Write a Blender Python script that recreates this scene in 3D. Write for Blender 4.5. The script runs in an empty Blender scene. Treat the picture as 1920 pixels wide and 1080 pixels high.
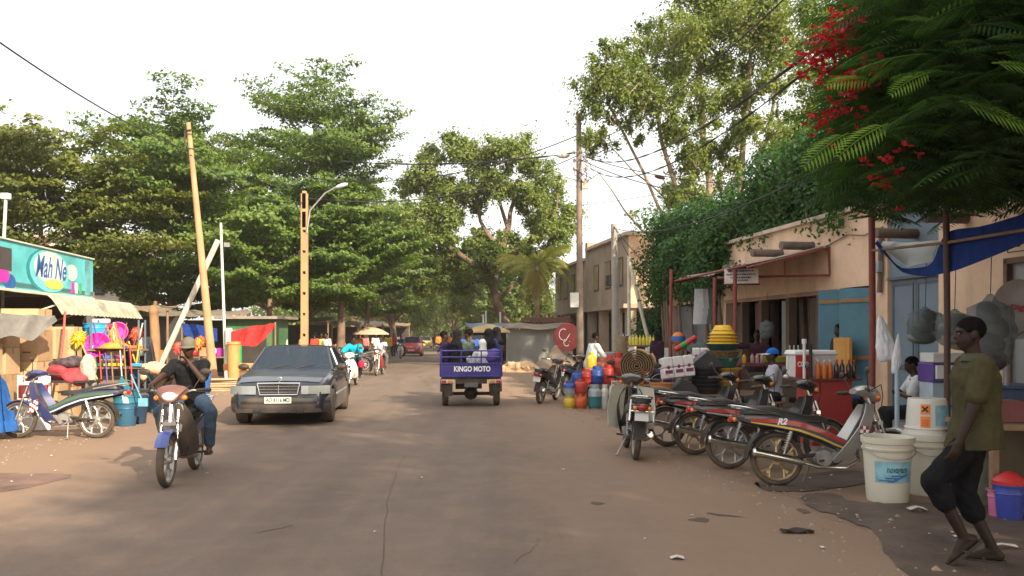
import bpy, bmesh, math, random
import numpy as np
from mathutils import Vector as V, Matrix as MX, Euler
R = math.radians; PI = math.pi; sin, cos = math.sin, math.cos
S = bpy.context.scene; COL = S.collection

# ------------------------------------------------------------------ camera, sky, sun, exposure
F, HZ, CH = 1600.0, 628.0, 1.6           # focal length in photo pixels, horizon row, eye height
cd = bpy.data.cameras.new('camera'); cam = bpy.data.objects.new('camera', cd); COL.objects.link(cam)
cam.location = (0, 0, CH); cam.rotation_euler = (R(90), 0, 0)
cd.sensor_width = 36; cd.lens = F/1920*36; cd.shift_y = (HZ-540)/1920; cd.clip_start = .05; cd.clip_end = 3000
S.camera = cam
SUN_AZ, SUN_EL = V((.58, -.81, 0)).normalized(), R(29)
sv = V((SUN_AZ.x*cos(SUN_EL), SUN_AZ.y*cos(SUN_EL), sin(SUN_EL)))
w = bpy.data.worlds.new('World'); S.world = w; w.use_nodes = True
nt = w.node_tree; bg = nt.nodes['Background']; sk = nt.nodes.new('ShaderNodeTexSky')
sk.sky_type = 'NISHITA'; sk.sun_disc = False; sk.sun_elevation = SUN_EL; sk.sun_rotation = math.atan2(SUN_AZ.x, SUN_AZ.y)
sk.air_density = 1.0; sk.dust_density = 7.0; sk.ozone_density = .6; sk.altitude = 300
veil = nt.nodes.new('ShaderNodeMix'); veil.data_type = 'RGBA'; veil.inputs[0].default_value = .72; veil.inputs[7].default_value = (5.6, 5.45, 5.2, 1)   # bright even haze veil
nt.links.new(sk.outputs[0], veil.inputs[6]); nt.links.new(veil.outputs[2], bg.inputs[0]); bg.inputs[1].default_value = .155
ld = bpy.data.lights.new('sun', 'SUN'); ld.energy = 4.8; ld.angle = R(.9); ld.color = (1, .86, .64)
sun = bpy.data.objects.new('sun', ld); COL.objects.link(sun); sun.rotation_euler = sv.to_track_quat('Z', 'Y').to_euler()
sun.location = (0, 0, 40)
S.view_settings.view_transform = 'Standard'; S.view_settings.look = 'None'; S.view_settings.exposure = 1.0; S.view_settings.gamma = 1

def P(px, py, D): return V(((px-960)/F*D, D, CH-(py-HZ)/F*D))
def GD(py): return F*CH/(py-HZ)
def G(px, py): D = GD(py); return V(((px-960)/F*D, D, 0))
def GX(px, D): return V(((px-960)/F*D, D, 0))

# ------------------------------------------------------------------ materials
MATS = {}
def mat(name, col, rough=.6, metal=0, var=.14, scale=6, bump=0, dust=0, coat=0, spec=.5, streak=0):
    if name in MATS: return MATS[name]
    m = bpy.data.materials.new(name); m.use_nodes = True; MATS[name] = m
    t = m.node_tree; N = t.nodes; L = t.links; b = N['Principled BSDF']
    b.inputs['Roughness'].default_value = rough; b.inputs['Metallic'].default_value = metal
    b.inputs['Coat Weight'].default_value = coat; b.inputs['Specular IOR Level'].default_value = spec
    tc = N.new('ShaderNodeTexCoord')
    def noise(sc, det=5, ro=.6):
        n = N.new('ShaderNodeTexNoise'); n.inputs['Scale'].default_value = sc; n.inputs['Detail'].default_value = det
        n.inputs['Roughness'].default_value = ro; L.new(tc.outputs['Object'], n.inputs['Vector']); return n
    n1 = noise(scale)
    mp = N.new('ShaderNodeMapRange'); mp.inputs[1].default_value = .3; mp.inputs[2].default_value = .7
    mp.inputs[3].default_value = 1-var; mp.inputs[4].default_value = 1+var; L.new(n1.outputs[0], mp.inputs[0])
    mx = N.new('ShaderNodeMix'); mx.data_type = 'RGBA'; mx.blend_type = 'MULTIPLY'; mx.inputs[0].default_value = 1
    mx.inputs[6].default_value = (*col, 1); L.new(mp.outputs[0], mx.inputs[7]); out = mx.outputs[2]
    if dust:
        n2 = noise(3.1, 6, .65)
        m2 = N.new('ShaderNodeMapRange'); m2.inputs[1].default_value = .42; m2.inputs[2].default_value = .68
        m2.inputs[3].default_value = dust*.25; m2.inputs[4].default_value = dust; L.new(n2.outputs[0], m2.inputs[0])
        d = N.new('ShaderNodeMix'); d.data_type = 'RGBA'; L.new(m2.outputs[0], d.inputs[0]); L.new(out, d.inputs[6])
        d.inputs[7].default_value = (.26, .17, .105, 1); out = d.outputs[2]
        r2 = N.new('ShaderNodeMapRange'); r2.inputs[3].default_value = rough; r2.inputs[4].default_value = .9
        L.new(m2.outputs[0], r2.inputs[0]); L.new(r2.outputs[0], b.inputs['Roughness'])
    if streak:                                            # rain-washed grime and chipped patches on walls
        mpn = N.new('ShaderNodeMapping'); mpn.inputs['Scale'].default_value = (1.1, 1.1, .30); L.new(tc.outputs['Object'], mpn.inputs[0])
        n4 = N.new('ShaderNodeTexNoise'); n4.inputs['Scale'].default_value = 1.6; n4.inputs['Detail'].default_value = 7; n4.inputs['Roughness'].default_value = .7; L.new(mpn.outputs[0], n4.inputs['Vector'])
        m4 = N.new('ShaderNodeMapRange'); m4.inputs[1].default_value = .5; m4.inputs[2].default_value = .72; m4.inputs[4].default_value = streak; L.new(n4.outputs[0], m4.inputs[0])
        d4 = N.new('ShaderNodeMix'); d4.data_type = 'RGBA'; L.new(m4.outputs[0], d4.inputs[0]); L.new(out, d4.inputs[6]); d4.inputs[7].default_value = (.16, .115, .085, 1)
        n5 = noise(2.3, 8, .75); m5 = N.new('ShaderNodeMapRange'); m5.inputs[1].default_value = .64; m5.inputs[2].default_value = .67; m5.inputs[4].default_value = streak*.8; L.new(n5.outputs[0], m5.inputs[0])
        d5 = N.new('ShaderNodeMix'); d5.data_type = 'RGBA'; L.new(m5.outputs[0], d5.inputs[0]); L.new(d4.outputs[2], d5.inputs[6]); d5.inputs[7].default_value = (.40, .34, .28, 1); out = d5.outputs[2]
    L.new(out, b.inputs['Base Color'])
    if bump:
        n3 = noise(scale*4, 6); bp = N.new('ShaderNodeBump'); bp.inputs['Strength'].default_value = bump
        bp.inputs['Distance'].default_value = .02; L.new(n3.outputs[0], bp.inputs['Height']); L.new(bp.outputs[0], b.inputs['Normal'])
    return m

def leafmat(name, c1, c2, c3, trans=.35, rough=.5):
    if name in MATS: return MATS[name]
    m = bpy.data.materials.new(name); m.use_nodes = True; MATS[name] = m
    t = m.node_tree; N = t.nodes; L = t.links; b = N['Principled BSDF']; o = N['Material Output']
    g = N.new('ShaderNodeNewGeometry'); cr = N.new('ShaderNodeValToRGB')
    cr.color_ramp.elements[0].color = (*c1, 1); cr.color_ramp.elements[1].color = (*c3, 1)
    e = cr.color_ramp.elements.new(.5); e.color = (*c2, 1)
    tc = N.new('ShaderNodeTexCoord'); n = N.new('ShaderNodeTexNoise'); n.inputs['Scale'].default_value = .7
    L.new(tc.outputs['Object'], n.inputs['Vector'])
    ad = N.new('ShaderNodeMath'); ad.operation = 'MULTIPLY_ADD'; ad.inputs[1].default_value = .45; L.new(g.outputs['Random Per Island'], ad.inputs[0])
    ad2 = N.new('ShaderNodeMath'); ad2.operation = 'MULTIPLY_ADD'; ad2.inputs[1].default_value = 1.5; ad2.inputs[2].default_value = -.48
    L.new(n.outputs[0], ad2.inputs[0]); L.new(ad2.outputs[0], ad.inputs[2]); L.new(ad.outputs[0], cr.inputs[0])
    L.new(cr.outputs[0], b.inputs['Base Color']); b.inputs['Roughness'].default_value = rough; b.inputs['Specular IOR Level'].default_value = .35
    tr = N.new('ShaderNodeBsdfTranslucent'); hs = N.new('ShaderNodeMix'); hs.data_type = 'RGBA'; hs.blend_type = 'MULTIPLY'; hs.inputs[0].default_value = 1
    L.new(cr.outputs[0], hs.inputs[6]); hs.inputs[7].default_value = (1.5, 1.55, .6, 1); L.new(hs.outputs[2], tr.inputs[0])
    ms = N.new('ShaderNodeMixShader'); ms.inputs[0].default_value = trans; L.new(b.outputs[0], ms.inputs[1]); L.new(tr.outputs[0], ms.inputs[2])
    L.new(ms.outputs[0], o.inputs[0]); return m

def glassmat(name, tint, clear):
    if name in MATS: return MATS[name]
    m = bpy.data.materials.new(name); m.use_nodes = True; MATS[name] = m
    t = m.node_tree; N = t.nodes; L = t.links; b = N['Principled BSDF']; o = N['Material Output']
    b.inputs['Base Color'].default_value = (*tint, 1); b.inputs['Roughness'].default_value = .06; b.inputs['Specular IOR Level'].default_value = .28
    tr = N.new('ShaderNodeBsdfTransparent'); tr.inputs[0].default_value = (.75, .8, .85, 1)
    ms = N.new('ShaderNodeMixShader'); ms.inputs[0].default_value = clear
    L.new(b.outputs[0], ms.inputs[1]); L.new(tr.outputs[0], ms.inputs[2]); L.new(ms.outputs[0], o.inputs[0]); return m

# ------------------------------------------------------------------ mesh builder
def frame(d):
    d = d.normalized(); a = V((0, 0, 1)) if abs(d.z) < .9 else V((0, 1, 0))
    x = d.cross(a).normalized(); return x, x.cross(d).normalized()
class MB:
    def __init__(s): s.v = []; s.f = []; s.mi = []; s.k = 0
    def add(s, vs, fs, M=None):
        o = len(s.v)
        s.v += [tuple(M @ V(p)) if M else tuple(p) for p in vs]
        s.f += [tuple(i+o for i in f) for f in fs]; s.mi += [s.k]*len(fs); return s
    def box(s, c, d, rot=None, M=None, top=(1, 1)):
        x, y, z = d[0]/2, d[1]/2, d[2]/2; a, b = top
        vs = [V(p) for p in ((-x,-y,-z),(x,-y,-z),(x,y,-z),(-x,y,-z),(-x*a,-y*b,z),(x*a,-y*b,z),(x*a,y*b,z),(-x*a,y*b,z))]
        if rot: e = Euler(rot).to_matrix(); vs = [e @ p for p in vs]
        vs = [p+V(c) for p in vs]
        return s.add(vs, [(0,3,2,1),(4,5,6,7),(0,1,5,4),(1,2,6,5),(2,3,7,6),(3,0,4,7)], M)
    def loft(s, rings, cap=True, M=None, closed=True):
        n = len(rings[0]); vs = [p for r in rings for p in r]; fs = []
        for i in range(len(rings)-1):
            for j in range(n if closed else n-1):
                k = (j+1) % n; fs.append((i*n+j, i*n+k, (i+1)*n+k, (i+1)*n+j))
        if cap and closed: fs.append(tuple(range(n-1, -1, -1))); fs.append(tuple(range((len(rings)-1)*n, len(rings)*n)))
        return s.add(vs, fs, M)
    def tube(s, pts, r, n=8, cap=True, M=None, flat=1):
        pts = [V(p) for p in pts]; rs = r if isinstance(r, (list, tuple)) else [r]*len(pts); rings = []; x = None
        for i, p in enumerate(pts):
            d = (pts[min(i+1, len(pts)-1)]-pts[max(i-1, 0)]).normalized()
            if x is None: x, y = frame(d)
            else:
                x = (x-d*x.dot(d)); x = x.normalized() if x.length > 1e-6 else frame(d)[0]; y = x.cross(d).normalized()
            rings.append([p+x*cos(2*PI*j/n)*rs[i]+y*sin(2*PI*j/n)*rs[i]*flat for j in range(n)])
        return s.loft(rings, cap, M)
    def cyl(s, a, b, r, r2=None, n=12): return s.tube([a, b], [r, r if r2 is None else r2], n)
    def cap(s, a, b, ra, rb, n=10):
        a, b = V(a), V(b); d = b-a; d = d.normalized() if d.length > 1e-6 else V((0, 0, 1)); pts = []; rs = []
        for t in (80, 50, 22): pts.append(a-d*ra*sin(R(t))); rs.append(ra*cos(R(t)))
        pts += [a, b]; rs += [ra, rb]
        for t in (22, 50, 80): pts.append(b+d*rb*sin(R(t))); rs.append(rb*cos(R(t)))
        return s.tube(pts, rs, n)
    def lathe(s, prof, o=(0, 0, 0), n=20, M=None, sq=0):
        o = V(o); rings = []
        for r, z in prof:
            rings.append([o+V((r*cos(2*PI*j/n), r*sin(2*PI*j/n), z)) for j in range(n)])
        return s.loft(rings, True, M)
    def ell(s, c, r, n=12, m=8, M=None, rot=None):
        rings = []; e = Euler(rot).to_matrix() if rot else None
        for i in range(m+1):
            a = -PI/2+PI*(i if 0 < i < m else (.08 if i == 0 else m-.08))/m
            rg = [V((r[0]*cos(a)*cos(2*PI*j/n), r[1]*cos(a)*sin(2*PI*j/n), r[2]*sin(a))) for j in range(n)]
            rings.append([(e @ p if e else p)+V(c) for p in rg])
        return s.loft(rings, True, M)
    def prism(s, out, a, b, axis=0, M=None):          # outline in the two other axes, extruded along axis from a to b
        def mk(u, v, t): q = [u, v]; q.insert(axis, t); return V(q)
        return s.loft([[mk(u, v, a) for u, v in out], [mk(u, v, b) for u, v in out]], True, M)
    def sheet(s, g, th=.006, M=None):                   # grid of points given a real thickness
        n, m = len(g), len(g[0]); g = [[V(p) for p in r] for r in g]; nn = []
        for i in range(n):
            for j in range(m):
                du = g[min(i+1, n-1)][j]-g[max(i-1, 0)][j]; dv = g[i][min(j+1, m-1)]-g[i][max(j-1, 0)]
                q = du.cross(dv); nn.append(q.normalized() if q.length > 1e-9 else V((0, 0, 1)))
        A = [p for r in g for p in r]; B = [p-nn[i]*th for i, p in enumerate(A)]; o = n*m; fs = []
        for i in range(n-1):
            for j in range(m-1):
                q = (i*m+j, i*m+j+1, (i+1)*m+j+1, (i+1)*m+j); fs.append(q); fs.append(tuple(o+k for k in reversed(q)))
        bd = [j for j in range(m)]+[i*m+m-1 for i in range(1, n)]+[(n-1)*m+j for j in range(m-2, -1, -1)]+[i*m for i in range(n-2, 0, -1)]
        for k in range(len(bd)):
            a, b = bd[k], bd[(k+1) % len(bd)]; fs.append((b, a, a+o, b+o))
        return s.add(A+B, fs, M)
    def torus(s, c, Rr, r, ax='x', n=32, m=10, sq=1):
        rings = []
        for i in range(n+1):
            a = 2*PI*i/n; rg = []
            for j in range(m):
                b = 2*PI*j/m; rad = Rr+r*cos(b); t = r*sq*sin(b)
                p = (t, rad*cos(a), rad*sin(a)) if ax == 'x' else (rad*cos(a), rad*sin(a), t)
                rg.append(V(p)+V(c))
            rings.append(rg)
        return s.loft(rings, False)
    def build(s, name, mats, par=None, smooth=38, bev=0, seg=2):
        me = bpy.data.meshes.new(name); me.from_pydata(s.v, [], s.f)
        if not isinstance(mats, (list, tuple)): mats = [mats]
        for m in mats: me.materials.append(m)
        if len(mats) > 1: me.polygons.foreach_set('material_index', s.mi)
        bm = bmesh.new(); bm.from_mesh(me); bmesh.ops.recalc_face_normals(bm, faces=bm.faces); bm.to_mesh(me); bm.free()
        if smooth:
            me.polygons.foreach_set('use_smooth', [True]*len(me.polygons)); me.set_sharp_from_angle(angle=R(smooth))
        o = bpy.data.objects.new(name, me); COL.objects.link(o)
        if par: o.parent = par
        if bev:
            b = o.modifiers.new('bevel', 'BEVEL'); b.width = bev; b.segments = seg; b.limit_method = 'ANGLE'; b.angle_limit = R(40); b.harden_normals = False
        return o
def tag(o, label, cat, group=None, kind=None):
    o['label'] = label; o['category'] = cat
    if group: o['group'] = group
    if kind: o['kind'] = kind
    return o
def thing(name, label, cat, loc=(0, 0, 0), rz=0, group=None, rot=None):
    o = bpy.data.objects.new(name, None); COL.objects.link(o); o.location = loc
    o.rotation_euler = rot if rot else (0, 0, rz); o.empty_display_size = .2
    return tag(o, label, cat, group)
def struct(o): o['kind'] = 'structure'; return o
def dup(root, loc, rz=None, label=None, group=None, rot=None, scale=None):
    def cp(o, par):
        c = o.copy(); COL.objects.link(c)
        if par: c.parent = par
        for ch in KIDS.get(o.name, []): cp(ch, c)
        return c
    global KIDS; KIDS = {}
    def collect(o):
        KIDS[o.name] = list(o.children)
        for ch in o.children: collect(ch)
    collect(root); r = cp(root, None); r.location = loc
    if rz is not None: r.rotation_euler = (0, 0, rz)
    if rot: r.rotation_euler = rot
    if scale: r.scale = (scale,)*3
    if label: r['label'] = label
    if group: r['group'] = group
    return r
def place(o, loc, rz=0, rot=None):
    o.location = loc; o.rotation_euler = rot if rot else (0, 0, rz); return o
def heading(a, b): return math.atan2(-(b[0]-a[0]), b[1]-a[1])
def textmesh(name, txt, size, m, par=None, shear=0, ext=.002, loc=(0, 0, 0), rot=(0, 0, 0), bold=0, width=None, bend=None):
    cu = bpy.data.curves.new(name, 'FONT'); cu.body = txt; cu.size = size; cu.extrude = ext; cu.shear = shear; cu.offset = bold
    cu.align_x = 'CENTER'; cu.align_y = 'CENTER'; cu.resolution_u = 3
    t = bpy.data.objects.new('tmp', cu); COL.objects.link(t); dg = bpy.context.evaluated_depsgraph_get(); dg.update()
    me = bpy.data.meshes.new_from_object(t.evaluated_get(dg)); bpy.data.objects.remove(t); me.name = name
    xs = [v.co.x for v in me.vertices]; wd = max(xs)-min(xs) if xs else 1
    if width:
        for v in me.vertices: v.co.x *= width/wd
    if bend:                                           # wrap round a vertical cylinder of radius bend
        for v in me.vertices:
            a = v.co.x/bend; r = bend+v.co.z; v.co.x = r*sin(a); v.co.z = r*cos(a)-bend
    me.materials.clear(); me.materials.append(m)
    o = bpy.data.objects.new(name, me); COL.objects.link(o); o.location = loc; o.rotation_euler = rot
    if par: o.parent = par
    return o
def lerp(a, b, t): return a+(b-a)*t
def interp(tab, x):
    if x <= tab[0][0]: return tab[0][1]
    for (a, p), (b, q) in zip(tab, tab[1:]):
        if x <= b: return p+(q-p)*(x-a)/(b-a)
    return tab[-1][1]

# common materials
CHROME = mat('chrome', (.75, .75, .74), .18, 1, .05, dust=.12)
STEEL = mat('dull_steel', (.42, .42, .41), .4, .85, .15, dust=.3)
BLACKPL = mat('black_plastic', (.018, .018, .019), .5, 0, .2, dust=.22, spec=.35)
RUBBER = mat('tyre_rubber', (.028, .027, .027), .8, 0, .2, dust=.45)
SEATV = mat('black_vinyl', (.018, .018, .019), .42, 0, .2, 20, .15, dust=.1)
ENGINE = mat('cast_engine_metal', (.34, .34, .33), .5, .6, .25, 9, .1, dust=.35)
WHITEP = mat('white_paint', (.72, .72, .70), .5, 0, .07, dust=.15)
WHITEI = mat('white_lettering', (.82, .82, .8), .5, 0, .04)
BLACKI = mat('black_lettering', (.02, .02, .02), .6, 0, .04)
LENS = mat('lamp_lens', (.7, .72, .72), .08, 0, .05, coat=1)
REDLENS = mat('red_lamp_lens', (.45, .02, .015), .12, 0, .05, coat=.6)
AMBER = mat('amber_lamp_lens', (.7, .2, .02), .15, 0, .05, coat=.6)
# ------------------------------------------------------------------ ground, road, dirt, stains
def ground_mat(name, cols, dustc, patch=.5, rough=.9, bump=.35, edge_dust=None):
    m = bpy.data.materials.new(name); m.use_nodes = True; t = m.node_tree; N = t.nodes; L = t.links; b = N['Principled BSDF']
    tc = N.new('ShaderNodeTexCoord'); mpn = N.new('ShaderNodeMapping'); mpn.inputs['Rotation'].default_value = (0, 0, R(6)); mpn.inputs['Scale'].default_value = (1, .35, 1)
    L.new(tc.outputs['Object'], mpn.inputs[0])
    def noise(sc, det, vec, ro=.6):
        n = N.new('ShaderNodeTexNoise'); n.inputs['Scale'].default_value = sc; n.inputs['Detail'].default_value = det; n.inputs['Roughness'].default_value = ro; L.new(vec, n.inputs['Vector']); return n
    n1 = noise(.55, 6, mpn.outputs[0]); n2 = noise(2.4, 8, tc.outputs['Object'], .7); n3 = noise(70, 3, tc.outputs['Object'], .7)
    cr = N.new('ShaderNodeValToRGB'); cr.color_ramp.elements[0].position = .3; cr.color_ramp.elements[1].position = .7
    cr.color_ramp.elements[0].color = (*cols[0], 1); cr.color_ramp.elements[1].color = (*cols[1], 1); L.new(n1.outputs[0], cr.inputs[0])
    mr = N.new('ShaderNodeMapRange'); mr.inputs[1].default_value = .45; mr.inputs[2].default_value = .75; mr.inputs[3].default_value = 0; mr.inputs[4].default_value = patch; L.new(n2.outputs[0], mr.inputs[0])
    d = N.new('ShaderNodeMix'); d.data_type = 'RGBA'; L.new(mr.outputs[0], d.inputs[0]); L.new(cr.outputs[0], d.inputs[6]); d.inputs[7].default_value = (*dustc, 1)
    m3 = N.new('ShaderNodeMapRange'); m3.inputs[3].default_value = .72; m3.inputs[4].default_value = 1.28; L.new(n3.outputs[0], m3.inputs[0])
    g = N.new('ShaderNodeMix'); g.data_type = 'RGBA'; g.blend_type = 'MULTIPLY'; g.inputs[0].default_value = 1; L.new(d.outputs[2], g.inputs[6]); L.new(m3.outputs[0], g.inputs[7])
    mp2 = N.new('ShaderNodeMapping'); mp2.inputs['Rotation'].default_value = (0, 0, R(-6.3)); mp2.inputs['Scale'].default_value = (1.5, .035, 1); L.new(tc.outputs['Object'], mp2.inputs[0])
    n6 = noise(1, 4, mp2.outputs[0]); m6 = N.new('ShaderNodeMapRange'); m6.inputs[1].default_value = .3; m6.inputs[2].default_value = .7; m6.inputs[3].default_value = .86; m6.inputs[4].default_value = 1.12; L.new(n6.outputs[0], m6.inputs[0])
    g6 = N.new('ShaderNodeMix'); g6.data_type = 'RGBA'; g6.blend_type = 'MULTIPLY'; g6.inputs[0].default_value = 1; L.new(g.outputs[2], g6.inputs[6]); L.new(m6.outputs[0], g6.inputs[7])   # wheel-worn tracks
    n7 = noise(9, 6, tc.outputs['Object'], .8); m7 = N.new('ShaderNodeMapRange'); m7.inputs[1].default_value = .62; m7.inputs[2].default_value = .74; m7.inputs[3].default_value = 1; m7.inputs[4].default_value = .72; L.new(n7.outputs[0], m7.inputs[0])
    g7 = N.new('ShaderNodeMix'); g7.data_type = 'RGBA'; g7.blend_type = 'MULTIPLY'; g7.inputs[0].default_value = 1; L.new(g6.outputs[2], g7.inputs[6]); L.new(m7.outputs[0], g7.inputs[7])
    out = g7.outputs[2]
    if edge_dust:                                             # dust drifting in from both road edges: distance from the road's centre line
        sx = N.new('ShaderNodeSeparateXYZ'); L.new(tc.outputs['Object'], sx.inputs[0])
        a = N.new('ShaderNodeMath'); a.operation = 'MULTIPLY_ADD'; a.inputs[1].default_value = .11; L.new(sx.outputs[1], a.inputs[0]); L.new(sx.outputs[0], a.inputs[2])
        a2 = N.new('ShaderNodeMath'); a2.operation = 'ADD'; a2.inputs[1].default_value = 1.0; L.new(a.outputs[0], a2.inputs[0])
        ab = N.new('ShaderNodeMath'); ab.operation = 'ABSOLUTE'; L.new(a2.outputs[0], ab.inputs[0])
        wob = N.new('ShaderNodeMath'); wob.operation = 'MULTIPLY_ADD'; wob.inputs[1].default_value = 2.6; L.new(n1.outputs[0], wob.inputs[0]); L.new(ab.outputs[0], wob.inputs[2])
        w2 = N.new('ShaderNodeMath'); w2.operation = 'MULTIPLY_ADD'; w2.inputs[1].default_value = 1.2; L.new(n2.outputs[0], w2.inputs[0]); L.new(wob.outputs[0], w2.inputs[2])
        r = N.new('ShaderNodeMapRange'); r.interpolation_type = 'SMOOTHSTEP'; r.inputs[1].default_value = 3.4; r.inputs[2].default_value = 5.6; L.new(w2.outputs[0], r.inputs[0])
        e = N.new('ShaderNodeMix'); e.data_type = 'RGBA'; L.new(r.outputs[0], e.inputs[0]); L.new(out, e.inputs[6]); e.inputs[7].default_value = (*edge_dust, 1); out = e.outputs[2]
    L.new(out, b.inputs['Base Color']); b.inputs['Roughness'].default_value = rough; b.inputs['Specular IOR Level'].default_value = .3
    bp = N.new('ShaderNodeBump'); bp.inputs['Strength'].default_value = bump; bp.inputs['Distance'].default_value = .03
    ad = N.new('ShaderNodeMath'); ad.operation = 'MULTIPLY_ADD'; ad.inputs[1].default_value = .25; L.new(n3.outputs[0], ad.inputs[0]); L.new(n2.outputs[0], ad.inputs[2]); L.new(ad.outputs[0], bp.inputs['Height'])
    L.new(bp.outputs[0], b.inputs['Normal']); return m
M_DIRT = ground_mat('laterite_dirt', ((.185, .122, .083), (.24, .16, .108)), (.285, .2, .14), .5)
M_ROAD = ground_mat('dusty_asphalt', ((.128, .095, .076), (.178, .130, .102)), (.215, .148, .106), .6, edge_dust=(.235, .155, .105), bump=.25)
m = MB(); m.add([(-900, -200, 0), (900, -200, 0), (900, 2500, 0), (-900, 2500, 0)], [(0, 1, 2, 3)]); struct(m.build('ground', M_DIRT, smooth=0))
rs = random.Random(2); Lp, Rp = [], []; y = -12
while y < 320:
    c = -1.0-.11*y; Lp.append((c-4.6+rs.uniform(-.22, .22), y, .004)); Rp.append((c+4.5+rs.uniform(-.22, .22), y, .004)); y += .7 if y < 40 else 4
m = MB(); n = len(Lp); m.add(Lp+Rp, [(i, n+i, n+i+1, i+1) for i in range(n-1)]); struct(m.build('road', M_ROAD, smooth=0))
def blot(name, pts, mt, z=.008, kind='structure', wob=.12, seed=1):
    r_ = random.Random(seed); out = []; n = len(pts); ph = [r_.uniform(0, 6.28) for _ in range(6)]
    for i in range(n):
        p0, p1, p2, p3 = (V(pts[(i+k) % n]) for k in (-1, 0, 1, 2))
        for q in range(14):
            t = q/14; p = .5*((2*p1)+(p2-p0)*t+(2*p0-5*p1+4*p2-p3)*t*t+(3*p1-p0-3*p2+p3)*t**3); u = i+t
            o = wob*.5*(sin(u*3.1+ph[0])+.6*sin(u*7.3+ph[1])+.35*sin(u*15.7+ph[2])+.2*sin(u*31+ph[3])); out.append((p.x+o*.7, p.y+o, z))
    m = MB(); m.add(out, [tuple(range(len(out)))]); o = m.build(name, mt, smooth=0); o['kind'] = kind; return o
M_MUD = mat('wet_dark_mud', (.095, .066, .050), .6, 0, .4, 2.5, .4, spec=.4)
M_RED = mat('red_brown_damp_soil', (.165, .095, .07), .8, 0, .35, 3, .3)
blot('mud_patch', [G(1500, 935), G(1560, 925), G(1620, 945), G(1740, 945), G(1920, 960), G(2050, 1090), G(1840, 1110), G(1700, 1075), G(1640, 1005), G(1560, 965)], M_MUD, wob=.1)
blot('damp_patch', [G(-60, 893), G(60, 888), G(128, 892), G(70, 912), G(-60, 928)], M_RED, wob=.07, seed=3)
blot('mud_patch', [G(1420, 905), G(1560, 885), G(1650, 895), G(1560, 918), G(1470, 922)], M_MUD, .009, wob=.1, seed=5)
def crack(pts, wd, mt, seed):
    r_ = random.Random(seed); A, B = [], []
    for i in range(len(pts)-1):
        for q in range(10):
            p = V(pts[i]).lerp(V(pts[i+1]), q/10); o = r_.gauss(0, .012); ww = wd*r_.uniform(.5, 1.2); A.append((p.x+o-ww, p.y, .007)); B.append((p.x+o+ww, p.y, .007))
    m = MB(); n = len(A); m.add(A+B, [(i, n+i, n+i+1, i+1) for i in range(n-1)]); struct(m.build('road_crack', mt, smooth=0))
M_CR = mat('dark_road_mark', (.085, .06, .047), .9, 0, .2)  # even dark tone of the cracks and stains
crack([G(716, 1120), G(722, 950), G(745, 880), G(762, 850)], .0035, M_CR, 1)
crack([G(960, 1060), G(1000, 1030), G(1010, 1010)], .003, M_CR, 2); crack([G(480, 1000), G(560, 985)], .01, M_CR, 3)
for i, (a, b, c) in enumerate((((1290, 975), (1320, 972), (1325, 980)), ((1330, 962), (1400, 972), (1345, 968)), ((1110, 942), (1135, 944), (1120, 948)), ((1495, 955), (1520, 960), (1505, 965)))):
    blot('oil_stain', [G(*a), G(*b), G(*c)], M_CR, .0075, wob=.03, seed=10+i)

r_ = random.Random(77); m = MB()                           # loose grit along both verges
for i in range(2600):
    y = r_.uniform(3.5, 34); c = -1.0-.11*y; x = c+r_.choice((-1, 1))*(4.4+abs(r_.gauss(0, 1.0))-.5); s = r_.uniform(.006, .02)*(1 if r_.random() < .93 else 2)
    m.add([(x-s, y-s*.7, .003), (x+s, y-s, .003), (x+s*.8, y+s, .003), (x-s*.6, y+s*.9, .003), (x, y, .004+s*.9)], [(0, 1, 4), (1, 2, 4), (2, 3, 4), (3, 0, 4)])
o = m.build('gravel', mat('grit', (.25, .18, .125), .95, 0, .5, 9), smooth=0); o['kind'] = 'stuff'
# ------------------------------------------------------------------ right-hand shop row: facade runs along x = facX(y)
PEACH = mat('peach_render', (.74, .52, .36), .85, 0, .10, 1.3, .25, dust=.22, streak=.34)
PEACHD = mat('stained_peach_render', (.36, .23, .15), .9, 0, .3, 1.6, .3)
DARKINT = mat('dark_interior', (.035, .028, .024), .9, 0, .3, 2)
BLUEW = mat('slate_blue_paint', (.145, .20, .255), .7, 0, .12, 1.5, .15, dust=.12)
TEALD = mat('teal_door_paint', (.05, .16, .22), .6, 0, .2, 2, .1, dust=.1)
GREYD = mat('grey_sheet_metal', (.33, .35, .36), .5, .3, .14, 2, .1, dust=.2)
REDP = mat('red_oxide_paint', (.20, .035, .03), .6, 0, .2, 6, .1, dust=.15)
OCHRE = mat('ochre_paint', (.55, .27, .06), .65, 0, .15, 3, dust=.1)
def facX(D): return 8.67-.14*D
FA = math.atan2(-.14, 1)                                  # facade heading
def FP(D, z, off=0): return V((facX(D)-off*.99, D-off*.139, z))   # off = metres in front of the facade
def fbox(mb, D0, D1, z0, z1, o0, o1):
    q = [FP(D0, z0, o0), FP(D0, z0, o1), FP(D1, z0, o1), FP(D1, z0, o0)]; mb.loft([q, [p+V((0, 0, z1-z0)) for p in q]])
sh = thing('shop_row', 'long peach rendered shop row with blue doors along the right pavement', 'shop', FP(16, 0))
so = V(FP(16, 0))
def sbuild(mb, name, mt, par=None, bev=0, smooth=38):
    mb.v = [tuple(V(p)-so) for p in mb.v]; return mb.build(name, mt, par or sh, smooth, bev)
openings = [(9.0, 10.2, 2.3), (11.05, 12.05, 2.62), (13.55, 14.95, 4.2), (15.4, 16.55, 2.5), (16.7, 22.2, 2.42), (22.6, 26.4, 2.5)]
m = MB(); D = 4.0; top = 3.92
for a, b, h in openings:
    fbox(m, D, a, 0, top, -.22, 0); D = b
    if h < top: fbox(m, a, b, h, top, -.22, 0)
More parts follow.
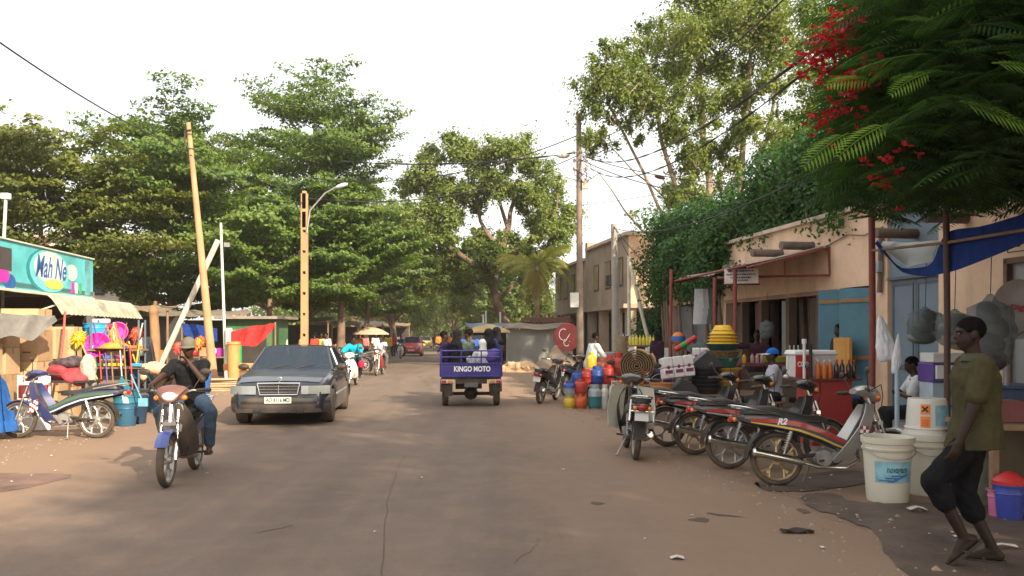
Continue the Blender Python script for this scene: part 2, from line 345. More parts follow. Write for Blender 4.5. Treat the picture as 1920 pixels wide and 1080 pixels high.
fbox(m, D, 27.2, 0, top, -.22, 0); fbox(m, 27.0, 27.2, 0, top, -5, -.22); fbox(m, 4, 4.2, 0, top, -5, -.22)
wl = sbuild(m, 'wall', PEACH)
m = MB(); fbox(m, 3.9, 27.3, top, top+.09, -5.1, .10); sbuild(m, 'roof', mat('weathered_cement', (.52, .42, .33), .9, 0, .2, 2, .3), bev=.01)
m = MB()
for (D0, D1, z0, z1) in ((16.6, 22.3, 2.43, 2.50),): fbox(m, D0, D1, z0, z1, 0, .003)
sbuild(m, 'soot_stain', PEACHD, wl)
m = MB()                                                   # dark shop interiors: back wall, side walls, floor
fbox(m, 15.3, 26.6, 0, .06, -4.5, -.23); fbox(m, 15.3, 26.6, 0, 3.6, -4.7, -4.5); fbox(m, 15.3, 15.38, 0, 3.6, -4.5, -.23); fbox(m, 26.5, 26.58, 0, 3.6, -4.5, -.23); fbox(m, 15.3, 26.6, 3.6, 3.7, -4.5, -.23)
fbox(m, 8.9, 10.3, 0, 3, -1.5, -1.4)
sbuild(m, 'interior', DARKINT)
# blue tall doors
m = MB(); fbox(m, 13.55, 14.95, 0, 2.55, -.12, -.08); fbox(m, 13.55, 14.95, 2.6, 4.2, -.10, -.05); d = sbuild(m, 'door', BLUEW); d['label'] = 'tall slate blue double door'
m = MB(); fbox(m, 14.24, 14.27, 0.05, 2.53, -.08, -.074)
for z in (.15, 1.0, 1.05, 2.45): fbox(m, 13.6, 14.2, z, z+.035, -.08, -.065); fbox(m, 14.31, 14.9, z, z+.035, -.08, -.065)
for q in (13.6, 14.17, 14.31, 14.87): fbox(m, q, q+.035, .15, 2.48, -.08, -.066)
fbox(m, 13.5, 15.0, 2.55, 2.6, -.12, .0); sbuild(m, 'door_frame', mat('dark_slate_paint', (.08, .11, .14), .6, dust=.15), d)
m = MB(); fbox(m, 14.17, 14.22, 1.75, 1.95, -.06, -.03); m.torus(FP(14.2, 1.72, -.02), .035, .009, 'x', 14, 6); sbuild(m, 'padlock', STEEL, d)
# grey door and dark doorway on the far right
m = MB(); fbox(m, 11.07, 12.03, 0, 2.6, -.1, -.06); d = sbuild(m, 'door', GREYD); d['label'] = 'dented grey metal door'
m = MB(); fbox(m, 11.05, 11.09, 0, 2.66, -.06, .03); fbox(m, 12.01, 12.08, 0, 2.66, -.06, .03); fbox(m, 11.05, 12.08, 2.6, 2.68, -.06, .03); fbox(m, 11.53, 11.56, 0, 2.58, -.06, -.052)
sbuild(m, 'door_frame', mat('rusty_brown_frame', (.15, .09, .06), .8, dust=.2), d)
# teal open leaves
for a, b, o, mt in ((15.42, 15.9, .35, TEALD), (16.15, 16.56, .42, TEALD)):
    m = MB(); q = [FP(a, 0.06, 0), FP(a+.04, .06, 0), FP(b+.04, .06, o), FP(b, .06, o)]; m.loft([q, [p+V((0, 0, 2.4)) for p in q]]); d = sbuild(m, 'door', mt, bev=.004); d['label'] = 'teal plank door leaf'
    m = MB()
    for z in (.25, 1.15, 2.2): q = [FP(lerp(a, b, .05), z, o*.05+.03), FP(lerp(a, b, .05)+.03, z, o*.05), FP(lerp(a, b, .95)+.03, z, o*.95), FP(lerp(a, b, .95), z, o*.95+.03)]; m.loft([q, [p+V((0, 0, .07)) for p in q]])
    sbuild(m, 'door_rail', mat('ochre_rail', (.25, .15, .06), .7), d)
m = MB(); fbox(m, 15.4, 15.95, .9, 1.55, .40, .46); fbox(m, 15.5, 15.9, .95, 1.5, .46, .47); d = sbuild(m, 'hatch', OCHRE, bev=.006); d['label'] = 'ochre painted lower hatch'
# shutters and posts of the long opening
for D in (17.35, 18.7, 20.1, 21.2):
    m = MB(); fbox(m, D, D+.16, 0, 2.42, -.2, -.02); sbuild(m, 'post', mat('brown_post', (.14, .09, .065), .85, dust=.2))
for i, (D, w_, mt) in enumerate(((16.75, .3, GREYD), (17.55, .35, mat('drab_brown_panel', (.10, .075, .05), .7)), (18.9, .3, GREYD), (20.3, .3, mat('dull_red_panel', (.16, .05, .05), .7)), (21.4, .5, mat('drab_brown_panel', (.1, .075, .05), .7)))):
    m = MB()
    for k in range(4): fbox(m, D+k*w_/4, D+(k+.86)*w_/4, .05, 2.36, -.12-(k % 2)*.02, -.09)
    sbuild(m, 'shutter', mt)
m = MB()
for k in range(34): fbox(m, 22.62+k*.11, 22.62+k*.11+.085, .04, 2.46, -.14-.025*(k % 2), -.1)
sbuild(m, 'roller_shutter', mat('blue_grey_corrugated', (.20, .23, .25), .5, .3, .18, 2, .1, dust=.25))
# rain spouts through the parapet
for px, py, D in ((1468, 473, 19), (1533, 459, 17.6), (1690, 435, 14.2), (1790, 405, 12.9), (1400, 502, 20.6)):
    m = MB(); z = P(px, py, D-.25).z; m.tube([FP(D, z, -.1), FP(D-.12, z-.01, .75)], .085, 12); m.tube([FP(D-.12, z-.01, .75), FP(D-.1, z-.01, .5)], .07, 12); sbuild(m, 'rain_spout', mat('old_cement_pipe', (.16, .12, .10), .9, 0, .3, 4, .3))
m = MB(); m.tube([FP(15.05, 3.45, .06), FP(15.08, 2.6, .06), FP(15.1, 2.35, .06)], .045, 8); m.tube([FP(15.0, 3.5, .05), FP(15.6, 3.42, .05), FP(16.2, 3.5, .04), FP(17.0, 3.36, .04)], .012, 6); sbuild(m, 'pipe', mat('old_cement_pipe', (.16, .12, .10)))
m = MB(); fbox(m, 15.02, 15.14, 2.7, 2.9, .04, .13); sbuild(m, 'meter_box', GREYD, bev=.01)
t_ = textmesh('lettering', 'C-2', .2, mat('charcoal_lettering', (.06, .05, .045), .9), sh, loc=FP(11.75, 2.88, .012)-so, rot=(R(90), 0, -FA-PI/2), ext=.001); t_['label'] = 'shop number painted above the grey door'
m = MB()
for a, b in (((11.5, 2.76), (11.5, 3.0)), ((11.5, 3.0), (12.02, 3.0)), ((12.02, 3.0), (12.02, 2.76)), ((12.02, 2.76), (11.5, 2.76))): m.tube([FP(*a, .006), FP(*b, .006)], .007, 5)
sbuild(m, 'number_border', MATS['charcoal_lettering'])
# pavement step
m = MB(); fbox(m, 4, 27.2, 0, .12, 0, .7); o = m.build('pavement', mat('cement_step', (.26, .20, .15), .9, 0, .25, 2, .3, dust=.3), bev=.01); struct(o)

# ------------------------------------------------------------------ far two-storey building
FAR = mat('sun_tone_ochre_render', (.60, .42, .27), .9, 0, .14, .7, .2, dust=.2, streak=.36); FARD = mat('shade_tone_brown_render', (.34, .27, .21), .9, 0, .2, .6, .2, dust=.2, streak=.45)  # one render twice: sunlight put into the first tone, shade into the second
bt = thing('two_storey_building', 'weathered two storey building with dark arcades beyond the tall pole', 'building', (5.6, 41, 0)); bo = V((5.6, 41, 0)); ba = math.atan2(-.155, 1)
bm_ = MX.Rotation(-ba, 4, 'Z') if False else MX.Rotation(math.atan2(.155, 1), 4, 'Z')
def bb(mb, y0, y1, z0, z1, x0, x1): mb.box(((x0+x1)/2, (y0+y1)/2, (z0+z1)/2), (x1-x0, y1-y0, z1-z0), M=bm_)
m = MB(); bb(m, 0, 8, 3.1, 6.4, 0, .25); bb(m, 8.5, 17, 3.1, 5.9, 0, .25); bb(m, 0, .25, 3.1, 6.4, .25, 4.5); bb(m, 17, 17.3, 0, 5.9, 0, 5); bb(m, 0, 17, 2.9, 3.1, -.25, 4.5); bb(m, 8, 8.5, 3.1, 6.9, -.06, .5)
bb(m, 0, .25, 0, 2.9, 2.6, 4.5)
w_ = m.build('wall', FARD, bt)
m = MB(); bb(m, -.01, -.003, 3.1, 6.4, 0, 4.5); m.build('end_wall_sun_tone', FAR, w_)  # pale skin on the end wall carries painted sunlight
m = MB(); bb(m, -.15, 8.05, 6.4, 6.55, -.2, 4.8); bb(m, 8.5, 17.4, 5.9, 6.05, -.2, 4.8); m.build('roof', mat('weathered_cement', (.5, .4, .3)), bt)
for y in (.2, 2.6, 5.2, 7.8, 10.6, 13.4, 16.6):
    m = MB(); bb(m, y, y+.45, 0, 2.9, .0, .45); m.build('column', FARD, bt)
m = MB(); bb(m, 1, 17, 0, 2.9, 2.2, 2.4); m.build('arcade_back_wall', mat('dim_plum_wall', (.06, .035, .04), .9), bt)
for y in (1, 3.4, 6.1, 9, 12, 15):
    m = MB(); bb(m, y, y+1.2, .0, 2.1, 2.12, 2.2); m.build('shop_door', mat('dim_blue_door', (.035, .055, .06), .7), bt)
for y, z in ((.9, 4.0), (3.2, 4.0), (5.6, 4.0), (9.3, 3.9), (11.4, 3.9), (13.5, 3.9), (15.4, 3.9)):
    m = MB(); bb(m, y, y+1.1, z, z+1.45, -.03, 0); f = m.build('window', mat('dark_window_frame', (.06, .05, .045), .7), bt)
    m = MB(); bb(m, y+.08, y+.52, z+.08, z+1.37, -.04, -.03); bb(m, y+.58, y+1.02, z+.08, z+1.37, -.04, -.03); m.build('pane', mat('dim_window_glass', (.30, .22, .15), .25, 0, .4, 1.2), f)
m = MB(); m.box((-.25, 2.0, 4.35), (.5, .8, .55), M=bm_); a = m.build('air_conditioner', mat('dark_grey_casing', (.05, .05, .055), .6), bt, bev=.03)
m = MB(); m.torus((0, 0, 0), .2, .02, 'x', 16, 6); g = m.build('fan_grille', BLACKPL, a); g.location = bm_ @ V((-.52, 2.0, 4.35))
# white low building behind the left trees and brown market roofs
wt = thing('pale_building', 'pale building glimpsed through the trees above the turquoise sign', 'building', GX(60, 44)); o_ = V(GX(60, 44))
PALE = mat('pale_render', (.62, .56, .48), .9, 0, .15, .8, .2)
m = MB(); m.box((0, 2.5, 3.3), (9, 5, 6.6)); wl = m.build('wall', PALE, wt)
m = MB(); m.box((0, 2.4, 6.7), (9.6, 5.6, .2)); m.build('roof', mat('weathered_cement', (.5, .4, .3)), wt)
for i in range(3):
    m = MB(); m.box((-3.1+i*3.1, -.03, 4.4), (1.3, .06, 1.5)); f = m.build('window', mat('dark_window_frame', (.06, .05, .045)), wt)
    m = MB(); m.box((-3.1+i*3.1, -.07, 4.4), (1.1, .02, 1.3)); m.build('pane', mat('dark_pane', (.03, .035, .04), .15), f)
# ------------------------------------------------------------------ trees: tapered trunk and limbs, crowns of many leaf-sized faces
BARK = mat('grey_brown_bark', (.17, .115, .08), .9, 0, .3, 3, .6)
BARKP = mat('pale_bark', (.27, .20, .15), .9, 0, .25, 3, .5)
L_TIER = leafmat('tiered_tree_leaf', (.055, .10, .02), (.10, .165, .03), (.17, .225, .045), .32)
L_BROAD = leafmat('broad_tree_leaf', (.075, .12, .024), (.14, .19, .04), (.24, .26, .06), .35)
L_NEEM = leafmat('tall_tree_leaf', (.075, .118, .026), (.145, .195, .042), (.25, .275, .068), .38)
L_BUSH = leafmat('hedge_leaf', (.022, .062, .018), (.038, .10, .024), (.07, .145, .03), .35)
L_FAR = leafmat('far_tree_leaf', (.065, .11, .03), (.12, .175, .042), (.20, .235, .06), .38)
L_FLAM = leafmat('feathery_leaf', (.02, .055, .016), (.036, .085, .02), (.07, .15, .026), .42)
def leaf_object(name, C, Nn, Sz, m, par, rng, asp=.55, fold=.18):
    """C centres, Nn facing directions, Sz lengths: one kite of two bent halves per leaf"""
    n = len(C); Nn = Nn/np.maximum(np.linalg.norm(Nn, axis=1, keepdims=True), 1e-6)
    rv = rng.normal(size=(n, 3)); u = np.cross(Nn, rv); u /= np.maximum(np.linalg.norm(u, axis=1, keepdims=True), 1e-6); v = np.cross(Nn, u)
    s = Sz[:, None]
    A = C-u*s*.5; B = C+v*s*asp*.5-Nn*s*fold*.3+u*s*.05; D = C+u*s*.5-Nn*s*fold; E = C-v*s*asp*.5-Nn*s*fold*.3+u*s*.05
    verts = np.stack([A, B, D, E], 1).reshape(-1, 3).astype(np.float32)
    me = bpy.data.meshes.new(name); me.vertices.add(4*n); me.vertices.foreach_set('co', verts.ravel())
    me.loops.add(4*n); me.loops.foreach_set('vertex_index', np.arange(4*n, dtype=np.int32))
    me.polygons.add(n); me.polygons.foreach_set('loop_start', np.arange(0, 4*n, 4, dtype=np.int32)); me.polygons.foreach_set('loop_total', np.full(n, 4, dtype=np.int32))
    me.polygons.foreach_set('use_smooth', np.ones(n, dtype=bool))
    me.update(calc_edges=True); me.materials.append(m); o = bpy.data.objects.new(name, me); COL.objects.link(o)
    if par: o.parent = par
    return o
def curve_pts(a, b, sag, n=6):
    a, b = V(a), V(b); return [a.lerp(b, i/n)+V((0, 0, sag*math.sin(PI*i/n))) for i in range(n+1)]
def tiered_tree(label, loc, H, Rad, z0=2.2, seed=1, m=None, n=42000, lsize=.2, profile=None, lean=(0, 0), group=None, trunk_r=.2, bark=None):
    rng = np.random.default_rng(seed); t = thing('tiered_tree', label, 'tree', loc, 0, group)
    profile = profile or [(0, .85), (.15, 1), (.45, .8), (.7, .52), (.88, .28), (1, .07)]
    tb = MB(); lx, ly = lean; pts = [(lx*f**1.3+.12*sin(5*f+seed), ly*f+.1*cos(4*f+seed), H*.97*f) for f in np.linspace(0, 1, 12)]
    tb.tube([V(p) for p in pts], [trunk_r*(1.25 if i == 0 else 1)*(1-.93*i/11) for i in range(12)], 10)
    tips, wt = [], []
    z = z0; k = 0
    while z < H*.985:
        f = (z-z0)/(H-z0); r = interp(profile, f)*Rad; nb = int(rng.integers(5, 8)) if f < .85 else 4; a0 = rng.uniform(0, 6.28)
        c = V((lx*(z/H)**1.3, ly*z/H, z))
        for b in range(nb):
            a = a0+2*PI*b/nb+rng.normal(0, .4); ln = r*rng.uniform(.5, 1.22); rise = ln*rng.uniform(.12, .58)*(1+.7*f)
            e = c+V((ln*cos(a), ln*sin(a), rise)); cp = curve_pts(c, e, ln*.06, 5)
            tb.tube(cp, [max(.012, .05*(1-f)*(1-.85*i/5)+.008) for i in range(6)], 5, False)
            da = V((cos(a), sin(a), 0)); sa = V((-sin(a), cos(a), 0)); slope = rise/ln
            bw = rng.uniform(.35, 1.0)
            for q in np.linspace(.22, 1.0, max(4, int(ln*3.6))):
                p = c.lerp(e, q)+V((0, 0, ln*.06*math.sin(PI*q)))
                wd = ln*.46*(1-.62*q)*rng.uniform(.35, 1.25)
                for s in (-1, 0, 1):
                    steps = max(1, int(wd/.24)) if s else 1
                    for st in range(1, steps+1):
                        g = st/steps; tp = p+sa*s*wd*g+da*(abs(s)*wd*g*.55)+V((0, 0, abs(s)*wd*g*(slope*.5+.12)+.04*rng.normal()))
                        tips.append(tuple(tp)); wt.append(bw)
        z += rng.uniform(.58, 1.0)*(1 if f < .7 else .75); k += 1
    tb.build('trunk', bark or BARK, t, 60)
    n = int(n*1.4); T = np.array(tips); wt = np.array(wt); idx = rng.choice(len(T), n, p=wt/wt.sum())
    C = T[idx]+rng.normal(size=(n, 3))*np.array([.17, .17, .045]); N_ = rng.normal(size=(n, 3))*.5+np.array([0, 0, .8])
    N_ += (C*np.array([1, 1, 0])/max(Rad, 1))*.75
    leaf_object('crown', C, N_, rng.uniform(.6, 1.25, n)*lsize, m or L_TIER, t, rng)
    return t
def clump_tree(label, loc, limbs, clumps, m, n=40000, lsize=.2, seed=1, trunk_r=.3, bark=None, name='broad_tree', group=None, flat=.75, drape=0, hollow=.35):
    """limbs: polylines with a start radius; clumps: (centre, radius); leaves fill each clump, thicker towards its skin"""
    rng = np.random.default_rng(seed); t = thing(name, label, 'tree', loc, 0, group); tb = MB()
    for pl, r0, r1 in limbs:
        pts = [V(p) for p in pl]; full = []
        for i in range(len(pts)-1):
            for q in range(3): full.append(pts[i].lerp(pts[i+1], q/3)+V(rng.normal(0, .035*(pts[i+1]-pts[i]).length**.5, 3)) if (i or q) else pts[0])
        full.append(pts[-1]); k = len(full)-1
        tb.tube(full, [lerp(r0, r1, i/k) for i in range(k+1)], 8)
    w_ = np.array([c[1]**2 for c in clumps]); w_ /= w_.sum(); Cs, Ns = [], []
    for (c, r), ww in zip(clumps, w_):
        k = int(n*ww); sub = max(4, int(9*r)); d = rng.normal(size=(sub, 3)); d /= np.linalg.norm(d, axis=1, keepdims=True)
        sc = np.array(c)+d*(r*rng.uniform(hollow, .85, (sub, 1)))*np.array([1, 1, flat])
        for q in sc[:max(3, sub//4)]: tb.tube([V(c)-V((0, 0, r*.5)), V(c).lerp(V(q), .5), V(q)], [.03, .02, .008], 4, False)
        ii = rng.integers(0, sub, k); e = rng.normal(size=(k, 3)); e /= np.linalg.norm(e, axis=1, keepdims=True)
        pos = sc[ii]+e*(r*.40*np.abs(rng.normal(0, .75, (k, 1))))*np.array([1, 1, .85])
        if drape: pos[:, 2] -= drape*rng.uniform(0, 1, k)**2
        Cs.append(pos); Ns.append(e*.6+(pos-np.array(c))/r*.5+rng.normal(size=(k, 3))*.45+np.array([0, 0, .45]))
    tb.build('trunk', bark or BARK, t, 60)
    C = np.concatenate(Cs); N_ = np.concatenate(Ns)
    leaf_object('crown', C, N_, rng.uniform(.6, 1.3, len(C))*lsize, m, t, rng)
    return t
def auto_tree(label, loc, H, Rad, seed, m, n=14000, lsize=.3, z0=.3, name='broad_tree', group=None, trunk_r=.25, bark=None, nc=16, flat=.8):
    rng = np.random.default_rng(seed); limbs = []; clumps = []; fork = H*z0
    limbs.append(([(0, 0, 0), (.1, 0, fork*.6), (.0, .1, fork)], trunk_r*1.2, trunk_r*.85))
    for i in range(nc):
        f = (i+.5)/nc; zz = fork+(H-fork)*(.12+.80*f); rr = Rad*math.sqrt(max(.05, 1-(2*((zz-fork)/(H-fork))-1.0)**2))*rng.uniform(.35, .85); a = i*2.4+rng.normal(0, .3)
        c = (rr*cos(a), rr*sin(a), zz); cr = Rad*rng.uniform(.30, .46); clumps.append((c, cr))
        if i % 2 == 0: limbs.append(([(0, 0, fork*rng.uniform(.8, 1)), (c[0]*.45, c[1]*.45, lerp(fork, zz, .55)), (c[0]*.9, c[1]*.9, zz-cr*.3)], trunk_r*.5, .04))
    return clump_tree(label, loc, limbs, clumps, m, n, lsize, seed, trunk_r, bark, name, group, flat)

# --- left side of the street
tiered_tree('tallest tiered tree behind the dark saloon car, pointed layered crown', GX(585, 45), 15.5, 4.9, 2.6, 3, n=60000, trunk_r=.26, profile=[(0, .95), (.15, 1.02), (.45, .95), (.65, .78), (.82, .52), (.94, .28), (1, .08)])
tiered_tree('broad tiered tree behind the leaning bare timber pole', GX(318, 38), 10.7, 4.9, 2.2, 5, n=60000, profile=[(0, .75), (.2, 1), (.55, .95), (.8, .62), (.95, .3), (1, .1)], trunk_r=.24)
tiered_tree('yellowish tiered tree between the leaning pole and the tallest tree', GX(425, 47), 12.8, 4.6, 3.0, 7, n=42000, m=leafmat('yellowish_tier_leaf', (.085, .105, .02), (.145, .165, .03), (.22, .225, .045), .32), trunk_r=.22)
tiered_tree('low wide tiered tree above the turquoise shop sign', GX(70, 33), 8.6, 5.2, 2.6, 11, n=52000, m=leafmat('olive_tier_leaf', (.065, .09, .018), (.115, .14, .028), (.185, .20, .04), .32), profile=[(0, .8), (.3, 1), (.7, .8), (1, .25)], trunk_r=.22)
tiered_tree('tiered tree cut by the left edge, only its branch tips show', GX(-165, 31), 11.8, 4.6, 4.0, 13, n=30000, trunk_r=.24)
tiered_tree('slim tiered tree between the tallest tree and the far street', GX(690, 52), 10.6, 4.0, 2.6, 17, n=34000, m=L_FAR, trunk_r=.2)
tiered_tree('tiered tree reaching over the rider in turquoise', GX(635, 41), 9.0, 3.6, 3.0, 19, n=30000, trunk_r=.24)
tiered_tree('low tiered tree over the green kiosk', GX(500, 36), 7.4, 3.4, 2.7, 43, n=30000, trunk_r=.17)
# --- down the street
for i, (px, D, H, Rr, lab) in enumerate([
        (735, 68, 12.5, 4.6, 'leafy tree on the left of the far street, nearest of that line'), (700, 84, 15, 5.0, 'tall rounded tree behind the left line of the far street'),
        (752, 92, 11, 4.6, 'small rounded tree left of the sky gap down the street'), (815, 128, 12.5, 7.5, 'wide hazy tree closing the far end of the street'),
        (850, 98, 11.5, 5.6, 'light green tree right of the red car down the street'), (900, 84, 10.5, 4.6, 'dense tree behind the tricycle passengers'),
        (770, 150, 12, 7, 'faint low tree at the vanishing point of the street'), (975, 76, 9.5, 4.2, 'tree filling the gap behind the palm'), (660, 112, 15, 7.0, 'large tree far behind the left side crowd')]):
    auto_tree(lab, GX(px, D), H, Rr, 60+i, L_FAR, 17000, .34, .2, group='trees lining the far street', nc=20)
for i, (px, D, H, Rr) in enumerate(((560, 118, 7, 9), (640, 135, 8, 10), (715, 165, 8, 10), (790, 190, 9, 12), (860, 160, 8, 10), (930, 125, 7, 9), (1000, 110, 7, 8))):
    auto_tree(['low spreading bushy tree at the left end of the far tree line', 'low bushy tree second from the left in the far tree line', 'low bushy tree left of the vanishing point', 'lowest farthest bushy tree at the vanishing point', 'low bushy tree right of the vanishing point', 'low bushy tree in the far line behind the tricycle', 'low bushy tree at the right end of the far tree line'][i], GX(px, D), H, Rr, 300+i, L_FAR, 11000, .5, .04, group='trees lining the far street', nc=22)
# big forked tree in the centre
limbs = [([(0, 0, 0), (-.25, 0, 1.5), (-.95, 0, 3.6), (-1.4, 0, 5.0)], .36, .26),
         ([(-1.4, 0, 5.0), (-.9, .2, 6.6), (-.2, .2, 8.6), (.2, .3, 11.5)], .3, .09), ([(-1.4, 0, 5.0), (-2.6, -.2, 6.1), (-4.6, -.3, 7.6), (-5.2, -.3, 10.5)], .27, .06),
         ([(-1.3, 0, 4.9), (-3.4, .2, 5.2), (-5.6, .3, 5.6)], .2, .05), ([(-.9, .1, 6.4), (1.2, .3, 7.8), (2.6, .4, 9.2), (2.9, .4, 10.8)], .17, .05),
         ([(-.8, .2, 6.9), (-2.2, .5, 9.0), (-2.8, .5, 12.2)], .18, .05), ([(-.3, .2, 8.4), (-1.0, -.2, 10.5), (-1.2, -.3, 13)], .14, .04), ([(-.95, 0, 3.9), (.6, .2, 5.2), (1.9, .3, 6.0)], .16, .05)]
rs = random.Random(4); cl = []
for x, z, r in ((-5.0, 12.9, .9), (-3.6, 13.4, 1.15), (-2.6, 12.9, 1.0), (-1.0, 13.4, 1.1), (.2, 13.1, 1.2), (1.4, 12.4, 1.1), (2.4, 11.2, 1.15), (3.3, 9.7, .95), (3.4, 8.4, .9), (-5.9, 11.6, 1.0), (-4.6, 11.2, 1.15),
                (-6.0, 9.6, .95), (-5.4, 8.2, 1.15), (-4.0, 8.9, 1.0), (-6.1, 6.8, .9), (-5.0, 6.2, 1.15), (-3.4, 6.6, .95), (-2.2, 7.8, .95), (-2.6, 10.6, 1.05), (-.9, 11.0, 1.0), (.9, 10.5, 1.0), (1.7, 8.6, 1.0),
                (-.4, 7.6, .95), (.7, 6.6, 1.1), (2.0, 6.2, .95), (-1.4, 6.3, .85), (-4.2, 5.0, .9), (-5.6, 4.7, .75), (-3.0, 4.9, .7), (2.7, 7.2, .85), (1.2, 5.2, .8), (-3.8, 10.4, .8)):
    cl.append(((x, rs.uniform(-2.0, 2.0), z), r*1.38))
rs = random.Random(14)
for i in range(26):
    a = rs.uniform(0, 6.28); q = rs.uniform(.2, .95)**.6; cl.append(((-1.3+4.3*q*cos(a), rs.uniform(-2.6, 1.5), 9.2+3.5*q*sin(a)), rs.uniform(.6, 1.05)))
for i in range(14): cl.append(((rs.uniform(-7.4, -4.6), rs.uniform(-1.5, 1.5), rs.uniform(4.6, 11.6)), rs.uniform(.6, 1.0)))
for i in range(20): cl.append(((rs.uniform(-6, 2.6), rs.uniform(-2.6, .5), rs.uniform(4.7, 8.0)), rs.uniform(.55, .95)))
clump_tree('big forked tree with open crown standing behind the tricycle', GX(962, 55), limbs, cl, L_BROAD, 125000, .22, 5, name='broad_tree', flat=.8)
# tall tree on the right behind the hedge, several stems
limbs = []; b0 = GX(1335, 36)
for (x0, x1, x2, zt, r) in ((-1.1, -1.6, -2.8, 13, .22), (-.2, -.2, -.6, 16.5, .26), (.8, 1.5, 1.9, 16.5, .24), (.4, 2.1, 3.0, 13.5, .17), (-.6, -2.2, -4.4, 11.5, .10)):
    limbs.append(([(x0*.5, 0, 0), (x0, .1, 4.5), (x1, .3, zt*.62), (x2, .2, zt)], r, .05))
limbs.append(([(-.6, 0, 6.0), (-2.6, .3, 8.0), (-4.2, .4, 9.6)], .05, .02)); limbs.append(([(-.5, 0, 4.2), (-3.0, .3, 6.2), (-4.8, .4, 8.6)], .06, .02))
cl = []; rs = random.Random(9)
for px, py, r in ((1125, 150, 1.0), (1150, 200, 1.15), (1135, 95, .6), (1195, 90, .9), (1180, 145, .95), (1230, 160, 1.0), (1215, 60, .75), (1260, 60, 1.15), (1300, 30, 1.2), (1350, 10, 1.3), (1410, 20, 1.3), (1455, 60, 1.1), (1290, 110, 1.15), (1350, 90, 1.2),
                  (1410, 100, 1.2), (1450, 130, .85), (1250, 205, .9), (1300, 175, .9), (1360, 160, 1.0), (1400, 165, .8), (1310, 280, .9), (1285, 300, .7), (1385, 262, .55), (1270, 255, .5), (1420, 220, .6), (1300, -40, 1.3), (1380, -50, 1.4), (1440, -20, 1.2), (1290, 335, .6), (1255, 355, .5), (1160, 165, .8), (1330, 215, .6), (1470, 260, .7), (1440, 300, .6)):
    p = P(px, py, 36+rs.uniform(-1.8, 1.8)); cl.append(((p.x-b0.x, p.y-b0.y, p.z), r*1.4))
for i in range(66):
    px, py = rs.choice(((1130, 170), (1170, 120), (1240, 100), (1300, 60), (1370, 50), (1440, 80), (1280, 150), (1340, 130), (1400, 150), (1250, 250), (1290, 300), (1340, 330), (1380, 300), (1430, 240), (1460, 170), (1120, 250), (1170, 230), (1270, 360), (1210, 190), (1420, 40), (1460, 100), (1400, 200), (1440, 200), (1350, 180), (1390, 100))); px += rs.gauss(0, 28); py += rs.gauss(0, 26)
    p = P(px, py, 36+rs.uniform(-1.6, 1.6)); cl.append(((p.x-b0.x, p.y-b0.y, p.z), rs.uniform(.45, .95)))
clump_tree('tall airy many stemmed tree rising behind the dark hedge', b0, limbs, cl, L_NEEM, 100000, .15, 8, name='tall_tree', flat=.8, bark=BARKP, drape=.3)
cl = []; b1 = GX(1590, 27)
for px, py, r in ((1540, 20, 1.1), (1580, 60, 1.2), (1560, 130, 1.1), (1540, 190, 1.0), (1600, 170, 1.2), (1500, 240, .9), (1545, 270, 1.0), (1640, 60, 1.3), (1620, 250, 1.2), (1580, -30, 1.2), (1480, 285, .7)):
    p = P(px, py, 27+rs.uniform(-1, 1)); cl.append(((p.x-b1.x, p.y-b1.y, p.z), r*1.2))
clump_tree('yellow green tree between the red flowers and the tall airy tree', b1, [([(0, 0, 0), (.2, 0, 5), (-.2, 0, 9), (-.2, 0, 12)], .22, .05), ([(.1, 0, 4.5), (-.9, 0, 7), (-1.2, 0, 9)], .1, .03)], cl, L_NEEM, 30000, .14, 18, name='tall_tree', flat=.85)
# sparse, nearly bare tree over the far building
limbs = []; rng = np.random.default_rng(21); cl = []; b2 = GX(1262, 46)
limbs.append(([(0, 0, 0), (.1, 0, 5.0), (-.2, 0, 6.2)], .2, .12))
for i in range(46):
    a = rng.uniform(-1.25, .75); l = rng.uniform(2.0, 4.3); x = l*sin(a); z = 5.2+l*cos(a)*.85; y = rng.normal(0, .9)
    limbs.append(([(0, 0, rng.uniform(4.6, 6.2)), (x*.5+rng.normal(0, .2), y*.5, 5.3+(z-5.3)*.55), (x, y, z)], .045, .008))
    if rng.random() < .5: cl.append(((x, y, z), .35))
clump_tree('nearly bare spreading tree over the far building', b2, limbs, cl, L_NEEM, 2600, .12, 22, name='bare_tree', bark=BARKP, group=None)

# coconut palm
def frond(mb, base, azi, ln, rise, droop, nl=30, lw=.045, ll=.55):
    d = V((cos(azi), sin(azi), 0)); s = V((-sin(azi), cos(azi), 0)); pts = []
    for i in range(13): f = i/12; pts.append(base+d*ln*(f-.22*f*f)+V((0, 0, rise*f-droop*f*f)))
    mb.tube(pts, [.03*(1-.85*i/12) for i in range(13)], 5, False)
    for i in range(nl):
        f = .12+.88*i/nl; j = min(11, int(f*12)); p = pts[j].lerp(pts[j+1], f*12-j); tg = (pts[j+1]-pts[j]).normalized()
        l = ll*math.sin(PI*(.15+.8*f))+.1
        for q in (-1, 1):
            e = p+s*q*l*.55+tg*l*.45-V((0, 0, l*.62)); m_ = p.lerp(e, .5)+V((0, 0, .05)); wv = tg*lw
            mb.add([p-wv*.5, p+wv*.5, m_+wv*.7, m_-wv*.7, e], [(0, 1, 2, 3), (3, 2, 4)])
L_PALM = leafmat('palm_leaf', (.12, .14, .03), (.22, .22, .045), (.36, .30, .07), .45)
L_PALMD = leafmat('dry_palm_leaf', (.20, .16, .04), (.30, .23, .06), (.38, .28, .08), .4)
pt = thing('coconut_palm', 'coconut palm with drooping yellowish fronds beside the big forked tree', 'palm tree', GX(1004, 50))
m = MB(); m.tube([(0, 0, 0), (.15, 0, 1.5), (.1, 0, 3.6), (0, 0, 5.7)], [.24, .19, .17, .16], 10); m.build('trunk', BARKP, pt)
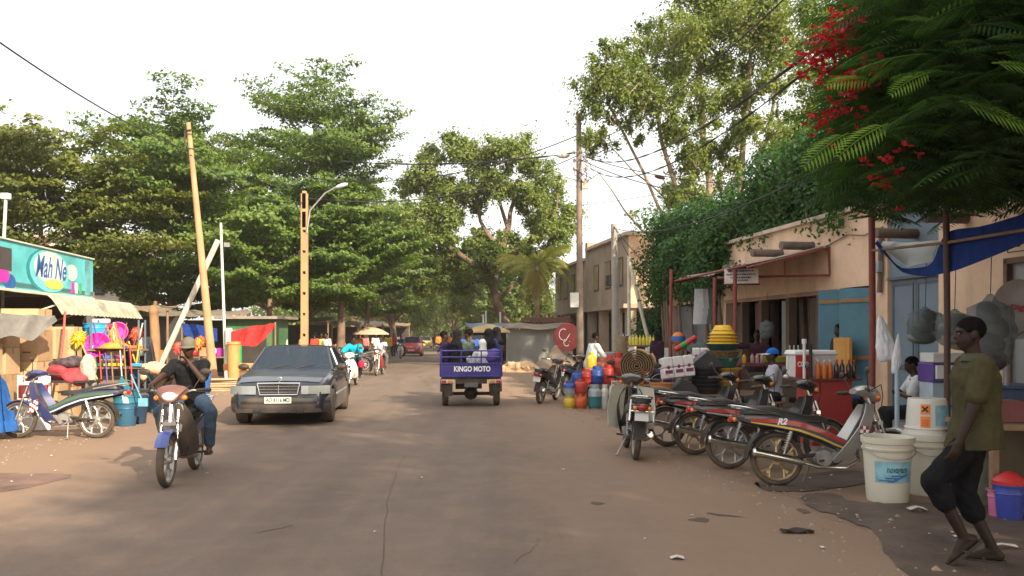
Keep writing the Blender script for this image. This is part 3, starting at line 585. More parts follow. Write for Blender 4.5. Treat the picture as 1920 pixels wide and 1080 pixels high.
m = MB(); rs = random.Random(3)
for i in range(22): frond(m, V((0, 0, 5.6)), i*2.39996+.4, rs.uniform(2.5, 3.4), rs.uniform(.5, 2.8), rs.uniform(1.0, 2.4), 26)
m.build('crown', L_PALM, pt, 0)
m = MB()
for i in range(9): frond(m, V((0, 0, 5.4)), i*.7+3.4, rs.uniform(1.2, 1.8), .2, 3.2, 24)
m.build('dry_frond', L_PALMD, pt, 0)

# dark hedge of creeper rolling over the shop roofs
def bush(name, label, lumps, m, n, lsize, seed, loc=(0, 0, 0), inner=None):
    rng = np.random.default_rng(seed); t = thing(name, label, 'hedge', loc); o = V(loc)
    st = MB()
    for (x, y, z), r in lumps[::3]: st.tube([V((x+.3, y+.3, 0))-V((o.x, o.y, 0)), V((x+.1, y+.1, z*.6))-V((o.x, o.y, 0)), V((x, y, z))-V((o.x, o.y, 0))], [.06, .045, .015], 6)
    st.build('stem', BARK, t)
    Cs, Ns = [], []; w_ = np.array([r*r for c, r in lumps]); w_ /= w_.sum()
    for (c, r), ww in zip(lumps, w_):
        k = int(n*ww); e = rng.normal(size=(k, 3)); e /= np.linalg.norm(e, axis=1, keepdims=True); rad = r*(rng.uniform(.0, 1, (k, 1))**.33)*(1+.22*np.sin(e[:, :1]*7+c[1])*np.cos(e[:, 2:]*8+c[0]))
        Cs.append(np.array(c)-np.array([o.x, o.y, 0])+e*rad); Ns.append(e+rng.normal(size=(k, 3))*.5+np.array([0, 0, .25]))
    C = np.concatenate(Cs); N_ = np.concatenate(Ns); leaf_object('foliage', C, N_, rng.uniform(.55, 1.3, len(C))*lsize, m, t, rng); return t
lum = []; rs = random.Random(7)
def facX(D): return 8.67-.14*D
prof = [(26.8, 1246, 400), (25.4, 1270, 395), (24, 1300, 380), (22.6, 1340, 365), (21.2, 1385, 345), (19.8, 1430, 300), (18.4, 1480, 262), (17, 1535, 235), (15.6, 1590, 205), (14.2, 1650, 210), (13, 1720, 200)]
for D, px, ptop in prof:
    zt = P(px, ptop, D+.8).z; x0 = facX(D)+.9
    for q in range(20):
        z = rs.uniform(3.9, zt-.35) if q > 3 else zt-.45; lum.append(((x0+rs.uniform(-.75, .9)+max(0, z-5)*.12, D+rs.uniform(-.9, .9)+.8, z), rs.uniform(.55, .95)))
for D in (21.9, 22.6, 23.3, 24.2, 25, 25.8, 26.6):                 # hanging down in front of the far shops
    for q in range(7): lum.append(((facX(D)-.15+rs.uniform(-.35, .3), D+rs.uniform(-.4, .4), rs.uniform(2.75, 4.4)), rs.uniform(.4, .62)))
for D in (27.4, 27.9): 
    for q in range(8): lum.append(((facX(D)-.1+rs.uniform(-.3, .4), D, rs.uniform(1.6, 5.2)), rs.uniform(.5, .75)))
bush('creeper_hedge', 'dark green mass of creeper rolling over the shop roofs', lum, L_BUSH, 190000, .12, 4, (7.5, 20, 0))

# flamboyant tree overhanging the walker: feathery fronds and red flowers
ft = thing('flamboyant_tree', 'dark feathery tree with red flowers hanging over the walking man', 'tree', (7.4, 7.4, 0))
fo = V((7.4, 7.4, 0)); m = MB(); rs = random.Random(12)
m.tube([(0, 0, 0), (-.1, .1, 1.6), (-.2, .2, 3.2), (-.5, .6, 4.4)], [.30, .25, .23, .2], 10)
ends = []  # crown ends far to the right are added out of view for shade
for px, py, D in ((1735, 90, 11.2), (1718, 190, 11), (1745, 260, 10.4), (1755, 60, 10.5), (1720, 130, 9), (1730, 295, 9.8), (1790, 60, 8), (1800, 220, 8.2), (1860, 140, 7.2), (1880, 280, 8.2), (1760, 10, 10), (1790, -40, 11), (1950, 60, 7), (1980, 240, 8.5), (1850, -60, 8.5), (1820, -80, 11), (1745, 250, 11.2), (1830, 285, 10.4), (1905, 275, 10.6), (1905, 235, 7.4), (1750, 225, 9.4), (1830, 270, 8.2), (1975, 250, 8.2), (1765, 290, 9.8), (1722, 330, 10.5), (2150, 100, 7), (2300, 0, 6), (2600, 100, 5), (2300, 250, 7), (2100, -150, 8.5), (2500, -200, 7), (1790, -150, 10.5), (2900, 0, 4.6), (2700, 280, 6)):
    e = P(px, py, D)-fo; ends.append(e); a = V((-.5, .6, 4.3)); b = a.lerp(e, .5)+V((0, 0, .6)); m.tube([a, a.lerp(b, .5)+V((0, 0, .15)), b, b.lerp(e, .6)+V((0, 0, .12)), e], [.10, .08, .055, .03, .012], 6)
m.build('trunk', BARK, ft, 60)
def pinna(mb, base, d, up, ln, npair=11, fine=True):
    """twice feathered frond: side ribs each with a blade of tiny leaflets drawn as narrow strips"""
    s = d.cross(up).normalized(); up = s.cross(d).normalized(); pts = [base+d*ln*f-V((0, 0, .28*ln*f*f)) for f in np.linspace(0, 1, 8)]
    mb.tube(pts, [.007*(1-.7*i/7) for i in range(8)], 4, False)
    for i in range(npair):
        f = .1+.9*i/npair; j = min(6, int(f*7)); p = pts[j].lerp(pts[j+1], f*7-j); tg = (pts[j+1]-pts[j]).normalized()
        l = ln*.36*math.sin(PI*(.2+.74*f))
        for q in (-1, 1):
            dd = (s*q*.86+tg*.5).normalized(); wv = dd.cross(up).normalized()*ln*.021; e = p+dd*l-V((0, 0, l*.22)); mm = p.lerp(e, .45)+V((0, 0, l*.05))
            mb.add([p, mm+wv, e, mm-wv], [(0, 1, 2, 3)])
def flam(seed, ne, per, spread):
    mb = MB(); r_ = random.Random(seed)
    for e in ends:
        for q in range(per):
            gs = lambda k: max(-1.15, min(1.15, r_.gauss(0, 1)))*spread*k; c = e+V((gs(1), gs(.9), .2+gs(.8))); a = r_.uniform(0, 6.28); d = V((cos(a), sin(a), r_.uniform(-.25, .3))).normalized()
            pinna(mb, c, d, V((r_.gauss(0, .25), r_.gauss(0, .25), 1)).normalized(), r_.uniform(.38, .62))
    return mb
flam(1, 0, 210, .66).build('crown', L_FLAM, ft, 0)
for px, py, D, dx, dz, ln in ((1745, 135, 6.6, -.9, -.25, .38), (1665, 232, 7.0, -.95, -.35, .5), (1800, 190, 6.4, .9, -.2, .55), (1860, 118, 6.2, .95, -.0, .42), (1870, 100, 6.8, 1, .1, .45), (1590, 250, 7.6, -.9, -.4, .5), (1750, 75, 7.2, .95, -.1, .5), (1640, 150, 7.6, -.9, .1, .5)):
    mb = MB(); pinna(mb, P(px, py, D)-fo, V((dx, -.2, dz)).normalized(), V((0, -.65, .75)).normalized(), ln, 13); mb.build('young_frond', leafmat('young_feathery_leaf', (.10, .20, .02), (.15, .27, .03), (.2, .33, .04), .5), ft, 0)
mb = MB(); r_ = random.Random(31)
for px, py, D, n_ in ((1545, 100, 8.2, 60), (1560, 75, 8.2, 45), (1588, 50, 8.4, 36), (1525, 128, 8.1, 28), (1590, 160, 7.8, 40), (1635, 130, 7.6, 20), (1570, 205, 8.0, 22), (1562, 232, 8.0, 14), (1660, 303, 7.5, 7), (1690, 298, 7.3, 6), (1668, 325, 7.5, 6), (1650, 360, 7.8, 8), (1640, 290, 7.6, 4), (1575, 30, 8.6, 18)):
    for q in range(int(n_*.7)):
        p = P(px+r_.gauss(0, 19), py+r_.gauss(0, 17), D+r_.gauss(0, .15))-fo
        for k in range(5):
            a = r_.uniform(0, 6.28); d = V((cos(a), sin(a)*.7, r_.uniform(-.5, .9))).normalized(); s = d.cross(V((r_.gauss(0, 1), r_.gauss(0, 1), 1))).normalized()*.019; l = .058
            mb.add([p, p+d*l*.6+s, p+d*l, p+d*l*.6-s], [(0, 1, 2, 3)])
mb.build('flower_cluster', leafmat('red_petal', (.26, .006, .016), (.38, .010, .022), (.50, .03, .035), .3), ft, 0)
# unseen trees added behind the viewer's right shoulder to shade the road
for px, (x, y, H, Rr, lab) in enumerate(((9.0, -3.5, 11.5, 4.9, 'unseen broad tree added for shade right of the street behind the flowering tree'), (7.5, -12, 12, 5.0, 'second unseen broad tree added for shade further back on the right of the street'), (12.5, 3.5, 11, 4.8, 'unseen tree added for shade behind the right hand shop row'), (14.5, 11, 10.5, 4.4, 'second unseen tree added for shade behind the shop row on the right'))):
    auto_tree(lab, (x, y, 0), H, Rr, 90+px, L_FLAM, 24000, .3, .25, nc=24)
# ------------------------------------------------------------------ motorbikes (underbone mopeds): forward +Y, rear axle at y=0
WB, RW = 1.22, .285
RIMGOLD = mat('bronze_alloy_rim', (.50, .36, .20), .35, .7, .12, dust=.2)
RIMGREY = mat('grey_alloy_rim', (.42, .42, .41), .4, .7, .12, dust=.25)
def wheel_part(root, y, rim, detail=2, name='wheel'):
    w = MB()
    w.torus((0, y, RW), .226, .017, n=28 if detail > 1 else 16, m=8, sq=1.5)
    w.cyl((-.05, y, RW), (.05, y, RW), .035, n=10); w.cyl((-.02, y, RW), (.02, y, RW), .062, n=14)
    if detail > 1:
        for i in range(5):                               # cast spokes, each forking to the rim
            a = 2*PI*i/5+.3
            p = V((0, y+.05*cos(a), RW+.05*sin(a))); q = V((0, y+.13*cos(a), RW+.13*sin(a)))
            w.tube([p, q], [.019, .015], 6)
            for s in (-.26, .26): w.tube([q, V((0, y+.222*cos(a+s), RW+.222*sin(a+s)))], [.014, .016], 6)
            w.cyl((-.012, y+.168*cos(a), RW+.168*sin(a)), (.012, y+.168*cos(a), RW+.168*sin(a)), .02, n=8)
    else:
        for i in range(6):
            a = 2*PI*i/6; w.cyl((0, y+.04*cos(a), RW+.04*sin(a)), (0, y+.22*cos(a), RW+.22*sin(a)), .008, n=5)
    o = w.build(name, rim, root)
    t = MB(); t.torus((0, y, RW), .252, .034, n=36 if detail > 1 else 18, m=10, sq=1.15)
    t.build('tyre', RUBBER, o)
    return o
def rib_outline(side, x, z0, z1): pass
def make_bike(label, group, paint, accent, rim=None, shield=None, front=None, detail=2, style='moped', basket=False, decal=None, plate=True):
    rim = rim or RIMGREY; shield = shield or paint; front = front or shield
    t = thing('motorbike', label, 'motorbike', group=group)
    wheel_part(t, 0, rim, detail); wheel_part(t, WB, rim, detail)
    # backbone frame and swing arm
    b = MB(); b.tube([(0, -.18, .66), (0, .2, .62), (0, .55, .47), (0, .78, .44), (0, .96, .72), (0, 1.0, .86)], [.025, .03, .035, .035, .032, .028], 8)
    for s in (-1, 1): b.tube([(s*.085, 0, RW), (s*.075, .22, .3), (s*.05, .42, .33)], [.018, .02, .022], 6)
    b.tube([(-.11, .42, .26), (.11, .42, .26)], .014, 6)
    b.build('frame', BLACKPL, t)
    # engine: crankcase, barrel with fins
    e = MB(); e.ell((0, .5, .3), (.115, .15, .10), 14, 8); e.cyl((-.125, .47, .29), (.125, .47, .29), .085, n=16)
    e.cyl((-.135, .6, .3), (.12, .6, .3), .06, n=14)
    for i in range(6): e.box((0, .69+i*.022, .34+.003*i), (.135, .010, .125), (R(8), 0, 0))
    e.cyl((0, .66, .34), (0, .85, .36), .048, n=10)
    if detail > 1: e.tube([(.02, .84, .36), (.06, .86, .28), (.09, .74, .2), (.11, .5, .2)], .013, 8)
    e.build('engine', ENGINE, t, bev=.003 if detail > 1 else 0)
    x = MB(); x.tube([(.03, .86, .35), (.08, .86, .27), (.10, .7, .19), (.115, .4, .2), (.12, .22, .25)], .016, 8)
    x.tube([(.125, .26, .24), (.13, .16, .265), (.145, -.28, .36), (.145, -.3, .362)], [.018, .043, .047, .03], 12)
    x.build('exhaust', CHROME if detail > 1 else STEEL, t)
    # tail and side fairing
    body = MB()
    for s in (-1, 1):
        rows = []
        prof = [(-.42, .735, .715, .06), (-.3, .75, .66, .115), (-.05, .735, .615, .135), (.2, .70, .565, .135), (.42, .63, .49, .125), (.62, .52, .40, .11), (.84, .42, .32, .12)]
        for y, zt, zb, xw in prof:
            zm = (zt+zb)/2
            rows.append([V((s*(xw-.03), y, zt)), V((s*xw, y, zt-.02)), V((s*(xw+.008), y, zm)), V((s*(xw-.012), y, zb))])
        body.sheet(rows if s > 0 else [list(reversed(r)) for r in rows], .01)
    body.box((0, -.33, .722), (.2, .2, .02), (R(-3), 0, 0))
    body.prism([(-.5, .74), (-.38, .76), (-.3, .70), (-.42, .685)], -.06, .06)
    bo = body.build('side_fairing', paint, t, bev=.002 if detail > 1 else 0)
    if detail > 1:                                        # coloured flashes along the fairing
        d = MB()
        for s in (-1, 1):
            for k, (z0, z1) in enumerate(((.30, .66), (.06, .22))):
                g = []
                for i in range(9):
                    y = -.3+i*.125; zt = interp([(-.42, .735), (-.05, .735), (.2, .70), (.42, .63), (.62, .52), (.84, .42)], y)
                    zb = interp([(-.42, .715), (-.3, .66), (-.05, .615), (.2, .565), (.42, .49), (.62, .40), (.84, .32)], y)
                    xw = interp([(-.42, .06), (-.3, .115), (-.05, .135), (.2, .135), (.42, .125), (.62, .11), (.84, .12)], y)
                    f = (i/8)*.25
                    g.append([V((s*(xw+.019), y, lerp(zb, zt, z0+f*(1-k)))), V((s*(xw+.020), y, lerp(zb, zt, z1+f*(1-k))))])
                d.k = k; d.sheet(g if s > 0 else [list(reversed(r)) for r in g], .002)
        d.build('stripe', [accent, decal or accent], bo)
    # seat
    st = MB(); rings = []
    for y, z, w_, h in ((-.36, .775, .08, .03), (-.3, .795, .12, .055), (-.05, .785, .135, .06), (.1, .745, .13, .055), (.3, .70, .115, .05), (.48, .695, .085, .045), (.56, .685, .05, .03)):
        rings.append([V((w_*cx, y, z+h*cz)) for cx, cz in ((-1, -.6), (-1, .2), (-.8, .75), (-.4, 1), (0, 1.04), (.4, 1), (.8, .75), (1, .2), (1, -.6), (0, -.8))])
    st.loft(rings); st.build('seat', SEATV, t, 60)
    # leg shields, swept from the steering head to the footrests
    for s in (-1, 1):
        lg = MB(); g = []
        for z, y, xw, sw in ((.27, .74, .15, .20), (.36, .81, .18, .20), (.48, .88, .2, .17), (.62, .95, .2, .13), (.76, 1.0, .16, .1), (.86, 1.02, .10, .07)):
            g.append([V((s*.035, y+.05, z)), V((s*xw*.6, y+.03, z)), V((s*xw, y-sw, z))])
        lg.sheet(g if s < 0 else [list(reversed(r)) for r in g], .008)
        lg.build('leg_shield', shield, t)
    # front mudguard
    fm = MB(); g = []
    for i in range(13):
        a = R(32+i*9.2); rr = .318; g.append([V((xx, WB+rr*(1-.12*abs(xx)/.05)*cos(a), RW+(rr-abs(xx)**2*5)*sin(a))) for xx in (-.065, -.045, 0, .045, .065)])
    fm.sheet(g, .006); fm.build('front_mudguard', front, t)
    rm = MB(); g = []
    for i in range(10):
        a = R(70+i*12); rr = .335; g.append([V((xx, rr*cos(a), RW+(rr-abs(xx)**2*4)*sin(a))) for xx in (-.075, -.05, 0, .05, .075)])
    rm.sheet(g, .006); rm.build('rear_mudguard', BLACKPL, t)
    # front fork
    fk = MB()
    for s in (-1, 1):
        fk.tube([(s*.088, WB, RW), (s*.088, WB-.05, .45)], [.02, .021], 8); fk.tube([(s*.088, WB-.05, .45), (s*.08, 1.07, .8)], .014, 8)
    fk.box((0, 1.1, .66), (.2, .05, .04)); fk.tube([(0, 1.1, .66), (0, 1.01, .98)], .022, 8)
    fk.build('front_fork', CHROME if detail > 1 else STEEL, t)
    for s in (-1, 1):
        sa = MB(); sa.tube([(s*.115, .03, RW+.02), (s*.115, .1, .48)], .011, 6)
        for k in range(8): sa.cyl((s*.115, .05+k*.008, RW+.09+k*.024), (s*.115, .053+k*.008, RW+.099+k*.024), .024, n=8)
        sa.tube([(s*.115, .1, .48), (s*.11, .14, .6)], .02, 6)
        sa.build('shock_absorber', STEEL, t)
    # handlebar and cowl
    hb = MB(); hb.tube([(-.34, .86, 1.0), (-.2, .95, 1.0), (-.07, 1.0, .97), (.07, 1.0, .97), (.2, .95, 1.0), (.34, .86, 1.0)], .012, 8); 
    h = hb.build('handlebar', STEEL, t)
    for s in (-1, 1):
        gr = MB(); gr.tube([(s*.24, .925, 1.0), (s*.365, .845, 1.0)], .019, 8); gr.tube([(s*.22, .97, .99), (s*.3, .95, .985), (s*.37, .9, .98)], .006, 5)
        gr.build('grip', BLACKPL, h)
    if detail > 1:
        for s in (-1, 1): cb = MB(); cb.tube([(s*.25, .95, 1.0), (s*.2, 1.08, 1.06), (s*.1, 1.14, .95), (s*.07, 1.12, .75), (s*.1, WB-.03, .42)], .0055, 5); cb.build('control_cable', BLACKPL, h)
    cw = MB(); rings = []
    for y, z, wx, hz in ((.86, 1.0, .10, .03), (.92, 1.01, .15, .05), (1.0, 1.0, .17, .065), (1.07, .97, .15, .075), (1.12, .94, .10, .06), (1.135, .93, .07, .045)):
        rings.append([V((wx*cos(2*PI*j/14), y, z+hz*sin(2*PI*j/14))) for j in range(14)])
    cw.loft(rings); cw.build('headlamp_cowl', front, t)
    hl = MB(); hl.ell((0, 1.115, .945), (.085, .035, .05), 14, 8); hl.build('headlight', LENS, t)
    for s in (-1, 1):
        ind = MB(); ind.ell((s*.14, 1.07, .93), (.035, .03, .03), 8, 6); ind.build('indicator', AMBER, t)
        ind = MB(); ind.ell((s*.09, -.46, .7), (.03, .025, .025), 8, 6); ind.build('indicator', AMBER, t)
    tl = MB(); tl.ell((0, -.47, .715), (.065, .03, .04), 10, 6); tl.build('tail_light', REDLENS, t)
    if detail > 1:
        for s in (-1, 1):
            mr = MB(); mr.tube([(s*.2, .94, 1.01), (s*.27, .9, 1.14), (s*.3, .89, 1.17)], .006, 6); mr.ell((s*.32, .885, 1.2), (.06, .015, .036), 12, 6)
            mr.build('mirror', BLACKPL, t)
    # grab rail / rack
    rk = MB(); rk.tube([(-.13, .02, .76), (-.135, -.2, .80), (-.12, -.4, .835), (-.05, -.48, .85), (.05, -.48, .85), (.12, -.4, .835), (.135, -.2, .80), (.13, .02, .76)], .0115, 7)
    rk.cyl((-.12, -.4, .836), (.12, -.4, .836), .008, n=6); rk.cyl((-.125, -.33, .822), (.125, -.33, .822), .008, n=6)
    rk.build('grab_rail', CHROME, t)
    sd = MB(); sd.tube([(-.09, .4, .24), (-.2, .34, .01)], .01, 6); sd.box((-.205, .335, .006), (.04, .06, .01))
    fp = MB(); fp.tube([(-.22, .42, .27), (-.1, .42, .26), (.1, .42, .26), (.22, .42, .27)], .014, 6); fp.build('footrest', BLACKPL, t)
    sd.build('side_stand', STEEL, t)
    if plate:
        pl = MB(); pl.box((0, -.43, .6), (.17, .008, .12), (R(-15), 0, 0)); pl.build('number_plate', WHITEP, t)
    if style == 'cruiser':                               # legshields seen from behind, carrier box frame
        cr = MB()
        for s in (-1, 1): cr.tube([(s*.14, -.4, .8), (s*.15, -.46, .55), (s*.13, -.1, .5)], .012, 6)
        cr.tube([(-.14, -.45, .66), (.14, -.45, .66)], .012, 6); cr.build('crash_bar', CHROME, t)
        ws = MB()
        for s in (-1, 1):
            g = [[V((s*(.1), .84, .3)), V((s*.31, .72, .34))], [V((s*.1, .92, .6)), V((s*.33, .78, .6))], [V((s*.08, 1.0, .9)), V((s*.29, .84, .88))]]
            ws.sheet(g, .01)
        ws.build('plastic_wind_guard', mat('dirty_cream_plastic', (.44, .42, .33), .5, dust=.25), t)
    return t
# ------------------------------------------------------------------ cars: forward +Y, origin between the axles on the ground
def make_car(label, group, paint, L=4.49, W=1.72, H=1.42, wb=2.69, hatch=False, detail=2, plate=None, name='car', grille=True, bumper=None):
    t = thing(name, label, 'car', group=group)
    yf, yr = wb/2+.825*L/4.49, -wb/2-.975*L/4.49; aF, aR = wb/2, -wb/2; hw = W/2; k = H/1.42
    cowl = .40*wb-.34
    if hatch: top = [(yr, .55*k), (yr+.06, .9*k), (yr+.3, .94*k), (cowl, .95*k), (cowl+.35, .92*k), (yf-.35, .80*k), (yf-.1, .70*k), (yf-.03, .62*k), (yf, .45*k)]
    else: top = [(yr, .6*k), (yr+.05, .88*k), (yr+.25, .95*k), (yr+.8, .965*k), (cowl, .945*k), (cowl+.4, .915*k), (yf-.4, .835*k), (yf-.12, .765*k), (yf-.035, .7*k), (yf, .45*k)]
    wid = [(yr, .80), (yr+.1, .92), (yr+.6, .98), (0, 1), (yf-.7, .985), (yf-.2, .93), (yf-.06, .87), (yf, .80)]
    rw = .31*k if k < 1.05 else .3; ar = rw+.055
    def zb(y):
        z = .2 if yr+.3 < y < yf-.3 else .24
        for a in (aF, aR):
            d = abs(y-a)
            if d < ar: z = max(z, rw+math.sqrt(ar*ar-d*d))
        return z
    def ring(y, off=0):
        z0, z1, w_ = zb(y), interp(top, y), interp(wid, y)*hw+off; h = z1-z0; zt = z1+off
        belt = lambda f: z0+h*f
        half = [(0, z0), (w_-.12, z0), (w_-.012, z0+min(.012, h*.1)), (w_, belt(.3)), (w_+.006, belt(.55)), (w_-.012, belt(.8)), (w_-.045, z1-.035), (w_-.10, zt-.006), (w_*.6, zt+.012), (0, zt+.022)]
        return [V((x, y, z)) for x, z in half]+[V((-x, y, z)) for x, z in reversed(half[1:-1])]
    ys = sorted(set([yr, yr+.03, yr+.1, yf-.1, yf-.03, yf]+[yr+.2+i*(yf-yr-.4)/26 for i in range(27)]+[a+ar*cos(PI*i/14)*s for a in (aF, aR) for i in range(15) for s in (1,)]))
    b = MB(); b.loft([ring(y) for y in ys])
    body = b.build('body', paint, t, 32)
    # greenhouse: roof, pillars and panes
    yb, yt, yrt, yrb = cowl+.03, cowl-.62, (yr+.35 if hatch else -wb/2+.42), (yr+.1 if hatch else yr+.78)
    zbelt, zr = .945*k, H-.03; wbm, wtm = hw-.10, hw-.27
    def line(y0, z0, w0, n=9, bow=.12): return [V((w0*(-1+2*i/(n-1)), y0+bow*(1-(-1+2*i/(n-1))**2), z0+.02*(1-(-1+2*i/(n-1))**2))) for i in range(n)]
    def pane(nm, rows, m, th=.006): o = MB(); o.sheet(rows, th); return o.build(nm, m, t, 50)
    GL = glassmat('car_glass', (.035, .05, .075), .5)
    fb, ft = line(yb, zbelt-.01, wbm, bow=.14), line(yt, zr-.03, wtm, bow=.05)
    pane('windscreen', [[fb[i].lerp(ft[i], v) for i in range(9)] for v in (0, .33, .66, 1)], GL)
    rt, rb = line(yrt, zr-.04, wtm, bow=-.05), line(yrb, zbelt+.01, wbm-.02, bow=-.10)
    pane('rear_window', [[rt[i].lerp(rb[i], v) for i in range(9)] for v in (0, .33, .66, 1)], GL)
    rf = MB(); rows = []
    for v in range(9):
        f = v/8; y = lerp(yt, yrt, f); zc = zr-.035+.05*math.sin(PI*min(1, max(0, f*.9+.08)))
        bow = lerp(.05, -.05, f); rows.append([V((wtm*1.0*(-1+2*i/8), y+bow*(1-(-1+2*i/8)**2), zc-.03*(abs(-1+2*i/8))**3)) for i in range(9)])
    rf.sheet(rows, .03); rf.build('roof', paint, t, 50)
    pl = MB()
    def strip(a, b_, wa): d = (b_-a).normalized(); pl.tube([a, a.lerp(b_, .5)+V((0, 0, .004)), b_], wa, 8)
    ymid = (yt+yrt)/2+.12
    for s in (-1, 1):
        pl = MB(); strip(V((s*wbm, yb, zbelt-.03)), V((s*wtm, yt, zr-.045)), [.04, .032, .03])
        strip(V((s*wbm, yrb+.02, zbelt-.02)), V((s*wtm, yrt, zr-.05)), [.07, .055, .04])
        strip(V((s*(wbm+.015), ymid, zbelt-.03)), V((s*(wtm+.01), ymid-.05, zr-.05)), [.035, .033, .03])
        strip(V((s*wtm, yt, zr-.05)), V((s*wtm, yrt, zr-.055)), [.03, .032, .03])
        pl.build('pillar', paint, t)
    for s in (-1, 1):
        for (ya, yb2, ta, tb) in ((ymid+.03, yb-.03, ymid-.01, yt-.0), (yrb+.08, ymid-.03, yrt+.02, ymid-.08)):
            g = [[V((s*lerp(wbm+.012, wtm+.012, v), lerp(lerp(ya, yb2, u), lerp(ta, tb, u), v), lerp(zbelt-.02, zr-.06, v))) for u in (0, .5, 1)] for v in (0, .5, 1)]
            pane('side_window', g, GL, .004)
    # interior
    it = MB(); it.box((0, .1, .62), (W*.8, 2.2, .3))
    for x in (-.36, .36):
        it.box((x, -.25, .95), (.48, .14, .5), (R(-12), 0, 0), top=(.85, .8)); it.ell((x, -.3, 1.26*k), (.12, .05, .08), 10, 6)
    it.box((0, cowl-.18, .90), (W*.78, .3, .12)); it.torus((.36, cowl-.45, .95), .17, .014, 'z', 18, 6)
    it.build('interior', mat('dark_car_interior', (.03, .03, .032), .8), t)
    # panels: doors, bonnet; trim
    dk = mat('dark_shut_line', (.01, .01, .011), .7)
    if detail > 1:
        for s in (-1, 1):
            for (y0, y1) in ((ymid+.01, cowl+.02), (-wb/2+.22, ymid-.01)):
                g = []
                for i in range(9):
                    y = lerp(y0, y1, i/8); rg = ring(y, .004); half = rg[2:7]
                    if y < aR+ar+.02: half = [p.lerp(half[-1], .0) for p in half]
                    g.append([V((s*p.x, p.y, p.z)) for p in half])
                o = MB(); o.sheet(g if s > 0 else [list(reversed(r)) for r in g], .004); d = o.build('door', paint, t, 50)
                hd = MB(); yh = y0+.12; rg = ring(yh, .006); hd.box((s*(rg[5].x+.012), yh+.06, .80*k), (.025, .17, .028)); hd.build('handle', BLACKPL, d, bev=.006)
        g = [[ring(y, .004)[9-i] for i in range(3)] for y in [lerp(cowl+.06, yf-.12, q/10) for q in range(11)]]
        rowsb = [[V((-r[2].x, r[2].y, r[2].z)), V((-r[1].x, r[1].y, r[1].z)), r[0], r[1], r[2]] for r in g]
        o = MB(); o.sheet(rowsb, .004); o.build('bonnet', paint, t, 60)
        o = MB()
        for s in (-1, 1): o.box((s*(hw+.004), (aF-ar+aR+ar)/2, .50*k), (.02, (aF-ar)-(aR+ar)-.04, .035))
        o.build('side_moulding', mat('grey_moulding', (.35, .36, .37), .35, .4, dust=.1), t, bev=.004)
        o = MB(); 
        for x in (-.35, .12): o.tube([(x+.25, yb+.11, zbelt+.03), (x-.1, yb-.02, zbelt+.10)], .008, 5)
        o.build('wiper', BLACKPL, t)
    # bumpers
    bp = bumper or paint
    for f, nm in ((1, 'front_bumper'), (-1, 'rear_bumper')):
        o = MB(); g = []; ye = yf if f > 0 else yr
        for i in range(17):
            u = -1+2*i/16; x = u*(hw+.0); yb_ = ye+f*(.075-.30*abs(u)**5-.03*u*u)
            g.append([V((x*.98, yb_-f*.05, .235)), V((x, yb_, .29)), V((x*1.005, yb_+f*.012, .42)), V((x*1.0, yb_-f*.005, .50)), V((x*.97, yb_-f*.1, .53))])
        o.sheet(g if f < 0 else [list(reversed(r)) for r in g], .02); bo = o.build(nm, bp, t, 50)
        o = MB(); g = []
        for i in range(17):
            u = -1+2*i/16; x = u*hw*1.004; yb_ = ye+f*(.075-.30*abs(u)**5-.03*u*u)+f*.018
            g.append([V((x, yb_-f*.006, .40)), V((x, yb_, .425)), V((x, yb_-f*.006, .45))])
        o.sheet(g if f < 0 else [list(reversed(r)) for r in g], .012); o.build('bumper_strip', BLACKPL, bo, 50)
        if f > 0:
            o = MB()
            for sx, wd in ((0, .62), (-.58, .3), (.58, .3)): o.box((sx, ye+.062-.03*abs(sx), .285), (wd, .03, .07))
            o.build('air_intake', BLACKPL, bo, bev=.008)
        pm = MB(); pm.box((0, ye+f*.105, .47 if f > 0 else .55), (.46, .012, .11)); p = pm.build('number_plate', mat('pale_plate', (.62, .62, .56), .5, dust=.2), t, bev=.004)
        if plate and f > 0: textmesh('lettering', plate, .1, BLACKI, p, loc=(0, ye+.1125, .47), rot=(R(90), 0, R(180)), width=.40, ext=.001, bold=.002)
    # grille and lamps
    if grille:
        zc = .645*k; zg = .16
        o = MB(); o.box((0, yf-.01, zc+.01), (.66, .05, zg+.03), top=(1.06, 1)); gr = o.build('grille', mat('black_grille', (.015, .015, .017), .5), t)
        o = MB(); yg = yf+.03
        o.tube([(-.315, yg, zc-.085), (.315, yg, zc-.085)], .012, 6); o.tube([(-.365, yg-.02, zc+.11), (0, yg-.005, zc+.115), (.365, yg-.02, zc+.11)], .016, 6)
        for s in (-1, 1): o.tube([(s*.315, yg, zc-.085), (s*.36, yg-.015, zc+.105)], .013, 6)
        for i in range(3): o.tube([(-.325-.012*i, yg-.003, zc-.04+i*.05), (.325+.012*i, yg-.003, zc-.04+i*.05)], .007, 5)
        o.tube([(0, yg+.002, zc-.075), (0, yg-.004, zc+.085)], .008, 6); o.build('chrome_surround', CHROME, gr)
        o = MB(); yst = yf-.1; o.torus((0, yst, .80*k), .035, .004, 'y', 18, 5) if False else None
        o.tube([(0, yf-.08, .755*k), (0, yf-.085, .79*k)], .005, 6)
        for q in range(3): o.tube([(0, yf-.085, .825*k), (.035*sin(q*2.094), yf-.085, .825*k+.035*cos(q*2.094))], .004, 5)
        pts = [(.037*cos(2*PI*i/16), yf-.085, .825*k+.037*sin(2*PI*i/16)) for i in range(17)]; o.tube(pts, .004, 5); o.build('bonnet_ornament', CHROME, t)
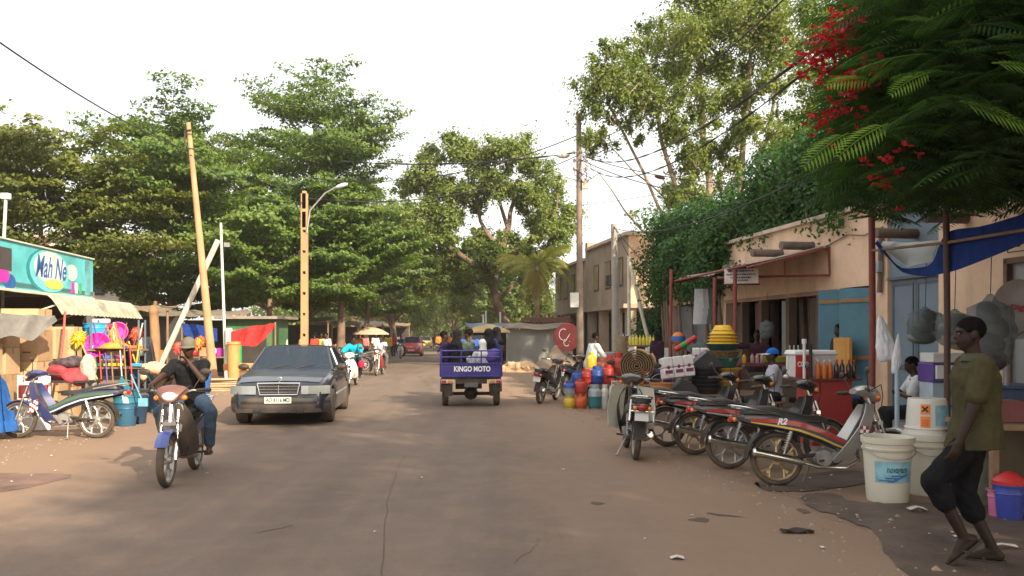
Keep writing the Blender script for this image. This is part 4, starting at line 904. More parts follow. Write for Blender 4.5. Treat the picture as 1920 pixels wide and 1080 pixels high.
    for s in (-1, 1):
        zc = .64*k; g = []
        for v in (0, .5, 1):
            row = []
            for u in range(6):
                x = lerp(.385, hw-.02, u/5); y = yf+.012-.02*v-.30*max(0, (x-.45)/(hw-.45))**2.2*.75; row.append(V((s*x, y, zc-.075+.145*v)))
            g.append(row)
        o = MB(); o.sheet(g if s < 0 else [list(reversed(r)) for r in g], .03); hl = o.build('headlight', mat('grey_car_lens', (.20, .215, .22), .12, 0, .1, 8, coat=1), t, 50)
        o = MB(); o.box((s*(hw-.06), yf-.20, zc), (.04, .1, .12)); o.build('indicator', AMBER, hl, bev=.01)
        o = MB(); o.box((s*(hw-.28), yr+.0, .70*k), (.4, .05, .15)); o.build('tail_light', REDLENS, t, bev=.015)
        o = MB(); o.ell((s*(hw+.06), cowl-.12, .99*k), (.105, .05, .065), 12, 8); o.tube([(s*(hw-.06), cowl-.1, .95*k), (s*hw, cowl-.12, .98*k)], .02, 6); o.build('wing_mirror', BLACKPL, t)
        for ya in (aF, aR):
            w_ = MB(); xo = s*(hw-.02)
            w_.cyl((xo-s*.16, ya, rw), (xo-s*.005, ya, rw), rw*.64, n=24); w_.cyl((xo-s*.02, ya, rw), (xo+s*.004, ya, rw), rw*.2, n=12)
            for q in range(8): a = 2*PI*q/8; w_.box((xo-s*.002, ya+rw*.42*cos(a), rw+rw*.42*sin(a)), (.012, .035, rw*.42), (a+PI/2 if False else -a+PI/2, 0, 0))
            wo = w_.build('wheel', mat('dusty_alloy', (.36, .36, .36), .45, .5, dust=.35), t)
            w_ = MB(); w_.lathe([(rw*.6, -.02), (rw*.93, -.012), (rw, .03), (rw, .15), (rw*.93, .195), (rw*.6, .2)], n=30, M=MX.Translation((xo+s*.002, ya, rw)) @ Euler((0, R(-90*s), 0)).to_matrix().to_4x4())
            w_.build('tyre', RUBBER, wo)
    return t
# ------------------------------------------------------------------ people: one continuous remeshed body each, clothes follow the same skeleton. Facing +Y.
SKIN = mat('dark_brown_skin', (.056, .028, .018), .5, 0, .12, 12, spec=.3)
SKIN2 = mat('brown_skin', (.085, .045, .028), .5, 0, .12, 12)
HAIRM = mat('black_hair', (.008, .007, .007), .95, 0, .2, 60, .5, spec=.05)
EYEW = mat('eye_white', (.10, .085, .075), .4)
def cloth(name, c, var=.14): return mat(name, c, .9, 0, var, 7, .3, spec=.12)
def ik(a, t, l1, l2, pole):
    d = t-a; L = min(max(d.length, .08), (l1+l2)*.998); dn = d.normalized(); t = a+dn*L
    x = (l1*l1-l2*l2+L*L)/(2*L); h = math.sqrt(max(0, l1*l1-x*x)); p = pole-dn*pole.dot(dn)
    p = p.normalized() if p.length > 1e-5 else V((0, 1, 0)); return a+dn*x+p*h, t
WR = bpy.data.textures.new('cloth_creases', 'CLOUDS'); WR.noise_scale = .085; WR.noise_depth = 2
def crease(o, k=.022):
    d = o.modifiers.new('creases', 'DISPLACE'); d.texture = WR; d.strength = k; d.mid_level = .5; d.texture_coords = 'LOCAL'
def remesh(o, vox, it=6, fac=.5):
    m = o.modifiers.new('one_surface', 'REMESH'); m.mode = 'VOXEL'; m.voxel_size = vox; m.use_smooth_shade = True
    s = o.modifiers.new('soften', 'SMOOTH'); s.factor = fac; s.iterations = it; return o
def erings(mb, cs):                                        # loft of ellipses: (centre, side axis, front axis, rx, ry)
    rings = []
    for c, sx, fx, rx, ry in cs: rings.append([c+sx*rx*cos(2*PI*j/16)+fx*ry*sin(2*PI*j/16) for j in range(16)])
    mb.loft(rings)
def person(label, loc, rz, pel=(0, 0, .93), lean=0, side=0, twist=0, hyaw=0, hpit=0, hands=None, feet=None, epole=None, kpole=None,
           skin=None, top=None, bottom=None, sleeve='short', legs='long', vox=.014, H=1.0, hair=True, hat=None, fingers=False, scarf=None,
           group=None, shoe=None, robe=None, footpitch=(0, 0), collar=None, name='person', hm=(1, 1), hem=0):
    skin = skin or SKIN; t = thing(name, label, 'person', loc, rz, group); t.scale = (H,)*3
    pel = V(pel); l = R(lean); up = V((sin(R(side)), sin(l), cos(l))).normalized()
    f0 = V((0, cos(l), -sin(l))); tw = R(twist)
    sd = V((1, 0, 0)); fr = sd.cross(up)*-1
    fr = up.cross(V((1, 0, 0))).normalized()
    s2 = (V((1, 0, 0))*cos(tw)+fr*sin(tw)).normalized(); f2 = up.cross(s2).normalized()
    hip = [pel+V((-.09, 0, -.02)), pel+V((.09, 0, -.02))]
    neck = pel+up*.50; sh = [pel+up*.445-s2*.175, pel+up*.445+s2*.175]
    hy = R(hyaw); hf = (f2*cos(hy)-s2*sin(hy)); hu = (up*.35+V((0, 0, 1))*.65).normalized()
    hs = hf.cross(hu).normalized(); hf = hu.cross(hs).normalized(); hp = R(hpit)
    hf, hu = hf*cos(hp)+hu*sin(hp), hu*cos(hp)-hf*sin(hp)
    hc = neck+up*.065+hu*.095+hf*.02
    hands = hands or ((-.25, .06, .78), (.25, .06, .78)); feet = feet or ((-.1, 0, .08), (.1, 0, .08))
    epole = epole or ((-.5, -1, -.2), (.5, -1, -.2)); kpole = kpole or ((-.1, 1, 0), (.1, 1, 0))
    el, ha, kn, an = [], [], [], []
    for i in (0, 1):
        e, h = ik(sh[i], V(hands[i]), .28, .25, V(epole[i])); el.append(e); ha.append(h)
        k, a = ik(hip[i], V(feet[i]), .43, .43, V(kpole[i])); kn.append(k); an.append(a)
    b = MB()
    trs = [(-.10, .125, .10), (-.02, .155, .115), (.1, .135, .10), (.25, .15, .11), (.36, .175, .11), (.44, .165, .09), (.49, .08, .065), (.52, .055, .055)]
    def tr(g, lo=0, hi=9, flare=0):
        out = []
        for q, rx, ry in trs:
            if lo <= q <= hi:
                f = min(1, max(0, (q+.1)/.5)); sx = V((1, 0, 0)).lerp(s2, f).normalized(); fx = up.cross(sx).normalized()
                out.append((pel+up*q, sx, fx, rx+g+flare*(1-f), ry+g+flare*(1-f)))
        return out
    erings(b, tr(0, -1))
    b.cap(neck-up*.05, neck+up*.07+hf*.012, .058, .052)
    # head
    HM = MX((( hs.x, hf.x, hu.x, hc.x), (hs.y, hf.y, hu.y, hc.y), (hs.z, hf.z, hu.z, hc.z), (0, 0, 0, 1)))
    b.ell((0, -.012, .035), (.073, .093, .085), 16, 10, HM); b.ell((0, .012, -.025), (.062, .074, .085), 16, 10, HM); b.ell((0, .045, -.082), (.036, .036, .03), 10, 8, HM)
    b.add(*cone_nose(), M=HM); b.ell((0, .086, -.052), (.026, .014, .013), 10, 6, HM); b.ell((0, .077, .03), (.05, .018, .012), 10, 6, HM)
    for s in (-1, 1): b.ell((s*.074, -.01, -.01), (.012, .022, .034), 8, 6, HM)
    # arms and legs
    for i in (0, 1):
        s = -1 if i == 0 else 1
        b.cap(sh[i], el[i], .053, .041); b.cap(el[i], ha[i], .042, .028); b.cap(pel+up*.42+s2*s*.1, sh[i], .07, .055)
        b.cap(hip[i], kn[i], .084, .056); b.cap(kn[i], an[i], .055, .036); b.ell(tuple(kn[i].lerp(an[i], .28)), (.052, .056, .09), 10, 8)
        hd = (ha[i]-el[i]).normalized(); pal = f2*.35-s2*s*.94; pal = (pal-hd*pal.dot(hd)).normalized(); sx = hd.cross(pal)
        if fingers:
            b.loft([[ha[i]+hd*d+sx*wx*cos(2*PI*j/10)+pal*wy*sin(2*PI*j/10) for j in range(10)] for d, wx, wy in ((-.01, .026, .02), (.03, .038, .017), (.075, .041, .015), (.092, .038, .012))])
            for q, (o_, ln) in enumerate(((-.030, .062), (-.010, .074), (.010, .07), (.029, .055))):
                p0 = ha[i]+hd*.085+sx*o_; p1 = p0+hd*ln*.55+pal*ln*.18; p2 = p1+hd*ln*.35+pal*ln*.38
                b.cap(p0, p1, .0095, .009, 8); b.cap(p1, p2, .009, .0075, 8)
            p0 = ha[i]+hd*.02-sx*.03+pal*.005; p1 = p0+hd*.035-sx*.025+pal*.02; b.cap(p0, p1, .012, .0105, 8); b.cap(p1, p1+hd*.032+pal*.012, .0105, .008, 8)
        else:
            b.cap(ha[i], ha[i]+hd*.07, .032*hm[i], .034*hm[i]); b.cap(ha[i]+hd*.07, ha[i]+hd*.10+pal*.05, .03*hm[i], .022*hm[i]); b.cap(ha[i]+hd*.03, ha[i]+hd*.06+pal*.04-sx*.03, .014, .012)
        # foot
        fp = R(footpitch[i]); fd = V((s*.12, cos(fp), sin(fp))).normalized(); fu = V((0, -sin(fp), cos(fp)))
        he = an[i]-fd*.035-fu*.04; to = an[i]+fd*.15-fu*.055; b.cap(an[i], he, .036, .034); b.cap(he, to, .034, .027); b.cap(an[i], an[i].lerp(to, .7), .036, .026)
        b.cap(to+sx*0-V((1, 0, 0))*s*.012, to+fd*.045-fu*.004, .022, .017)
    bo = b.build('body', skin, t, 0); remesh(bo, vox)
    # trousers
    if bottom and robe is None:
        c = MB(); erings(c, tr(.016, -1, .12)); kl = 1 if legs == 'long' else .0
        for i in (0, 1):
            c.cap(hip[i]+V((0, 0, .02)), kn[i], .104, .076 if legs == 'long' else .085)
            if legs == 'long': c.cap(kn[i], kn[i].lerp(an[i], .93), .078, .062)
            elif legs == 'knee': c.cap(kn[i], kn[i].lerp(an[i], .36), .086, .078)
        tr_ = c.build('trousers', bottom, t, 0); remesh(tr_, vox, 4); crease(tr_)
    if top:
        c = MB(); lo = -.02 if legs != 'tucked' else .05
        if robe: lo = -1
        erings(c, [(pel-up*.13, V((1, 0, 0)), fr, .17, .135)]*(0 if robe or lean > 40 or pel.z < .7 or hem else 1)+[(pel-up*.115+fr*.025, V((1, 0, 0)), fr, .212, .188), (pel-up*.02+fr*.012, V((1, 0, 0)), fr, .208, .174)]*(1 if hem else 0)+tr(.022+.018*hem, .05 if hem else lo, .46, .012))
        erings(c, [(pel+up*.43, s2, f2, .16, .09), (pel+up*.475, s2, f2, .105, .078), (pel+up*.5, s2, f2, .075, .07)])
        for i in (0, 1):
            s = -1 if i == 0 else 1
            c.cap(pel+up*.41+s2*s*.1, sh[i], .085, .074)
            if sleeve == 'short': c.cap(sh[i], sh[i].lerp(el[i], .72), .076, .074)
            elif sleeve == 'long': c.cap(sh[i], el[i], .074, .062); c.cap(el[i], el[i].lerp(ha[i], .92), .062, .05)
            elif sleeve == 'wide': c.cap(sh[i], el[i], .085, .10); c.cap(el[i], el[i].lerp(ha[i], .85), .10, .085)
            if robe: c.cap(hip[i], kn[i], .14, .12); c.cap(kn[i], kn[i].lerp(an[i], .9), .125, .13)
        if robe: c.cap(hip[0].lerp(hip[1], .5), kn[0].lerp(kn[1], .5), .14, .13)
        so = c.build('shirt' if not robe else 'robe', top, t, 0); remesh(so, vox, 4); crease(so)
        if collar:
            c = MB(); rg = [[pel+up*(.5+dz)+s2*(.074-.1*dz+ex)*cos(2*PI*j/20)+f2*(.068-.1*dz+ex)*sin(2*PI*j/20)+f2*.004 for j in range(21)] for dz, ex in ((-.02, .018), (.025, .004), (.03, .0), (.0, .012))]
            c.loft(rg, False, closed=False); c.build('collar', collar, so)
    if hair:
        h = MB(); g = []
        for i in range(8):
            row = []
            for j in range(25):
                az = 2*PI*j/24; lo = 42*max(0, sin(az))**1.5-24-26*max(0, -sin(az))+5*sin(9*az); a = R(lerp(89, lo, i/7)); row.append(V((.0755*cos(a)*cos(az), -.013+.0955*cos(a)*sin(az), .036+.0875*sin(a))))
            g.append(row)
        h.sheet(g, .005, HM); h.build('hair', HAIRM, t, 60)
    if hat: hat(t, HM)
    if scarf:
        h = MB(); h.ell((0, -.015, .03), (.092, .112, .108), 14, 10, HM); h.ell((0, -.05, -.06), (.085, .075, .10), 12, 8, HM); h.cap(neck-up*.06-f2*.02, neck+up*.05-f2*.02, .15, .09)
        remesh(h.build('headscarf', scarf, t, 0), max(vox, .014), 3)
    if fingers or vox < .013:
        for s in (-1, 1):
            h = MB(); h.ell((s*.03, .079, .008), (.0125, .008, .008), 10, 6, HM); e = h.build('eye', EYEW, t, 60)
            h = MB(); h.ell((s*.03, .0845, .008), (.0055, .004, .0055), 8, 6, HM); h.build('pupil', BLACKI, e, 60)
    if shoe:
        for i in (0, 1):
            s = -1 if i == 0 else 1; fp = R(footpitch[i]); fd = V((s*.12, cos(fp), sin(fp))).normalized(); fu = V((0, -sin(fp), cos(fp))); c0 = an[i]-fu*.085
            sx = fd.cross(fu).normalized(); q = []
            for u, wx in ((-.075, .02), (-.06, .035), (0, .038), (.08, .045), (.15, .045), (.2, .03), (.215, .012)): q.append((u, wx))
            ol = [c0+fd*u+sx*wx for u, wx in q]+[c0+fd*u-sx*wx for u, wx in reversed(q)]
            m = MB(); m.loft([ol, [p+fu*.018 for p in ol]]); m.tube([c0+fd*.05+sx*.045+fu*.01, c0+fd*.09+fu*.06, c0+fd*.05-sx*.045+fu*.01], .008, 6); m.build('sandal', shoe, t)
    return t
def cone_nose():
    return ([(-.008, .078, .028), (.008, .078, .028), (-.021, .078, -.03), (.021, .078, -.03), (-.012, .112, -.024), (.012, .112, -.024), (0, .07, 0)],
            [(0, 2, 4), (1, 5, 3), (0, 4, 5, 1), (2, 3, 5, 4), (0, 6, 2), (1, 3, 6), (2, 6, 3), (0, 1, 6)])
def cap_hat(m, brim=.09, m2=None, up=0):
    def f(t, HM):
        h = MB(); h.loft([[V((.088*cos(R(a_))*cos(2*PI*j/16), -.014+.108*cos(R(a_))*sin(2*PI*j/16), .045+.092*sin(R(a_)))) for j in range(16)] for a_ in (-8, 10, 30, 50, 70, 86)], True, HM)
        o = h.build('cap', m, t, 60)
        h = MB(); g = [[V((.085*(1-.1*u)*x, .07*(1-x*x)+.02+brim*u*(1-.55*x*x), .04-.015*u-.012*x*x)) for x in (-1, -.6, -.2, .2, .6, 1)] for u in (0, .5, 1)]
        h.sheet(g, .005, HM); h.build('visor', m2 or m, o, 60)
    return f
# ------------------------------------------------------------------ vehicles and their riders
PB = lambda n, c, d=.15: mat(n, c, .3, 0, .06, 4, 0, dust=d, coat=.5)
SILVER = mat('silver_paint', (.5, .5, .5), .3, .5, .05, dust=.12, coat=.4); MAROON = PB('maroon_paint', (.22, .015, .02)); REDB = PB('red_bike_paint', (.36, .02, .025)); BLUEB = PB('blue_bike_paint', (.02, .06, .30)); GREENS = PB('green_stripe', (.02, .10, .05))
YELS = PB('yellow_stripe', (.65, .45, .05)); BLACKB = PB('black_bike_paint', (.02, .02, .022)); WHITEB = PB('white_bike_paint', (.6, .6, .6)); NAVYB = PB('navy_bike_paint', (.02, .03, .09))
def put_bike(b, rear, front, lean=0):
    h = heading(rear, front); b.rotation_mode = 'XYZ'; b.location = rear; b.rotation_euler = (0, R(lean), h); return h
BRED = PB('bright_red_flash', (.42, .012, .022)); GRAPH = PB('graphite_paint', (.07, .068, .07)); DBLUE = PB('deep_blue_bike_paint', (.014, .035, .16))
ROW = 'mopeds parked in a row on the right'
# checkered badge, letters on the nearest moped
b = make_bike('silver and red parked moped with bronze wheels, nearest of the row', ROW, GRAPH, BRED, RIMGOLD, SILVER, SILVER, 2, decal=YELS, plate=False)
h = put_bike(b, G(1458, 911), G(1458, 911)+V((1.22, .04, 0)), -7); NEAR = b
fair = [c for c in b.children if c.name.startswith('side_fairing')][0]
o = textmesh('lettering', 'R2', .09, WHITEI, fair, shear=.35, loc=(-.149, .02, .672), rot=(R(90), 0, R(-90)), bold=.004)
o = textmesh('lettering', 'R2', .09, WHITEI, fair, shear=.35, loc=(.153, .02, .672), rot=(R(90), 0, R(90)), bold=.004)
sh_ = [c for c in b.children if c.name.startswith('leg_shield')][0]
m = MB()
for s in (-1, 1):
    for i in range(3):
        for j in range(4):
            m.k = (i+j) % 2; m.box((s*(.195+.0), .87+.028*i-.02, .5+.035*j), (.012, .028, .035), (R(-20), 0, 0))
m.build('checkered_badge', [WHITEI, mat('dark_red_square', (.3, .03, .03), .5)], sh_)
b = make_bike('red and silver parked moped, second of the row from the white buckets', ROW, GRAPH, BRED, RIMGREY, BLACKB, BLACKB, 2, decal=SILVER, plate=False); put_bike(b, G(1368, 879), G(1368, 879)+V((1.21, .12, 0)), -7)
b = make_bike('red parked moped with pale bronze wheels, third of the row', ROW, BLACKB, BRED, RIMGOLD, BLACKB, BLACKB, 2, decal=SILVER, plate=False); put_bike(b, G(1303, 853), G(1303, 853)+V((1.2, .18, 0)), -7)
b = make_bike('dark red parked moped at the far end of the row', ROW, BLACKB, BRED, RIMGREY, BLACKB, BLACKB, 2); put_bike(b, G(1252, 837), G(1252, 837)+V((1.19, .24, 0)), -7)
b = make_bike('dusty moped with cream leg guards seen from behind', 'parked mopeds', BLACKB, BLACKB, RIMGREY, BLACKB, BLACKB, 2, style='cruiser'); put_bike(b, G(1190, 862), G(1190, 862)+V((.05, 1.22, 0)), 4)
b = make_bike('black moped parked left of the gas cylinders, seen from behind', 'parked mopeds', BLACKB, BLACKB, RIMGREY, BLACKB, BLACKB, 2); put_bike(b, G(1012, 757), G(1012, 757)+V((.42, 1.14, 0)), 7)
b = make_bike('black moped parked behind the blue gas cylinder', 'parked mopeds', NAVYB, BLACKB, RIMGREY, BLACKB, BLACKB, 1); put_bike(b, GX(1058, 22.6), GX(1058, 22.6)+V((.5, 1.1, 0)), 7)
b = make_bike('blue parked moped with checkered flashes in front of the household shop', 'parked mopeds', NAVYB, GREENS, RIMGREY, DBLUE, DBLUE, 2, decal=WHITEB); put_bike(b, G(180, 822), G(180, 822)+V((-1.21, .02, 0)), 6)
sh_ = [c for c in b.children if c.name.startswith('leg_shield')][0]; m = MB()
for s in (-1, 1):
    for i in range(4):
        for j in range(4): m.k = (i+j) % 2; m.box((s*.2, .84+.03*i, .46+.04*j-.02*i), (.014, .03, .04))
m.build('checkered_badge', [WHITEI, mat('dark_red_square', (.3, .03, .03), .5)], sh_)

JEANS = cloth('worn_blue_jeans', (.055, .085, .13)); BLKSH = cloth('black_tshirt', (.014, .014, .016)); TURQ = cloth('turquoise_cloth', (.01, .30, .42)); WHSH = cloth('white_cotton', (.62, .62, .64), .06)
DARKT = cloth('dark_trousers', (.022, .022, .026)); GREYT = cloth('grey_trousers', (.12, .115, .11)); PINKC = cloth('crimson_wrap', (.45, .02, .07)); SANDAL = mat('dark_sandal', (.04, .03, .025), .8)
BEIGECAP = cloth('beige_cap', (.135, .12, .095))
def rider(label, bike, **k):
    kw = dict(pel=(0, .16, .845), lean=15, H=.95, hands=((-.30, .79, 1.03), (.30, .79, 1.03)), feet=((-.2, .42, .34), (.2, .42, .34)), kpole=((-.55, 1, .6), (.55, 1, .6)), epole=((-.5, -.5, -1), (.5, -.5, -1)))
    kw.update(k); H_ = kw['H']; dv = lambda p: tuple(c/H_ for c in p)
    for q in ('pel',): kw[q] = dv(kw[q])
    for q in ('hands', 'feet'): kw[q] = tuple(dv(p) for p in kw[q])
    l = bike.location; p = person(label, (l.x, l.y, l.z), bike.rotation_euler.z, **kw); return p
RG = 'moving motorbikes'
b = make_bike('blue fronted moped ridden by the man in the beige cap', RG, BLACKB, BLUEB, RIMGREY, mat('dusty_black_shield', (.03, .03, .032), .5, dust=.35), BLUEB, 2, plate=False)
m = MB(); m.sheet([[V((x*wd, 1.055+.02*(z-.6)-.06*abs(x), z)) for x in (-1, -.5, 0, .5, 1)] for z, wd in ((.56, .09), (.68, .11), (.8, .115), (.88, .10))], .012); m.build('front_panel', mat('pale_grey_shield', (.30, .32, .34), .5, dust=.3), b)
put_bike(b, G(366, 880), G(366, 880)+(G(322, 908)-G(366, 880)).normalized()*1.22)
cw_ = [c for c in b.children if c.name.startswith('headlamp_cowl')][0]; cw_.data.materials[0] = mat('faded_maroon_cowl', (.14, .04, .035), .4, dust=.35, coat=.4)
for c in b.children:
    if c.name.startswith('exhaust'): c.data.materials[0] = STEEL
RB = b
rider('man in beige cap and black shirt riding a moped, hand to his mouth', b, hands=((-.045, .44, 1.27), (.30, .79, 1.03)), epole=((-.9, .1, -1), (.45, -.5, -1)), top=BLKSH, bottom=JEANS, vox=.011, fingers=True, hat=cap_hat(BEIGECAP), hair=True, shoe=SANDAL, hpit=-4, hyaw=4, feet=((-.25, .40, .33), (.2, .42, .34)))
b = make_bike('white fronted moped ridden by the person in turquoise', RG, BLACKB, WHITEB, RIMGREY, WHITEB, WHITEB, 2, plate=False); put_bike(b, G(668, 722), G(668, 722)+V((-.03, -1.22, 0)))
m = MB(); m.ell((-.27, .55, .68), (.10, .16, .14)); o = m.build('bag', cloth('crimson_bag', (.5, .02, .06)))
o.location = b.location; o.rotation_euler = b.rotation_euler; tag(o, 'crimson bag hanging at the knee of the rider in turquoise', 'bag')
rider('person in loose turquoise top riding a white moped', b, top=TURQ, bottom=DARKT, sleeve='wide', vox=.016, legs='long', shoe=SANDAL)
b = make_bike('dark red moped ridden by the man in a white shirt', RG, MAROON, BLACKB, RIMGREY, MAROON, BLACKB, 1, plate=False); put_bike(b, G(717, 702), G(717, 702)+V((-.05, -1.22, 0)))
rider('man in white shirt riding a dark red moped down the street', b, top=WHSH, bottom=GREYT, vox=.018, feet=((-.22, .42, .34), (.42, .30, .2)))
b = make_bike('dark moped ridden beside the red car far down the street', RG, BLACKB, BLACKB, RIMGREY, WHITEB, BLACKB, 1, plate=False); put_bike(b, GX(752, 58), GX(752, 58)+V((.1, -1.22, 0)))
rider('man in dark blue riding beside the red car', b, top=cloth('dark_blue_shirt', (.03, .05, .14)), bottom=DARKT, vox=.025)

# cars
CARP = mat('dark_slate_blue_car_paint', (.013, .021, .038), .28, .25, .06, 3, 0, dust=.07, coat=.6)
c = make_car('dark slate blue saloon car with chrome grille coming up the street', 'cars on the street', CARP, plate='AO 8116 MD', bumper=mat('dark_grey_bumper', (.04, .043, .05), .45, dust=.3))
place(c, GX(558, 17.0), R(180)+math.atan(.10))
p = person('driver behind the windscreen of the dark saloon car', c.location, c.rotation_euler.z, pel=(-.36, -.12, .52), lean=-10, hands=((-.5, .35, .93), (-.22, .35, .93)), feet=((-.46, .7, .3), (-.26, .7, .3)), top=cloth('brown_shirt', (.12, .08, .06)), bottom=DARKT, vox=.02)
TAXI = PB('taxi_yellow', (.62, .48, .04), .1); CRED = PB('faded_red_car', (.42, .03, .035), .15)
c = make_car('red hatchback car far down the street', 'cars on the street', CRED, 3.7, 1.62, 1.50, 2.4, True, 1, grille=False, name='hatchback_car'); place(c, GX(773, 65), R(180)+.07)
c = make_car('yellow taxi in the far distance behind the red car', 'cars on the street', TAXI, 4.1, 1.65, 1.42, 2.5, False, 1, grille=False, name='taxi'); place(c, GX(798, 104), R(180)+.07)
c = make_car('dark car far ahead in the right lane behind the trees', 'cars on the street', mat('far_dark_paint', (.03, .03, .035), .3, coat=.5), 4.1, 1.65, 1.42, 2.5, False, 1, grille=False); place(c, GX(838, 118), .1)

# three-wheeled cargo motorbike
TB = mat('royal_blue_steel', (.020, .016, .20), .4, 0, .1, 3, 0, dust=.1, coat=.2); DKST = mat('dark_greasy_steel', (.03, .028, .027), .6, .4, .2, dust=.35)
t = thing('cargo_tricycle', 'blue three wheeled cargo motorbike carrying passengers, seen from behind', 'tricycle', G(883, 760), math.atan(.06))
m = MB(); m.box((0, .35, .64), (1.32, 1.8, .05)); m.build('bed_floor', DKST, t)
m = MB(); m.box((0, -.57, .83), (1.34, .035, .31)); tg = m.build('tailgate', TB, t, bev=.006)
m = MB()
for z in (.69, .97): m.box((0, -.595, z), (1.34, .022, .035))
for x in (-.65, .65): m.box((x, -.597, .83), (.045, .024, .31))
m.build('tailgate_rib', TB, tg, bev=.004)
textmesh('lettering', 'KINGO MOTO', .16, WHITEI, tg, loc=(.02, -.5905, .845), rot=(R(90), 0, 0), width=.80, bold=.005, ext=.002)
for s in (-1, 1):
    m = MB(); m.box((s*.67, .35, .83), (.035, 1.8, .31))
    for y in (-.4, .1, .6, 1.1): m.box((s*.692, y, .83), (.012, .05, .3))
    m.build('side_panel', TB, t, bev=.005)
m = MB(); m.box((0, 1.25, .9), (1.34, .035, .45)); m.build('front_panel', TB, t, bev=.005)
m = MB()
for z in (1.11, 1.25): m.tube([(-.64, -.57, z), (.64, -.57, z)], .016, 8)
for s in (-1, 1):
    for z in (1.12, 1.26): m.tube([(s*.67, -.57, z), (s*.67, 1.25, z)], .016, 8)
    for y in (-.57, .0, .6, 1.2): m.tube([(s*.67, y, .98), (s*.67, y, 1.28)], .017, 8)
for x in (-.22, .22): m.tube([(x, -.57, .98), (x, -.57, 1.26)], .014, 8)
m.build('rail', TB, t)
for s in (-1, 1):
    m = MB(); m.lathe([(.10, -.05), (.16, -.06), (.17, 0), (.16, .06), (.10, .05)], n=24, M=MX.Translation((s*.58, 0, .27)) @ Euler((0, R(90), 0)).to_matrix().to_4x4()); wo = m.build('wheel', STEEL, t)
    m = MB(); m.lathe([(.165, -.055), (.235, -.07), (.268, -.055), (.272, 0), (.268, .055), (.235, .07), (.165, .055)], n=32, M=MX.Translation((s*.58, 0, .27)) @ Euler((0, R(90), 0)).to_matrix().to_4x4()); m.build('tyre', RUBBER, wo)
    m = MB(); m.sheet([[V((s*x, .34*cos(R(a)), .27+.33*sin(R(a)))) for x in (.47, .58, .69)] for a in range(15, 170, 14)], .006); m.build('mudguard', BLACKPL, t)
    m = MB()
    for k in range(5): m.tube([(s*.44, -.5+.04*k, .5-.02*k), (s*.44, 0, .33-.022*k), (s*.44, .5-.04*k, .5-.02*k)], .02, 4)
    m.build('leaf_spring', DKST, t)
    m = MB(); m.box((s*.52, -.6, .575), (.28, .05, .085)); l_ = m.build('lamp_housing', mat('white_lamp_frame', (.55, .52, .48), .5, dust=.3), t, bev=.01)
    m = MB(); m.box((s*.60, -.63, .575), (.1, .02, .06)); m.build('tail_light', REDLENS, l_, bev=.008); m = MB(); m.box((s*.46, -.63, .575), (.1, .02, .06)); m.build('indicator', AMBER, l_, bev=.008)
m = MB(); m.tube([(-.55, 0, .27), (.55, 0, .27)], .04, 10); m.ell((0, 0, .28), (.16, .16, .15), 14, 8); m.tube([(0, .1, .3), (0, 1.1, .42)], .035, 8); m.build('axle', DKST, t)
m = MB(); m.box((0, -.56, .575), (.7, .05, .10)); m.tube([(-.42, -.45, .58), (-.42, 1.3, .58)], .03, 6); m.tube([(.42, -.45, .58), (.42, 1.3, .58)], .03, 6); m.box((-.1, .3, .47), (.5, .6, .2)); m.box((.15, -.25, .5), (.18, .12, .2)); m.build('chassis', DKST, t)
m = MB(); m.box((0, -.61, .50), (.3, .008, .1)); m.build('number_plate', mat('dim_plate', (.1, .1, .1), .5), t)
m = MB()
for s in (-1, 1): m.box((s*.5, -.54, .38), (.18, .01, .26), (R(8), 0, 0))
m.build('mudflap', BLACKPL, t)
# its motorbike front
m = MB(); m.tube([(0, 1.2, .5), (0, 1.9, .5), (0, 2.2, .85), (0, 2.25, 1.0)], .04, 8); m.box((0, 1.8, .45), (.3, .5, .3)); m.tube([(-.4, 2.05, 1.12), (0, 2.2, 1.05), (.4, 2.05, 1.12)], .015, 8); m.tube([(-.09, 2.25, .95), (-.09, 2.55, .3)], .03, 8); m.tube([(.09, 2.25, .95), (.09, 2.55, .3)], .03, 8); m.build('front_frame', TB, t)
m = MB(); m.torus((0, 2.55, .29), .23, .055, 'x', 26, 8); m.cyl((-.06, 2.55, .29), (.06, 2.55, .29), .12); m.build('front_wheel', RUBBER, t)
m = MB(); m.box((0, 1.55, .78), (.5, .5, .1)); m.build('seat', SEATV, t, bev=.03)
m = MB(); m.box((0, 2.15, 1.35), (.75, .02, .5), (R(-15), 0, 0)); m.build('windscreen', glassmat('plastic_windscreen', (.05, .06, .06), .7), t, bev=.01)
def onbed(label, x, y, rz, **k):
    p = t.matrix_basis @ V((x, y, 0)) if False else V(t.location)+V((cos(t.rotation_euler.z)*x-sin(t.rotation_euler.z)*y, sin(t.rotation_euler.z)*x+cos(t.rotation_euler.z)*y, 0))
    kw = dict(pel=(0, 0, .86), feet=((-.12, .38, .74), (.12, .38, .74)), hands=((-.15, .28, .98), (.15, .28, .98)), vox=.017); kw.update(k); return person(label, p, t.rotation_euler.z+rz, **kw)
BLK2 = cloth('black_veil', (.016, .015, .018)); NAVY = cloth('navy_cloth', (.03, .035, .12)); GRN = cloth('grey_green_cloth', (.10, .13, .12)); PAT = cloth('white_patterned_cloth', (.5, .5, .55), .45)
onbed('woman in a long black veil on the left of the cargo tricycle', -.32, .25, R(-80), pel=(0, 0, .95), top=BLK2, bottom=BLK2, scarf=BLK2, sleeve='long', hair=False)
onbed('person in grey green shirt with a white cloth over the shoulder in the tricycle', -.05, .8, R(60), pel=(0, 0, .95), top=GRN, bottom=NAVY, sleeve='short')
onbed('child in white headscarf and patterned cloth in the tricycle', .26, -.2, R(25), pel=(0, 0, .78), top=PAT, bottom=PAT, scarf=cloth('white_headscarf', (.66, .64, .62), .05), hair=False, sleeve='long', H=.96)
